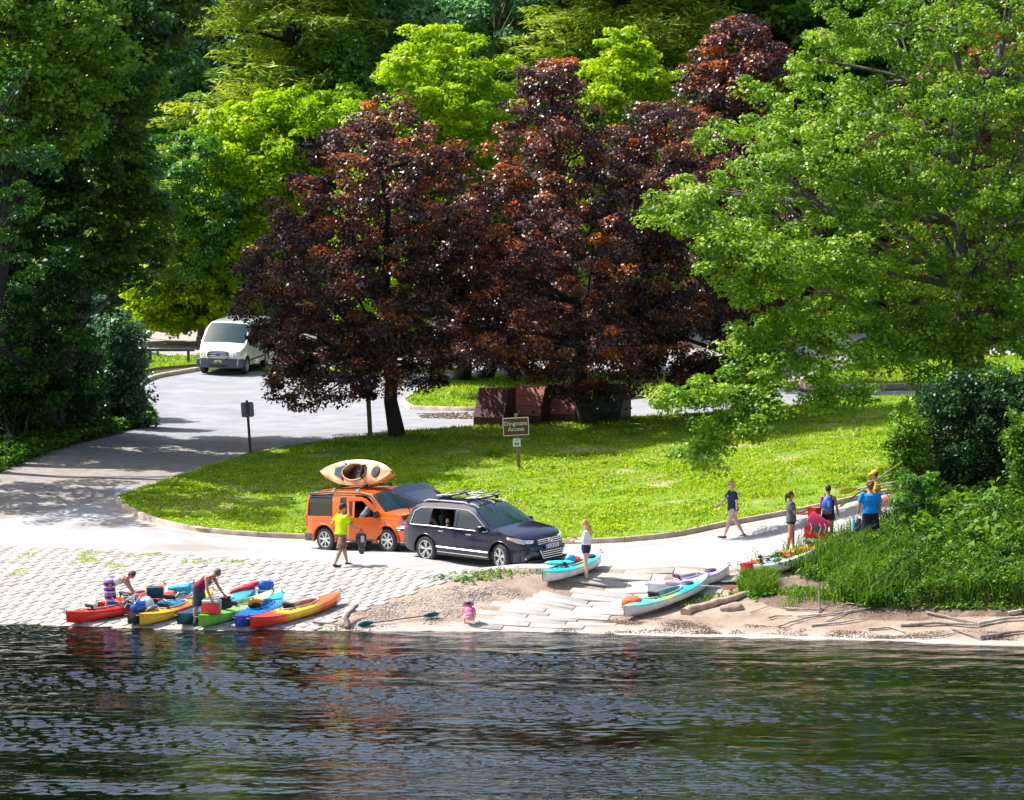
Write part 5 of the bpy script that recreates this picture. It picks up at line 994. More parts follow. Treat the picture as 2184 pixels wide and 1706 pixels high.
# ---------------------------------------------------------------- dumpsters
def dumpster(u, v, mtl, side_m, label, logo=False, lidlines=True):
    q=G(u,v); q.y += .7; q.x += .25; t = empty('dumpster',(q.x,q.y,H(q.x,q.y)),rad(-68+ -0),label=label,cat='dumpster',group='bear-proof dumpsters in a row by the access road')
    # local: x = back, y = across; front slopes back
    t.rotation_euler=(0,0,rad(68)); w=.60
    prof=[(-.55,.0),(-.55,.36),(-.02,1.42),(.55,1.42),(.55,0)]
    m=MB().prism(prof,'y',-w,w); b=m.build('bin',side_m,t,sm=False)
    d=Vector((.53,1.06)).normalized(); 
    def on(s_,h_,off): p=Vector((-.55,.36))+d*s_; nn=Vector((-d.y,d.x)); return (p.x+nn.x*off, h_, p.y+nn.y*off)
    vs=[on(a,b_,o_) for o_ in (.004,.03) for a in (.03,1.16) for b_ in (-w+.03,w-.03)]
    l=MB().add(vs,[(0,1,3,2),(4,6,7,5),(0,4,5,1),(2,3,7,6),(0,2,6,4),(1,5,7,3)]).build('lid',mtl,t,sm=False)
    for s_ in (.40,.80): MB().add([on(a,b_,o_) for o_ in (.031,.036) for a in (s_,s_+.012) for b_ in (-w+.05,w-.05)],[(0,1,3,2),(4,6,7,5),(0,4,5,1),(2,3,7,6)]).build('lid_seam',LET,l,sm=False)
    for b_ in (-.3,.3): MB().box(on(.16,b_,.05),(.05,.09,.07),bev=.01).build('latch',CHR if b_>0 else BLK,l)
    MB().box((-.56,0,.06),(.06,1.2,.12),bev=.01).box((.3,-w-.02,.5),(.5,.05,.06)).build('skid',BLK,t)
    if logo:
        m=MB()
        for k in range(3):
            a=2*math.pi*k/3+.5; P=[(.22+.13*math.cos(a+j*.42), -w-.012, .98+.13*math.sin(a+j*.42)) for j in range(4)]; m.tube(P,[.03,.03,.045,.004],5,lat=(0,1,0))
        m.build('recycling_mark',mat('mark_gold',(.45,.33,.12),.5),t)
    return t
BRL=mat('brown_lid',(.40,.16,.125),.45,var=.08,scale=2); BRS=mat('brown_steel',(.085,.035,.032),.5,var=.15,scale=2); BRD=mat('shaded_brown_lid',(.12,.045,.045),.45,var=.1); GRL=mat('green_lid',(.05,.11,.10),.45,var=.1); GRS=mat('green_steel',(.015,.05,.045),.5,var=.15)
dumpster(1040,915,BRD,BRS,'dark maroon dumpster leftmost in the row, in full shade')  # lid is a darker copy of the brown one, shade put into its colour
dumpster(1118,911,BRL,BRS,'brown dumpster with leaf shadows on its sunlit lid, second from the left')
dumpster(1192,908,BRL,BRS,'brown dumpster just left of the maple trunk, third in the row')
dumpster(1288,905,GRL,GRS,'dark green recycling dumpster with a gold arrows mark, rightmost in the row',True)
# ---------------------------------------------------------------- signs, posts, rail
WOOD=mat('post_wood',(.20,.15,.11),.85,var=.25,scale=8,bump=.4); WDK=mat('post_dark',(.06,.05,.05),.8,var=.2)
SBR=mat('sign_brown',(.12,.035,.022),.5,var=.06); SWH=mat('sign_white',(.75,.76,.76),.45,var=.04); SGR=mat('sign_back_grey',(.16,.19,.22),.5,.4,var=.1); SRD=mat('sign_red',(.42,.012,.02),.4)
q=G(1107,1005); s1=empty('access_sign',q,0,label='brown sign reading Dingmans Access on a wooden post in the lawn',cat='sign'); s1.rotation_euler=(0,rad(-3),rad(-3))
MB().box((0,0,.92),(.11,.09,2.0),bev=.01).build('post',WOOD,s1)
b=MB().box((-.02,-.075,1.50),(.88,.04,.60),bev=.012).build('sign_board',SBR,s1,sm=False)
m=MB(); 
for c,d in (((-.02,-.099,1.785),(.86,.012,.022)),((-.02,-.099,1.215),(.86,.012,.022)),((-.439,-.0995,1.5),(.022,.0125,.548)),((.399,-.0995,1.5),(.022,.0125,.548))): m.box(c,d)
m.build('border',SWH,b,sm=False); text('Dingmans\nAccess',.195,SWH,b,facing((-.02,-.097,1.505),(0,-1,0)),ext=.004)
b=MB().box((-.02,-.065,.96),(.25,.02,.27),bev=.005).build('notice_plate',SWH,s1,sm=False); MB().ball((-.06,-.078,.93),(.03,.006,.045)).ball((.02,-.078,.93),(.032,.006,.04)).box((-.02,-.077,1.05),(.16,.006,.012)).box((-.02,-.077,1.02),(.10,.006,.01)).box((-.02,-.077,.86),(.13,.006,.012)).build('notice_print',mat('print_blue',(.03,.06,.12),.5),b)
q=G(535,972); s2=empty('road_sign',q,0,label='small rounded sign seen from its grey back on a thin dark post',cat='sign'); s2.rotation_euler=(0,rad(-4),0)
MB().box((0,0,.9),(.09,.07,2.05),bev=.01).build('post',WDK,s2); m=MB().prism([(.16*a+.06*math.cos(t),1.60+.20*b_+.06*math.sin(t)) for a,b_,t0 in ((1,1,0),(-1,1,90),(-1,-1,180),(1,-1,270)) for t in [rad(t0+k*22.5) for k in range(5)]],'y',.045,.06); m.build('sign_plate',SGR,s2,sm=False); MB().ball((0,-.04,1.42),.02).build('bolt',CHR,s2)
q=G(790,932); s3=empty('wooden_post',q,0,label='weathered wooden post just left of the front maple trunk',cat='post'); s3.rotation_euler=(0,rad(-3),0)
MB().box((0,0,.95),(.16,.14,2.2),bev=.015).build('post_shaft',WOOD,s3); MB().box((.06,.085,1.75),(.24,.02,.34),bev=.004).build('plate',SGR,s3)
q=G(612,800); s4=empty('no_entry_sign',q,0,label='red and white no-entry sign half hidden by purple leaves near the van',cat='sign')
MB().tube([(0,.03,0),(0,.03,2.4)],.03,8).build('post',SGR,s4); MB().box((0,-.01,2.02),(.72,.02,.76),bev=.008).build('sign_plate',SWH,s4,sm=False)
rd=MB().lathe([(.001,0),(.33,0),(.33,.014),(.001,.014)],32); rd.v=[(x,-.0345+y,2.02+z) for x,y,z in rd.v]; rd=rd.build('red_disc',SRD,s4); MB().box((0,-.04,2.02),(.46,.008,.10)).build('white_bar',SWH,rd,sm=False)
q=G(368,777); s5=empty('wooden_rail',q,rad(2),label='low dark wooden barrier rail left of the van',cat='rail')
MB().box((-.2,0,.62),(2.3,.14,.12),bev=.02).build('rail_beam',WDK,s5)
for x in (-.95,.68): MB().box((x,0,.27),(.12,.12,.60),bev=.01).build('post',WDK,s5)
q=G(2028,995); s6=empty('notice_board',q,rad(20),label='weathered pale-topped board on a grey post, mostly hidden in the dark bush',cat='sign')
MB().box((0,0,.5),(.14,.1,1.1),bev=.01).build('post',SGR,s6); MB().box((.1,-.05,1.1),(.7,.3,.06),Matrix.Rotation(.3,3,'X'),bev=.01).build('board',mat('board_pale',(.5,.5,.48),.6),s6)
# ---------------------------------------------------------------- kayaks
PLA = vcol('kayak_plastic',.32,.35); CLOTHV = vcol('printed_cloth',.8,0)
BLKF = mat('black_fabric',(.025,.025,.03),.8,var=.3,scale=12)
def kayak(label, A, B, Wd=.38, hull=(.6,.6,.6), deck=None, pal=None, sit=True, c0=(-.02,.34,.25), seatc=None, hatch=None, lift=0, roll=0, Mx=None, L=None, name='kayak', seat=True, h0=.27, rise=.13, bungee=True, group='kayaks pulled up on the ramps', cockc=None, rimc=None, sink=.03):
    """A = near/left keel end, B = far/right keel end (photo pixels on the ground)"""
    if Mx is None:
        a, b = G(*A), G(*B); L = (b-a).length*1.06; mid = (a+b)/2; f = (b-a).normalized(); l = Vector((0,0,1)).cross(f).normalized(); u = f.cross(l)
        mid.z = max(mid.z, H(mid.x,mid.y)-sink)+.01+lift; M = Matrix((f,l,u)).transposed().to_4x4(); M.translation = mid; M = M@Matrix.Rotation(roll,4,'X')
    else: M = Mx
    t = empty(name, label=label, cat='kayak', group=group); t.rotation_mode='QUATERNION'; t.location = M.translation; t.rotation_quaternion = M.to_quaternion()
    deck = deck or hull; pal = pal or (lambda x,y,z,top: deck if top else hull)
    n=41; ct, ca_, cw = c0
    def sec(tt):
        q = abs(tt); b = max(.012, Wd*(1-q**2.3)**.8); k = .09*q**5; s_ = h0+rise*q**2.8; return b,k,s_
    Hm, Dm = MB(), MB(); ys = [-1,-.93,-.85,-.74,-.6,-.4,-.2,0,.2,.4,.6,.74,.85,.93,1]
    for i in range(n):
        tt = -1+2*i/(n-1); b,k,s_ = sec(tt); x = tt*L/2
        for y,z in ((-1,s_),(-1.0,k+(s_-k)*.7),(-.93,k+(s_-k)*.34),(-.62,k+.03*(s_-k)/.27),(-.2,k),(.2,k),(.62,k+.03*(s_-k)/.27),(.93,k+(s_-k)*.34),(1.0,k+(s_-k)*.7),(1,s_)): Hm.v.append((x,y*b,z)); Hm.c.append(pal(tt,y,z,False))
        d = (tt-ct)/ca_; wc = cw*math.sqrt(max(0,1-d*d)) if abs(d)<1 else 0
        for y in ys:
            z = s_+.055*(1-abs(tt)**2)*(1-y*y)+.02*(1-abs(tt))*(1 if abs(y)<.9 else 0); yy = y*b
            inside = wc > .03 and abs(yy) < wc
            if inside: z = .06+.04*abs(y)
            elif wc>.05 and abs(abs(yy)-wc)<.03: z += .015
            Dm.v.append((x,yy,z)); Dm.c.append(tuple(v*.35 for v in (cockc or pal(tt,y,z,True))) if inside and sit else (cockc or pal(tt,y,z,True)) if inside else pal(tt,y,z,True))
    for i in range(n-1):
        for j in range(9): Hm.f.append((i*10+j,i*10+j+1,i*10+j+11,i*10+j+10))
        m = len(ys)
        for j in range(m-1): Dm.f.append((i*m+j,(i+1)*m+j,(i+1)*m+j+1,i*m+j+1))
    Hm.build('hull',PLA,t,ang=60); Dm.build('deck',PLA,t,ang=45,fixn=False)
    rim = [(ct*L/2+ca_*L/2*math.cos(a), cw*.98*math.sin(a), sec(ct+ca_*math.cos(a))[2]+.075) for a in [i*math.pi/14 for i in range(29)]]
    mr_ = MB().tube(rim,.019,6,col=rimc or deck); mr_.build('cockpit_rim',PLA,t)
    if seat:
        sx = (ct-.35*ca_)*L/2; MB().box((sx,0,.14),(.40,.36,.06),bev=.025).build('seat',BLKF,t); MB().box((sx-.20,0,.34),(.06,.38,.30),Matrix.Rotation(-.35,3,'Y'),bev=.03).build('seat_back',seatc or BLKF,t)
    for e in (-1,1):
        b,k,s_=sec(e*.97); MB().tube([(e*L*.485,0,s_+.03),(e*(L/2+.03),.02,s_+.07),(e*(L/2+.05),0,s_-.02)],.010,5).tube([(e*(L/2+.05),-.06,s_-.03),(e*(L/2+.05),.06,s_-.03)],.015,6).build('handle',BLK,t)
    if hatch is not None:
        for hx_ in hatch:
            s_=sec(hx_)[2]; MB().lathe([(.001,.045),(.15,.04),(.17,.02),(.17,0)],20,axis='z',c=(hx_*L/2,0,s_+.045)).build('hatch',BLK,t,ang=40)
    if bungee:
        for e in (-.62,): 
            s_=sec(e)[2]; m=MB()
            for dx in (-.18,.0,.18): m.tube([(e*L/2+dx,-.17,s_+.055),(e*L/2+dx+.09,0,s_+.085),(e*L/2+dx,.17,s_+.055)],.006,4)
            m.build('deck_bungee',BLK,t,sm=False)
    t['L']=L; return t
def solid(c): return lambda x,y,z,t: c
red=(.75,.035,.01); ora=(.85,.22,.02); yel=(.85,.50,.02); blu=(.01,.25,.62); dbl=(.005,.035,.10); grn=(.18,.55,.04); lgr=(.45,.72,.22); tea=(.02,.42,.48); whi=(.72,.72,.74); mint=(.35,.75,.5)
def mixc(a,b,f): f=max(0,min(1,f)); return tuple(p+(q-p)*f for p,q in zip(a,b))
def grad(stops): 
    def fn(x,y,z,t):
        x += .05*math.sin(y*4+z*9)
        for (x0,c0),(x1,c1) in zip(stops,stops[1:]):
            if x<=x1: return mixc(c0,c1,(x-x0)/(x1-x0))
        return stops[-1][1]
    return fn
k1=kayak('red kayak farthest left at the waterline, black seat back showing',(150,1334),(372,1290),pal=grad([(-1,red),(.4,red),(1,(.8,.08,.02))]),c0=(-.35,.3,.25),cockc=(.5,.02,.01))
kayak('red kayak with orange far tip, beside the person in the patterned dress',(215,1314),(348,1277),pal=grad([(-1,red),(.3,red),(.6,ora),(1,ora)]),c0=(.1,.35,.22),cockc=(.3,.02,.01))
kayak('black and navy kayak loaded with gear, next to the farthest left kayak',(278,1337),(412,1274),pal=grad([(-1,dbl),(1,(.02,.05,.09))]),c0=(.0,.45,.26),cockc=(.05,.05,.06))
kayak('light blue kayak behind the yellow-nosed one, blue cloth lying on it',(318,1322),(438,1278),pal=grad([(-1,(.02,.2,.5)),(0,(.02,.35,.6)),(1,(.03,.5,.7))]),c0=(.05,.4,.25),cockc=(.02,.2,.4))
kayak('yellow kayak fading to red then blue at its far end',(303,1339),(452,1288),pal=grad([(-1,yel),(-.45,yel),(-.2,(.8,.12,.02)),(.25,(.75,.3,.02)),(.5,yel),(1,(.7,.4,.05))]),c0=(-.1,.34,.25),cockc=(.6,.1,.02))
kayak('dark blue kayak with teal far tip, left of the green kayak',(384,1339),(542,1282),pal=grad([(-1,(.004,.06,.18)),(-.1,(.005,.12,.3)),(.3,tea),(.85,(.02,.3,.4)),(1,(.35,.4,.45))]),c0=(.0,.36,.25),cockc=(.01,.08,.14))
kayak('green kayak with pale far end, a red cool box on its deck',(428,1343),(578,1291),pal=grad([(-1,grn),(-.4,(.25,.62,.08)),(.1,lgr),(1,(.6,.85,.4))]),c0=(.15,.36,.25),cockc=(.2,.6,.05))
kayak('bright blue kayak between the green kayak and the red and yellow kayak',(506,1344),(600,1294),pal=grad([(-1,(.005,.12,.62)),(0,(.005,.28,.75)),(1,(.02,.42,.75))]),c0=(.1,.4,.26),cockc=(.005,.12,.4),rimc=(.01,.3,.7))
k7=kayak('red and yellow kayak nearest the water at the right end of the left row',(540,1346),(722,1291),pal=grad([(-1,red),(-.5,(.8,.06,.01)),(-.38,yel),(.1,yel),(.35,(.85,.15,.01)),(.75,(.85,.12,.01)),(1,ora)]),c0=(.1,.38,.26),cockc=(.25,.01,.01),Wd=.39)
k8=kayak('teal and lime kayak with white hull lying beside the person in the white top',(1162,1246),(1280,1207),hull=whi,pal=lambda x,y,z,t: (grad([(-1,(.15,.7,.35)),(-.8,(.02,.55,.55)),(-.2,(.03,.55,.6)),(.0,(.25,.65,.2)),(.3,(.02,.35,.4)),(.55,(.05,.55,.5)),(1,(.35,.8,.5))])(x,y,z,t) if (t or z>.2+.1*abs(x)**3) else whi),c0=(-.02,.4,.25),cockc=(.03,.2,.25),hatch=(.62,))
kayak('lilac kayak with white hull on the slab ramp, behind the teal and yellow one',(1390,1276),(1553,1238),pal=lambda x,y,z,t: ((.55,.30,.62) if abs(x)<.55 else (.72,.55,.78)) if (t or z>.22+.1*abs(x)**3) else whi,c0=(.0,.34,.25),cockc=(.2,.08,.25),hatch=(.55,),seatc=mat('seat_purple',(.12,.02,.06),.7))
kayak('teal and lime kayak with white hull nearest the driftwood log, orange bag at its nose',(1338,1321),(1508,1255),pal=lambda x,y,z,t: (grad([(-1,(.3,.75,.55)),(-.6,(.05,.6,.6)),(-.2,(.45,.7,.15)),(.15,(.03,.45,.6)),(.5,(.03,.5,.6)),(.8,(.35,.8,.4)),(1,(.4,.8,.55))])(x,y,z,t) if (t or z>.2+.12*abs(x)**3) else whi),c0=(-.05,.38,.25),cockc=(.3,.3,.02),hatch=(.5,))
kayak('red kayak at the foot of the bank weeds, its square red nose facing left',(1590,1230),(1770,1186),sink=.3,pal=grad([(-1,(.78,.01,.02)),(.5,(.75,.04,.01)),(1,ora)]),c0=(-.2,.4,.25),cockc=(.08,.02,.03),h0=.30,rise=.1)
kayak('white kayak half hidden by the bank weeds, blue and white towel inside',(1618,1234),(1745,1200),sink=.3,pal=solid((.68,.7,.68)),c0=(-.3,.42,.26),cockc=(.03,.04,.07),lift=.02)
kayak('orange kayak with yellow nose lying along the top of the weedy bank',(1668,1208),(1845,1158),sink=.3,pal=grad([(-1,ora),(-.6,yel),(-.2,(.85,.45,.03)),(0,ora),(1,red)]),c0=(.0,.34,.24),cockc=(.5,.04,.02),lift=.03)
# kayak on the roof of the orange car, tipped on its side
Me = ele.matrix_world.copy(); bpy.context.view_layer.update(); Me = ele.matrix_world.copy()
MR = Me@Matrix.Translation((-.42,-.10,2.24))@Matrix.Rotation(rad(66),4,'X')@Matrix.Rotation(rad(180),4,'Z')@Matrix.Translation((0,0,-.16))
tan=(.72,.36,.14); 
kr=kayak('tan and orange kayak strapped on its side on the orange car roof',None,None,Mx=MR,L=2.95,Wd=.40,pal=lambda x,y,z,t: mixc((.78,.50,.28),(.40,.18,.09),.5+.5*math.sin(x*5+y*3+math.sin(x*11)*1.2)) if t else mixc((.80,.35,.03),(.72,.40,.2),z*2.5),c0=(.05,.32,.27),cockc=(.10,.045,.02),rimc=(.70,.42,.22),hatch=(-.56,),bungee=False,group=None,rise=.10)
MB().prism([(.52,-.2),(.86,-.10),(.86,.10),(.52,.2)],'z',.335,.355).build('rear_hatch_cover',mat('hatch_blue_black',(.02,.03,.05),.25,coat=.5),kr,ang=40)
for x in (.49,): MB().ball((x,-.24,.34),.035).ball((x,.24,.34),.035).build('deck_fitting',BLK,kr)
# ---------------------------------------------------------------- gear
def blob(c, r, name, label, cat, mtl, seed=0, n=18, amp=.25, group=None, parent=None):
    mb=MB().ball((0,0,0),r,n,12); mb.v=[tuple(Vector(v)*(1+amp*noise.noise(Vector(v)*5+Vector((seed,0,0)))+amp*.5*noise.noise(Vector(v)*13+Vector((0,seed,0))))) for v in mb.v]
    o=mb.build(name,mtl,parent,ang=70,label=label,cat=cat,group=group); o.location=c; return o
def onpx(u,v,h=0,fwd=0): g=G(u,v); g.y-=fwd; g.z=H(g.x,g.y)+h; return g
bp=mat('bag_blue',(.01,.10,.50),.35,coat=.2,var=.2); bw=mat('bag_clear',(.55,.62,.68),.3,coat=.3,var=.2); rdc=mat('red_cloth',(.65,.02,.04),.7,var=.25); rnr=mat('orange_cloth',(.85,.10,.03),.7,var=.2)
blob(onpx(294,1331,.50),(.24,.2,.17),'dry_bag','shiny blue plastic bag on the nose of the black kayak','bag',bp,1)
blob(onpx(312,1327,.52),(.22,.2,.19),'plastic_bag','whitish translucent plastic bag right of the shiny blue one','bag',bw,2)
bb = blob(onpx(282,1328,.58),(.26,.2,.15),'gear_bundle','tangled black and white straps and gear heaped on the black kayak','gear',BLKF,3,amp=.5)
m=MB()
for i in range(26):
    a=Vector((R.gauss(0,.16),R.gauss(0,.1)-.12,R.gauss(.05,.08))); m.tube([a,a+Vector((R.uniform(-.1,.1),-.05,R.uniform(-.02,.1))),a+Vector((R.uniform(-.18,.18),-.03,R.uniform(-.12,.12)))],.014,5)
m.build('strap',mat('strap_white',(.5,.5,.55),.6),bb)
m=MB(); m.box((0,0,.0),(.46,.16,.34),Matrix.Rotation(.3,3,'X'),bev=.06); o=m.build('life_vest',mat('vest_dark',(.02,.04,.07),.7,var=.2),None,label='dark rounded seat back standing up from the black kayak',cat='seat'); o.location=onpx(331,1311,.62)
blob(onpx(394,1300,.60),(.34,.16,.10),'towel','turquoise cloth draped over the light blue kayak','cloth',mat('cloth_turq',(.02,.40,.65),.7,var=.2),5,amp=.5)
# red cool box on the green kayak
c=empty('cool_box',onpx(452,1337,.36),rad(-18),label='red cool box with white lid on the green kayak',cat='cool box')
MB().box((0,0,.16),(.44,.30,.30),bev=.03,taper=1.06).build('box',mat('cooler_red',(.72,.02,.03),.35,coat=.3),c); MB().box((0,0,.345),(.46,.32,.07),bev=.02).build('lid',mat('cooler_white',(.68,.74,.78),.4),c); MB().tube([(-.24,0,.2),(-.25,0,.40),(.25,0,.40),(.24,0,.2)],.012,6).build('handle',mat('cooler_white',(.7,.75,.8),.4),c)
c=empty('blue_cooler',onpx(567,1283,.04),rad(-10),label='blue cool box with pale lid on the ramp behind the green kayak',cat='cool box')
MB().box((0,0,.13),(.40,.28,.26),bev=.025).build('box',mat('cooler_blue',(.01,.10,.45),.35,coat=.3),c); MB().box((0,0,.28),(.42,.30,.05),bev=.02).build('lid',mat('cooler_pale',(.45,.60,.75),.4),c)
b=blob(onpx(567,1283,.47),(.23,.18,.19),'beach_bag','rounded blue bag with white top sitting on the blue cool box','bag',mat('bag_royal',(.01,.12,.55),.5,var=.15),6,amp=.12); MB().ball((0,0,.10),(.2,.15,.10)).build('bag_top',mat('bag_white',(.55,.68,.8),.5,var=.25,scale=9),b); MB().tube([(-.12,-.1,.12),(-.08,-.14,.26),(.08,-.14,.26),(.12,-.1,.12)],.012,5).build('strap',bw,b)
o=blob(onpx(521,1286,.42),(.42,.12,.10),'rolled_towel','bundle of bright red cloth on the teal end of the dark blue kayak','cloth',rdc,7,amp=.5); o.rotation_euler=(0,rad(-18),rad(32))
o=MB().box((0,0,0),(.34,.10,.34),Matrix.Rotation(-.2,3,'Y'),bev=.05).build('seat_pad',BLKF,None,label='black padded seat back standing behind the red cool box',cat='seat'); o.location=onpx(480,1325,.50)
o=blob(onpx(1347,1313,.40),(.24,.18,.15),'mesh_bag','crumpled orange-red bag on the nose of the teal kayak nearest the log','bag',rnr,8,amp=.4)
o=blob(onpx(1655,1222,.34),(.34,.16,.10),'blue_towel','blue and white striped towel bundled in the white kayak','towel',mat('towel_blue',(.25,.38,.65),.8,var=.7,scale=14),9,amp=.5)
b=blob(onpx(1192,1232,.42),(.40,.2,.06),'teal_paddle_bag','teal fabric spread over the front of the kayak beside the person in white','cloth',mat('cloth_teal',(.05,.55,.55),.5,var=.3,scale=8),10,amp=.4)
blob(onpx(1216,1228,.46),(.16,.14,.14),'drybag','upright blue dry bag in the cockpit of the kayak beside the person in white','bag',mat('drybag_blue',(.01,.28,.50),.4),11,amp=.2)
blob(onpx(1229,1224,.42),(.13,.10,.08),'orange_gear','orange cloth in the kayak beside the person in white','cloth',rnr,12,amp=.4)
def paddle(P0, P1, label, shaft, bladec, blades=(0,1), bl=.46, bwid=.10, r=.015, group='paddles'):
    a,b=Vector(P0),Vector(P1); d=(b-a).normalized(); s_=d.cross(Vector((0,0,1))); s_=s_.normalized() if s_.length>.05 else Vector((1,0,0)); n_=s_.cross(d); L=(b-a).length
    t=empty('paddle',a,label=label,cat='paddle',group=group); a0=d*(bl*.7 if 0 in blades else 0); b0=d*(L-(bl*.7 if 1 in blades else 0))
    MB().tube([a0,(a0+b0)/2,b0],r,8).build('shaft',shaft,t)
    for k in blades:
        o_ = Vector((0,0,0)) if k==0 else d*L; e=d if k==0 else -d; m=MB(); m.tube([o_+e*bl*x for x in (0,.12,.35,.65,.9,1.0)],[(bwid*w_,.008+.006*w_) for w_ in (.35,.8,1,.85,.4,.15)],10,lat=s_.lerp(n_,.5) if k else s_.lerp(n_,.55)); m.build('blade',bladec,t)
    return t
SH=mat('paddle_shaft',(.03,.03,.035),.3); tl=mat('blade_teal',(.005,.16,.17),.35); yl=mat('blade_yellow',(.75,.80,.02),.4); ob=mat('blade_orange',(.85,.32,.02),.35); wb=mat('blade_white',(.62,.66,.70),.35); shp=mat('shaft_pale',(.55,.52,.5),.35)
paddle(onpx(764,1338,.07),onpx(936,1317,.10),'paddle with teal blade lying on the shore right of the driftwood stub',SH,tl,bwid=.11)
paddle(onpx(528,1325,.50),onpx(600,1312,.45),'paddle with orange-yellow blade lying across the bright blue kayak',SH,ob,(0,),bl=.55,bwid=.12)
paddle(onpx(1418,1277,.42),onpx(1572,1272,.25),'pale-shafted paddle lying across the teal kayak nearest the log',shp,mat('blade_pink',(.8,.4,.35),.4),bwid=.09)
paddle(onpx(1742,1166,.28),onpx(1840,1160,.50),'paddle with white blade and red shaft on the orange kayak',mat('shaft_red',(.5,.02,.04),.4),wb,(0,),bl=.55,bwid=.12)
# ---------------------------------------------------------------- people
def skinm(n_, c): return mat('skin_'+n_, c, .5, var=.08, scale=3)
SK=skinm('fair',(.62,.34,.25)); SKT=skinm('tanned',(.46,.23,.15)); SKL=skinm('light',(.68,.42,.33)); SKD=skinm('ruddy',(.52,.25,.18))
def remesh(mb, name, mt_, parent, vox=.011, it=2, cut=None):
    me=mb.mesh(name); bm=bmesh.new(); bm.from_mesh(me); bmesh.ops.recalc_face_normals(bm,faces=bm.faces); bm.to_mesh(me); bm.free()
    o=bpy.data.objects.new(name,me); COL.objects.link(o); m1=o.modifiers.new('r','REMESH'); m1.mode='VOXEL'; m1.voxel_size=vox; m2=o.modifiers.new('s','SMOOTH'); m2.iterations=it; m2.factor=.5
    dg=bpy.context.evaluated_depsgraph_get(); me2=bpy.data.meshes.new_from_object(o.evaluated_get(dg)); bpy.data.objects.remove(o); bpy.data.meshes.remove(me); me2.name=name; me2.materials.clear(); me2.materials.append(mt_); smooth(me2,180)
    o=bpy.data.objects.new(name,me2); COL.objects.link(o); o.parent=parent; return o
def D(a, b=0, side=1): a,b=rad(a),rad(b); return Vector((math.sin(a)*math.cos(b), side*math.sin(b), -math.cos(a)*math.cos(b)))
def person(label, loc, yaw, H_=1.75, skin=SK, lean=2, legs=((0,0),(0,0)), arms=((5,8,10),(5,8,10)), head=0, turn=0, top=None, bot=None, shoes=None, hair=None, girth=1.0, lift=0, extra=None, zoff=0, fist=25):
    """angles in degrees; legs = (thigh forward, knee bend) left then right; arms = (forward, out, elbow bend)"""
    k=H_/1.75; ext=[.44*math.cos(rad(a))+.43*math.cos(rad(a-b))+.075 for a,b in [q[:2] for q in legs]]; hz=max(ext); g=girth
    t=empty('person',loc,yaw,label=label,cat='person'); t.scale=(k,k,k); t.location.z+=zoff
    d=Vector((math.sin(rad(lean)),0,math.cos(rad(lean)))); P=Vector((0,0,hz+.05)); lat=(0,1,0); Bd=MB(); J={}
    at_=lambda s_: P+d*s_
    Bd.tube([at_(-.10),at_(-.02),at_(.12),at_(.30),at_(.42),at_(.485)],[(.12*g,.10*g),(.155*g,.115*g),(.130*g,.10*g),(.155*g,.112*g),(.150*g,.09*g),(.07,.06)],18,lat=lat,rnd=True)
    hd=Vector((math.sin(rad(lean*.55+head)),0,math.cos(rad(lean*.55+head)))); nb=at_(.47); hc=nb+hd*.205; Bd.tube([nb-d*.05,nb+hd*.04,nb+hd*.14],[.06,.054,.052],12)
    rot=Matrix.Rotation(rad(turn),3,'Z')@Matrix.Rotation(rad(lean*.55+head),3,'Y'); rel=lambda x,y,z: hc+rot@Vector((x,y,z))
    Bd.ball(hc,(.094,.076,.112),16,12,rot=rot); Bd.ball(rel(.025,0,-.06),(.062,.055,.062),12,9,rot=rot); Bd.tube([rel(.085,0,.012),rel(.105,0,-.02),rel(.115,0,-.028)],[.011,.015,.011],8,rnd=True)
    for s_ in (-1,1): Bd.ball(rel(-.005,s_*.078,-.01),(.018,.012,.03),8,6,rot=rot)
    Bd.ball(rel(.085,0,-.062),(.012,.024,.010),8,6,rot=rot)
    for i,s_ in ((0,1),(1,-1)):
        a,o_,e=arms[i][:3]; sh=at_(.435)+Vector((0,s_*.185*g,0)); d1=D(a,o_,s_); el=sh+d1*.29; d2=D(a+e,o_*(.3 if len(arms[i])<4 else arms[i][3]),s_); wr=el+d2*.25; J['el%d'%i]=el; J['wr%d'%i]=wr; J['sh%d'%i]=sh; J['d2%d'%i]=d2
        Bd.tube([at_(.42)+Vector((0,s_*.10,0)),sh,sh.lerp(el,.35),el,el.lerp(wr,.3),wr],[.05,.055*g,.047*g,.037,.039,.025],12,rnd=True)
        # palm, four bent fingers, thumb
        dn=D(a+e+12,o_,s_); pn_=Vector((0,s_,0)); pn_=(pn_-dn*pn_.dot(dn)).normalized(); w_=dn.cross(pn_).normalized(); pc=wr+dn*.055
        Bd.tube([wr-dn*.01,wr+dn*.04,wr+dn*.085],[(.027,.020),(.040,.017),(.040,.015)],10,lat=w_,rnd=True)
        for q,(off,ln) in enumerate(((-.030,.058),(-.010,.070),(.010,.066),(.029,.052))):
            b0=wr+dn*.08+w_*off; c1=(dn*math.cos(rad(fist))-pn_*math.sin(rad(fist))); c2=(dn*math.cos(rad(fist*2.4))-pn_*math.sin(rad(fist*2.4))); Bd.tube([b0,b0+c1*ln*.55,b0+c1*ln*.55+c2*ln*.55],[.0105,.0098,.0085],7,rnd=True)
        tb=wr+dn*.03-w_*.034*(1); Bd.tube([tb,tb+(dn*.6-w_*.7).normalized()*.035,tb+(dn*.85-w_*.45).normalized()*.065],[.013,.012,.010],7,rnd=True); J['hand%d'%i]=wr+dn*.09
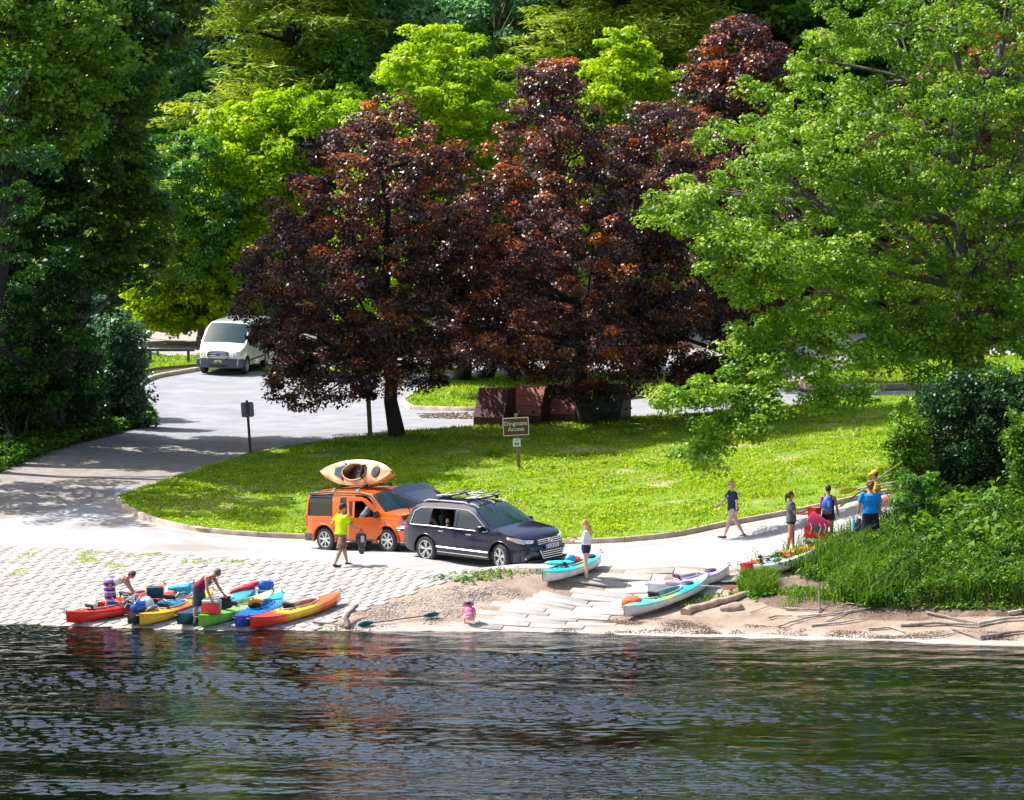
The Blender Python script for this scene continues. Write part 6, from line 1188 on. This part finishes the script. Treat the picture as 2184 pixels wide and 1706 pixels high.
    for i,s_ in ((0,1),(1,-1)):
        a,b=legs[i][:2]; o_=legs[i][2] if len(legs[i])>2 else 3; hp=P+Vector((0,s_*.085*g,-.05)); d1=D(a,o_,s_); kn=hp+d1*.44; d2=D(a-b,o_*.3,s_); an=kn+d2*.43; J['kn%d'%i]=kn; J['an%d'%i]=an; J['hp%d'%i]=hp
        Bd.tube([hp+Vector((0,0,.02)),hp.lerp(kn,.3),kn,kn.lerp(an,.3)+Vector((-.012,0,0)),an.lerp(kn,.25),an],[.088*g,.084*g,.056*g,.058*g,.040,.034],14,rnd=True)
        tl_=legs[i][3] if len(legs[i])>3 else max(-50,min(0,-(a-b)*.0)); fa=rad(tl_); fd=Vector((math.cos(fa),0,math.sin(fa))); J['fd%d'%i]=fd
        Bd.tube([an+Vector((-.03,0,-.03)),an+fd*.06+Vector((0,0,-.045)),an+fd*.15+Vector((0,0,-.052)),an+fd*.185+Vector((0,0,-.055))],[(.032,.03),(.040,.028),(.042,.020),(.03,.014)],10,lat=lat,rnd=True)
    remesh(Bd,'body',skin,t,.0105,2)
    J.update(at=at_,rel=rel,P=P,d=d,hc=hc,rot=rot,root=t,g=g)
    e=MB()
    for s_ in (-1,1): e.ball(rel(.083,s_*.032,.012),(.009,.014,.008),8,6,rot=rot)
    e.build('eyes',LET,t)
    if shoes:
        for i in (0,1):
            an,fd=J['an%d'%i],J['fd%d'%i]; m=MB().tube([an+Vector((-.035,0,-.035)),an+fd*.06+Vector((0,0,-.045)),an+fd*.16+Vector((0,0,-.052)),an+fd*.20+Vector((0,0,-.055))],[(.042,.040),(.050,.036),(.050,.028),(.036,.020)],12,lat=lat,rnd=True); m.build('shoe',shoes,t,ang=70)
    if top:
        mt_,sl,hem=top[:3]; wide=top[3] if len(top)>3 else .02; m=MB(); r_=lambda a_,b_: ((a_*g+wide),(b_*g+wide))
        if sl>0:
            m.tube([at_(hem),at_(hem+.10),at_(.14),at_(.30),at_(.42),at_(.475)],[r_(.160,.125),r_(.155,.12),r_(.138,.105),r_(.157,.114),r_(.160,.095),(.085,.075)],18,lat=lat)
            for i,s_ in ((0,1),(1,-1)):
                sh,el,wr=J['sh%d'%i],J['el%d'%i],J['wr%d'%i]; pts=[at_(.41)+Vector((0,s_*.10,0)),sh,sh.lerp(el,min(1,sl)*.55),sh.lerp(el,min(1,sl))]; rr=[.07,.072*g,.068*g,.066*g+.006]
                if sl>1: pts+= [el.lerp(wr,.5),el.lerp(wr,.92)]; rr=[.07,.072*g,.06*g,.052,.05,.042]
                m.tube(pts,rr,12)
        else:
            m.tube([at_(hem),at_(hem+.10),at_(.14),at_(.30),at_(.37)],[r_(.160,.125),r_(.155,.12),r_(.138,.105),r_(.157,.114),r_(.12,.10)],18,lat=lat)
            for s_ in (-1,1): m.tube([at_(.33)+Vector((.09,s_*.075,0)),at_(.47)+Vector((.03,s_*.095,0)),at_(.45)+Vector((-.06,s_*.09,0)),at_(.33)+Vector((-.10,s_*.07,0))],[(.035,.02)]*4,8,lat=lat)
        remesh(m,'shirt',mt_,t,.013,2)
    if bot:
        mt_,ln,fl=bot[:3]; m=MB(); m.tube([at_(.11),at_(.04),at_(-.05),P+Vector((0,0,-.12)),P+Vector((0,0,-.21))],[((.140*g+.015),(.108*g+.015)),((.155*g+.018),(.118*g+.018)),((.160*g+.018),(.125*g+.018)),((.150*g+.01),(.12*g+.01)),((.10*g+.01),(.09*g+.01))],18,lat=lat)
        for i,s_ in ((0,1),(1,-1)):
            hp,kn,an=J['hp%d'%i],J['kn%d'%i],J['an%d'%i]
            if ln<=1: m.tube([hp+Vector((0,0,.02)),hp.lerp(kn,ln*.5),hp.lerp(kn,ln)],[.100*g,(.094+fl*.5)*g,(.088+fl)*g],14)
            else: m.tube([hp+Vector((0,0,.02)),hp.lerp(kn,.5),kn,kn.lerp(an,ln-1)],[.100*g,(.09+fl*.5)*g,(.075+fl),(.066+fl)],14)
        remesh(m,'shorts' if ln<1.3 else 'trousers',mt_,t,.013,2)
    if hair:
        mt_,style=hair; m=MB().ball(rel(-.022,0,.024),(.100,.092,.110),14,10,rot=rot); 
        if style!='short': m.ball(rel(-.045,0,-.02),(.07,.082,.10),12,9,rot=rot)
        if style=='long': m.tube([rel(-.04,0,.03),rel(-.085,0,-.08),rel(-.10,0,-.20),rel(-.09,0,-.33),rel(-.07,0,-.40)],[(.085,.05),(.095,.05),(.10,.045),(.085,.035),(.04,.02)],12,lat=lat)
        if style=='bun': m.ball(rel(-.05,0,.135),(.045,.045,.04))
        if style=='pony': m.ball(rel(-.10,0,.05),.035); m.tube([rel(-.11,0,.05),rel(-.145,0,-.02),rel(-.14,0,-.13),rel(-.12,0,-.24)],[.028,.036,.032,.012],9,rnd=True)
        if style=='lowbun': m.ball(rel(-.10,0,-.01),(.045,.05,.045))
        if style=='curly':
            for _ in range(46): v=Vector((R.gauss(-.25,1),R.gauss(0,1),R.gauss(.5,.8))).normalized(); m.ball(rel(-.022+v.x*.10,v.y*.094,.028+v.z*.11),.026,6,4)
        # keep the face clear
        m.v=[v for v in m.v]; remesh(m,'hair',mt_,t,.011,1)
    return t,J
def cap(J, m1, name='cap', brimr=.10, fwd=1):
    rel=J['rel']; rot=J['rot']; m=MB().ball(rel(-.008,0,.055),(.104,.090,.085),16,10,rot=rot); m.tube([rel(.05,0,.045),rel(.12,0,.04),rel(.165,0,.030)],[(.07,.012),(.075,.008),(.045,.006)],12,lat=(0,1,0)); m.build(name,m1,J['root'],ang=60)
def shades(J):
    rel=J['rel']; MB().box(rel(.094,0,.012),(.012,.13,.036),J['rot'],bev=.005).tube([rel(.09,-.066,.015),rel(0,-.082,.01)],.005,5).tube([rel(.09,.066,.015),rel(0,.082,.01)],.005,5).build('sunglasses',mat('lens_dark',(.01,.015,.05),.08,coat=1),J['root'])
def clothm(n_, c, var=.12): return mat('cloth_'+n_, c, .85, var=var, scale=7, bump=.25, spec=.2)
def patterned(name, cols, sc=22):
    m, nt, b, o = nodes(name); N=nt.nodes; tc=N.new('ShaderNodeTexCoord'); sp=N.new('ShaderNodeSeparateXYZ'); lk(nt,tc.outputs['Object'],sp.inputs[0]); mm=N.new('ShaderNodeMath'); mm.operation='MULTIPLY'; mm.inputs[1].default_value=2.6; lk(nt,sp.outputs[2],mm.inputs[0]); fr=N.new('ShaderNodeMath'); fr.operation='FRACT'; lk(nt,mm.outputs[0],fr.inputs[0])
    cr=N.new('ShaderNodeValToRGB'); cr.color_ramp.interpolation='CONSTANT'; el=cr.color_ramp.elements
    while len(el)<len(cols): el.new(.5)
    for i,(e,c) in enumerate(zip(el,cols)): e.position=i/len(cols); e.color=c+(1,)
    ck=N.new('ShaderNodeTexChecker'); ck.inputs['Scale'].default_value=sc; ck.inputs[2].default_value=(1,1,1,1); ck.inputs[1].default_value=(.45,.4,.55,1); lk(nt,tc.outputs['Object'],ck.inputs[0])
    mx=N.new('ShaderNodeMix'); mx.data_type='RGBA'; mx.blend_type='MULTIPLY'; mx.inputs[0].default_value=.6; lk(nt,fr.outputs[0],cr.inputs[0]); lk(nt,cr.outputs[0],mx.inputs[6]); lk(nt,ck.outputs[0],mx.inputs[7]); lk(nt,mx.outputs[2],b.inputs['Base Color']); b.inputs['Roughness'].default_value=.85; return m
HB=mat('hair_brown',(.10,.05,.03),.6,var=.4,scale=20,bump=.4); HBL=mat('hair_blond',(.55,.28,.10),.55,var=.35,scale=20,bump=.4); HDK=mat('hair_dark',(.03,.022,.02),.6,var=.4,scale=20); HGR=mat('hair_grey',(.16,.14,.14),.7,var=.3,scale=25)
# 1 woman bending over the red kayaks
pd=patterned('ethnic_print',[(.05,.10,.45),(.55,.60,.75),(.45,.03,.28),(.02,.02,.05),(.60,.10,.35),(.10,.25,.60),(.65,.55,.62),(.25,.02,.30)])
t,J=person('person in a long patterned pink and blue dress bending over the red kayaks',onpx(236,1313),rad(-8),1.66,SKD,lean=78,legs=((4,6),(-4,4)),arms=((22,6,12),(36,6,6)),head=18,top=(mat('dress_white',(.66,.66,.72),.8,var=.35,scale=30),0,.14),hair=(HB,'lowbun'),shoes=BLK,girth=1.12)
m=MB(); P=J['P']; m.tube([J['at'](.22),J['at'](.08),P+Vector((-.05,0,-.02)),P+Vector((-.03,0,-.25)),P+Vector((0,0,-.5)),P+Vector((.01,0,-.74))],[(.17,.14),(.19,.155),(.205,.17),(.20,.17),(.19,.17),(.20,.18)],20,lat=(0,1,0)); remesh(m,'dress',pd,t,.016,2)
# 2 man in maroon tank top over the green kayak
t,J=person('person in a maroon sleeveless shirt bending over the red cool box among the kayaks',onpx(424,1333),rad(-22),1.80,SKT,lean=50,legs=((10,14),(-2,6)),arms=((26,8,10),(8,10,16)),head=32,top=(clothm('maroon',(.20,.015,.06)),0,-.02),bot=(mat('shorts_dark_pattern',(.04,.06,.09),.85,var=.6,scale=14),.98,.02),hair=(HGR,'short'),shoes=BLK,girth=1.08)
MB().box(J['at'](.28)+Vector((J['d'].z*.137,0,-J['d'].x*.137)),(.012,.16,.26),Matrix.Rotation(rad(50),3,'Y'),bev=.004).build('shirt_panel',clothm('greyblue',(.25,.32,.38)),t)
m=MB().tube([J['rel'](.1*math.cos(a),.083*math.sin(a),.045) for a in [i*math.pi/8 for i in range(17)]],.011,5).build('head_band',BLK,t)
# 3 man in yellow shirt
t,J=person('person in a bright yellow T-shirt walking up to the orange car',onpx(728,1207),rad(38),1.80,SKT,lean=4,legs=((24,10,3,0),(-14,14,3,-12)),arms=((-34,14,62),(24,10,50)),head=4,turn=-30,top=(clothm('neon',(.58,.80,.01),.06),.62,-.06,.035),bot=(mat('camo_cloth',(.20,.13,.08),.9,var=.6,scale=11),.95,.03),hair=(HDK,'short'),shoes=mat('shoe_brown',(.06,.035,.03),.7),girth=1.08)
cap(J,mat('cap_black',(.02,.02,.025),.7)); MB().box(J['rel'](-.10,0,.06),(.02,.06,.04),J['rot']).build('cap_strap',mat('strap_white',(.5,.5,.55),.6),t)
m=MB()
for i,(w_,z) in enumerate(((.17,.40),(.10,.34),(.13,.27),(.07,.22),(.17,.15))):
    for q in range(int(w_/.03)): m.box(J['at'](z)+Vector((-.152,-w_/2+q*.032,0)),(.004,.012,.013+.006*(i%2)))
m.build('shirt_print',mat('print_green',(.06,.14,.06),.8),t,sm=False)
hp_=t.matrix_basis@J['hand1'] if False else None
bpy.context.view_layer.update()
def wpt(t,v): bpy.context.view_layer.update(); return t.matrix_world@v
h=wpt(t,J['hand1']); b=empty('black_bag',h,rad(10),label='black and silver bag hanging from the hand of the person in yellow',cat='bag')
MB().tube([(0,0,.0),(-.03,0,-.1),(-.05,0,-.2)],.014,6).tube([(0,0,0),(.05,0,-.1),(.06,0,-.2)],.014,6).build('strap',BLK,b)
MB().tube([(0,0,-.14),(0,0,-.25),(.01,0,-.42),(.02,0,-.50)],[(.13,.06),(.16,.08),(.14,.07),(.06,.04)],12,lat=(1,0,0)).build('bag_body',mat('bag_black',(.03,.03,.035),.3,coat=.3),b); MB().box((.03,-.075,-.3),(.10,.03,.18),bev=.01).build('pocket',mat('bag_silver',(.5,.5,.54),.4),b); MB().ball((.02,0,-.60),(.10,.05,.15),12,8).build('dangling_pad',mat('pad_slate',(.07,.08,.12),.6),b)
# 4 person leaning into the orange car
Q=Me@Vector((.30,-.86,0)); pz=Vector((Q.x,Q.y,H(Q.x,Q.y)))
t,J=person('person in grey and black leaning into the orange car behind its open door',pz,ELEA+rad(68),1.78,SKT,lean=38,legs=((6,8),(-4,4)),arms=((60,30,30),(10,25,70)),head=10,top=(clothm('greyblack',(.10,.10,.12),.9),.6,-.02),bot=(clothm('slate',(.06,.07,.10)),.9,.02),hair=(HDK,'short'),shoes=BLK,girth=1.05)
# 5 child in the navy SUV
bpy.context.view_layer.update(); Ms=suv.matrix_world.copy(); Q=Ms@Vector((-.86,-.66,.36))
t,J=person('blond child looking out of the open rear window of the dark blue SUV',Q,SUVA,1.15,SKL,lean=2,turn=-75,legs=((88,86),(88,86)),arms=((10,8,60),(10,8,60)),top=(clothm('dark_top',(.04,.03,.06)),.6,-.02),bot=(clothm('kid_dark',(.03,.03,.05)),.6,.0),hair=(HBL,'long'),zoff=.0)
# 6 woman in white
t,J=person('person in a white top and dark shorts by the teal and lime kayak',onpx(1250,1237),rad(168),1.66,SKL,lean=-3,legs=((-2,2),(6,6)),arms=((12,6,78),(16,6,84)),head=22,top=(clothm('white',(.72,.72,.76),.05),1.9,.06,.018),bot=(clothm('navy_short',(.03,.028,.07)),.30,.02),hair=(HBL,'long'),shoes=mat('sandal',(.20,.12,.08),.7),girth=1.02)
o=MB().box((0,0,0),(.07,.012,.14),bev=.004).build('phone',BLK,None,label='dark phone held in the hands of the person in the white top',cat='phone'); h=wpt(t,J['hand1']); o.location=h; o.rotation_euler=(rad(60),0,rad(80))
# 7 navy T-shirt woman walking left
t,J=person('person in a navy T-shirt and pink shorts walking left on the road',onpx(1563,1147),rad(192),1.70,SKL,lean=3,legs=((22,4,3,10),(-18,14,3,-22)),arms=((-14,10,14),(34,12,10)),head=6,top=(clothm('navy',(.025,.035,.10)),.72,-.12,.035),bot=(clothm('palepink',(.62,.42,.46)),.38,.02),hair=(HBL,'bun'),shoes=mat('shoe_dark',(.04,.015,.02),.7),girth=1.12)
shades(J); w_=J['wr0']; MB().tube([w_-J['d20']*.012,w_+J['d20']*.012],.034,10).build('watch',BLK,t); MB().tube([J['wr1']-J['d21']*.012,J['wr1']+J['d21']*.012],.032,10).build('bracelet',BLK,t)
m=MB(); z=.33
m.tube([J['at'](z+.03)+Vector((.155,.08,0)),J['at'](z-.03)+Vector((.157,.06,0)),J['at'](z+.02)+Vector((.160,.03,0)),J['at'](z-.03)+Vector((.160,0,0)),J['at'](z+.03)+Vector((.158,-.02,0))],.006,5).tube([J['at'](z)+Vector((.152,-.06,0))+Vector((0,.03*math.cos(a),.035*math.sin(a))) for a in [i*math.pi/5 for i in range(11)]],.006,5); m.build('shirt_print',mat('print_white',(.6,.62,.68),.7),t)
# 8 woman with red bags
t,J=person('person in a grey T-shirt with a brown ponytail carrying red folded bags',onpx(1687,1178),rad(4),1.70,SKT,lean=-2,legs=((8,4),(-5,6)),arms=((14,6,74),(18,4,66)),head=2,top=(clothm('grey',(.11,.12,.15)),.66,-.10,.03),bot=(clothm('black_short',(.02,.02,.03)),.25,.015),hair=(HB,'pony'),shoes=None)
shades(J); h=wpt(t,J['hand1']); b=empty('folded_chair_bag',h+Vector((.10,-.12,-.02)),rad(-15),label='large red folded canvas bag with white straps carried by the person in grey',cat='bag')
RD=mat('canvas_red',(.60,.012,.03),.7,var=.2,bump=.3); RDP=mat('canvas_pinkred',(.68,.03,.12),.6,var=.15)
MB().box((.24,0,-.20),(.62,.12,.34),Matrix.Rotation(rad(32),3,'Y'),bev=.05).build('upper_flap',RDP,b); MB().box((.16,.02,-.48),(.66,.16,.36),Matrix.Rotation(rad(4),3,'Y'),bev=.05).build('lower_pouch',RD,b); MB().box((.22,-.085,-.38),(.34,.02,.20),Matrix.Rotation(rad(20),3,'Y'),bev=.01).build('grey_panel',clothm('panel_grey',(.09,.09,.11)),b)
for x in (.28,.42,.02): MB().tube([(x,-.10,-.22),(x+.05,-.12,-.35),(x-.02,-.11,-.52)],.014,6).build('strap',mat('strap_white',(.5,.5,.55),.6),b)
b=empty('red_bin',h+Vector((.22,.28,-.02)),rad(12),label='bright red open container held behind the red canvas bag',cat='container')
m=MB(); m.lathe([(.14,-.30),(.19,.16),(.20,.17),(.185,.15),(.13,-.28)],4,axis='z'); m.build('bin_shell',mat('bin_red',(.80,.05,.02),.4),b,sm=False)
# 9 woman with backpack
t,J=person('person with short dark hair and a blue backpack standing with their back to the camera',onpx(1766,1163),rad(76),1.66,SKT,lean=2,legs=((3,4),(-3,4)),arms=((4,10,8),(6,12,16)),turn=-14,top=(clothm('black_tank',(.03,.03,.045)),0,.0),bot=(clothm('black_shorts',(.025,.022,.03)),.42,.03),hair=(HDK,'short'),shoes=BLK,girth=1.02)
h=wpt(t,Vector((0,0,0))); b=empty('backpack',t.location,rad(76),label='small bright blue backpack worn on the back of the person in black shorts',cat='backpack'); b.scale=t.scale
MB().tube([J['at'](.06)+Vector((-.20,0,0)),J['at'](.16)+Vector((-.22,0,0)),J['at'](.32)+Vector((-.21,0,0)),J['at'](.42)+Vector((-.17,0,0))],[(.14,.07),(.165,.095),(.15,.09),(.09,.05)],14,lat=(0,1,0),rnd=True).build('pack_body',mat('pack_blue',(.01,.10,.55),.5,var=.15),b)
MB().tube([J['at'](.0)+Vector((-.19,0,0)),J['at'](.09)+Vector((-.22,0,0))],[(.15,.07),(.16,.085)],12,lat=(0,1,0),rnd=True).build('pack_bottom',mat('pack_grey',(.12,.13,.16),.6),b)
for s_ in (-1,1): MB().tube([J['at'](.40)+Vector((-.16,s_*.08,0)),J['at'](.50)+Vector((-.03,s_*.10,0)),J['at'](.40)+Vector((.13,s_*.10,0)),J['at'](.2)+Vector((.12,s_*.14,0)),J['at'](.1)+Vector((-.1,s_*.17,0))],[(.022,.008)]*5,8,lat=(0,1,0)).build('shoulder_strap',mat('strap_black',(.03,.03,.035),.6),b)
MB().box(J['at'](.25)+Vector((-.30,-.06,0)),(.03,.07,.16),bev=.01).build('pocket',mat('pack_silver',(.35,.38,.42),.5),b)
# 10 man in blue T-shirt
t,J=person('curly-haired person in a bright blue T-shirt and black shorts, back to the camera',onpx(1856,1170),rad(97),1.84,SKT,lean=3,legs=((3,3),(-3,3)),arms=((6,16,8),(2,10,6)),head=8,turn=12,top=(clothm('blue',(.01,.22,.62)),.72,-.06,.035),bot=(clothm('black_sport',(.018,.018,.035)),.95,.03),hair=(mat('hair_auburn',(.16,.075,.045),.6,var=.4,scale=20),'curly'),shoes=BLK,girth=1.15)
for s_ in (-1,1): MB().tube([J['hp%d'%(0 if s_>0 else 1)]+Vector((0,s_*.13,.05)),J['kn%d'%(0 if s_>0 else 1)]+Vector((0,s_*.11,.03))],.008,5).build('side_stripe',mat('stripe_white',(.6,.6,.65),.7),t)
h=wpt(t,J['hand0']); b=empty('blue_grey_bag',h,rad(20),label='grey-blue bag with a pale blue bottle held by the person in blue',cat='bag')
MB().tube([(0,0,0),(.03,0,-.10)],.012,6).build('strap',BLK,b); MB().tube([(.06,0,-.05),(.08,0,-.18),(.10,0,-.34),(.10,0,-.42)],[(.06,.04),(.12,.07),(.15,.08),(.08,.05)],12,lat=(1,0,0)).build('bag_body',clothm('slateblue',(.07,.12,.20),.3),b); MB().lathe([(.001,-.40),(.055,-.40),(.055,-.12),(.03,-.06),(.03,.02),(.001,.02)],14,axis='z',c=(-.10,0,0)).build('bottle',mat('bottle_blue',(.25,.50,.75),.15,coat=.5),b)
# 11 man in yellow cap with paddles
t,J=person('person in a yellow cap and yellow vest carrying two yellow-bladed paddles',onpx(1866,1141),rad(188),1.80,SKT,lean=2,legs=((8,4),(-6,6)),arms=((8,12,98),(20,10,84)),head=2,top=(clothm('yellow',(.80,.48,.01),.06),.55,-.04,.045),bot=(clothm('tan_short',(.25,.2,.15)),.9,.02),hair=(HDK,'short'),shoes=BLK,girth=1.05)
cap(J,mat('cap_yellow',(.85,.48,.03),.7),)
h=wpt(t,J['hand0']); z=h.z; Yp=h.y-.02
paddle(aty(1790,1050,Yp-.25),aty(2005,1009,Yp+.15),'pale-shafted yellow-bladed paddle over the shoulder of the person in yellow cap',shp,yl,bl=.52,bwid=.13,r=.018)
paddle(aty(1790,1081,Yp-.35),aty(1925,984,Yp+.05),'lower yellow-bladed paddle with black shaft crossing the paler one',SH,yl,bl=.42,bwid=.06,r=.018)
paddle(aty(1829,1098,Yp-1.6),aty(1960,1076,Yp-.9),'plain pale paddle shaft held level behind the person in the blue T-shirt',shp,wb,(1,),bl=.5,bwid=.09,r=.014)
# 12 small child at the water's edge
t,J=person('small child in pink squatting at the water edge with a wide hat and life vest',onpx(1001,1335),rad(95),.98,SKL,lean=42,legs=((96,120,14),(96,120,14)),arms=((30,20,20),(30,20,20)),head=10,top=(clothm('pink',(.75,.20,.35)),.5,-.04,.04),bot=(clothm('pink_bottom',(.78,.40,.48)),.5,.03),hair=(HB,'short'),shoes=mat('shoe_blue',(.02,.22,.40),.5),girth=1.2)
m=MB(); m.lathe([(.001,.13),(.11,.12),(.125,.04),(.27,.0),(.275,.012),(.13,.06)],20,axis='z'); m.v=[tuple(J['rel'](x,y,z)) for x,y,z in m.v]; m.build('sun_hat',mat('hat_purple',(.30,.18,.50),.7,var=.6,scale=9),t,ang=50)
m=MB().tube([J['at'](.08),J['at'](.25),J['at'](.42)],[(.21,.17),(.23,.18),(.20,.15)],14,lat=(0,1,0),rnd=True); m.build('life_vest',mat('vest_pink',(.80,.06,.22),.6,var=.3,scale=9),t); MB().tube([J['at'](.30)+Vector((.19*math.cos(a),.235*math.sin(a),0)) for a in [i*math.pi/10 for i in range(21)]],.018,6).build('vest_band',mat('band_orange',(.85,.30,.02),.6),t)
# bundle of folded gear sticking out of the SUV's boot
b=empty('folded_gear',Ms@Vector((-2.42,-.25,.80)),SUVA,label='blue and black folded gear sticking out of the open SUV boot',cat='gear')
m=MB()
for i in range(9): y=R.uniform(-.28,.1); m.tube([(.3,y,R.uniform(-.02,.12)),(-.3,y+R.uniform(-.05,.05),R.uniform(-.08,.08)),(-.52,y-.05,R.uniform(-.12,.05))],.016,6)
m.build('tube_frame',mat('gear_metal',(.10,.10,.12),.3,.6),b); MB().box((-.05,0,.14),(.6,.55,.10),bev=.03).build('blue_cushion',mat('cushion_blue',(.03,.10,.50),.5,var=.2),b)
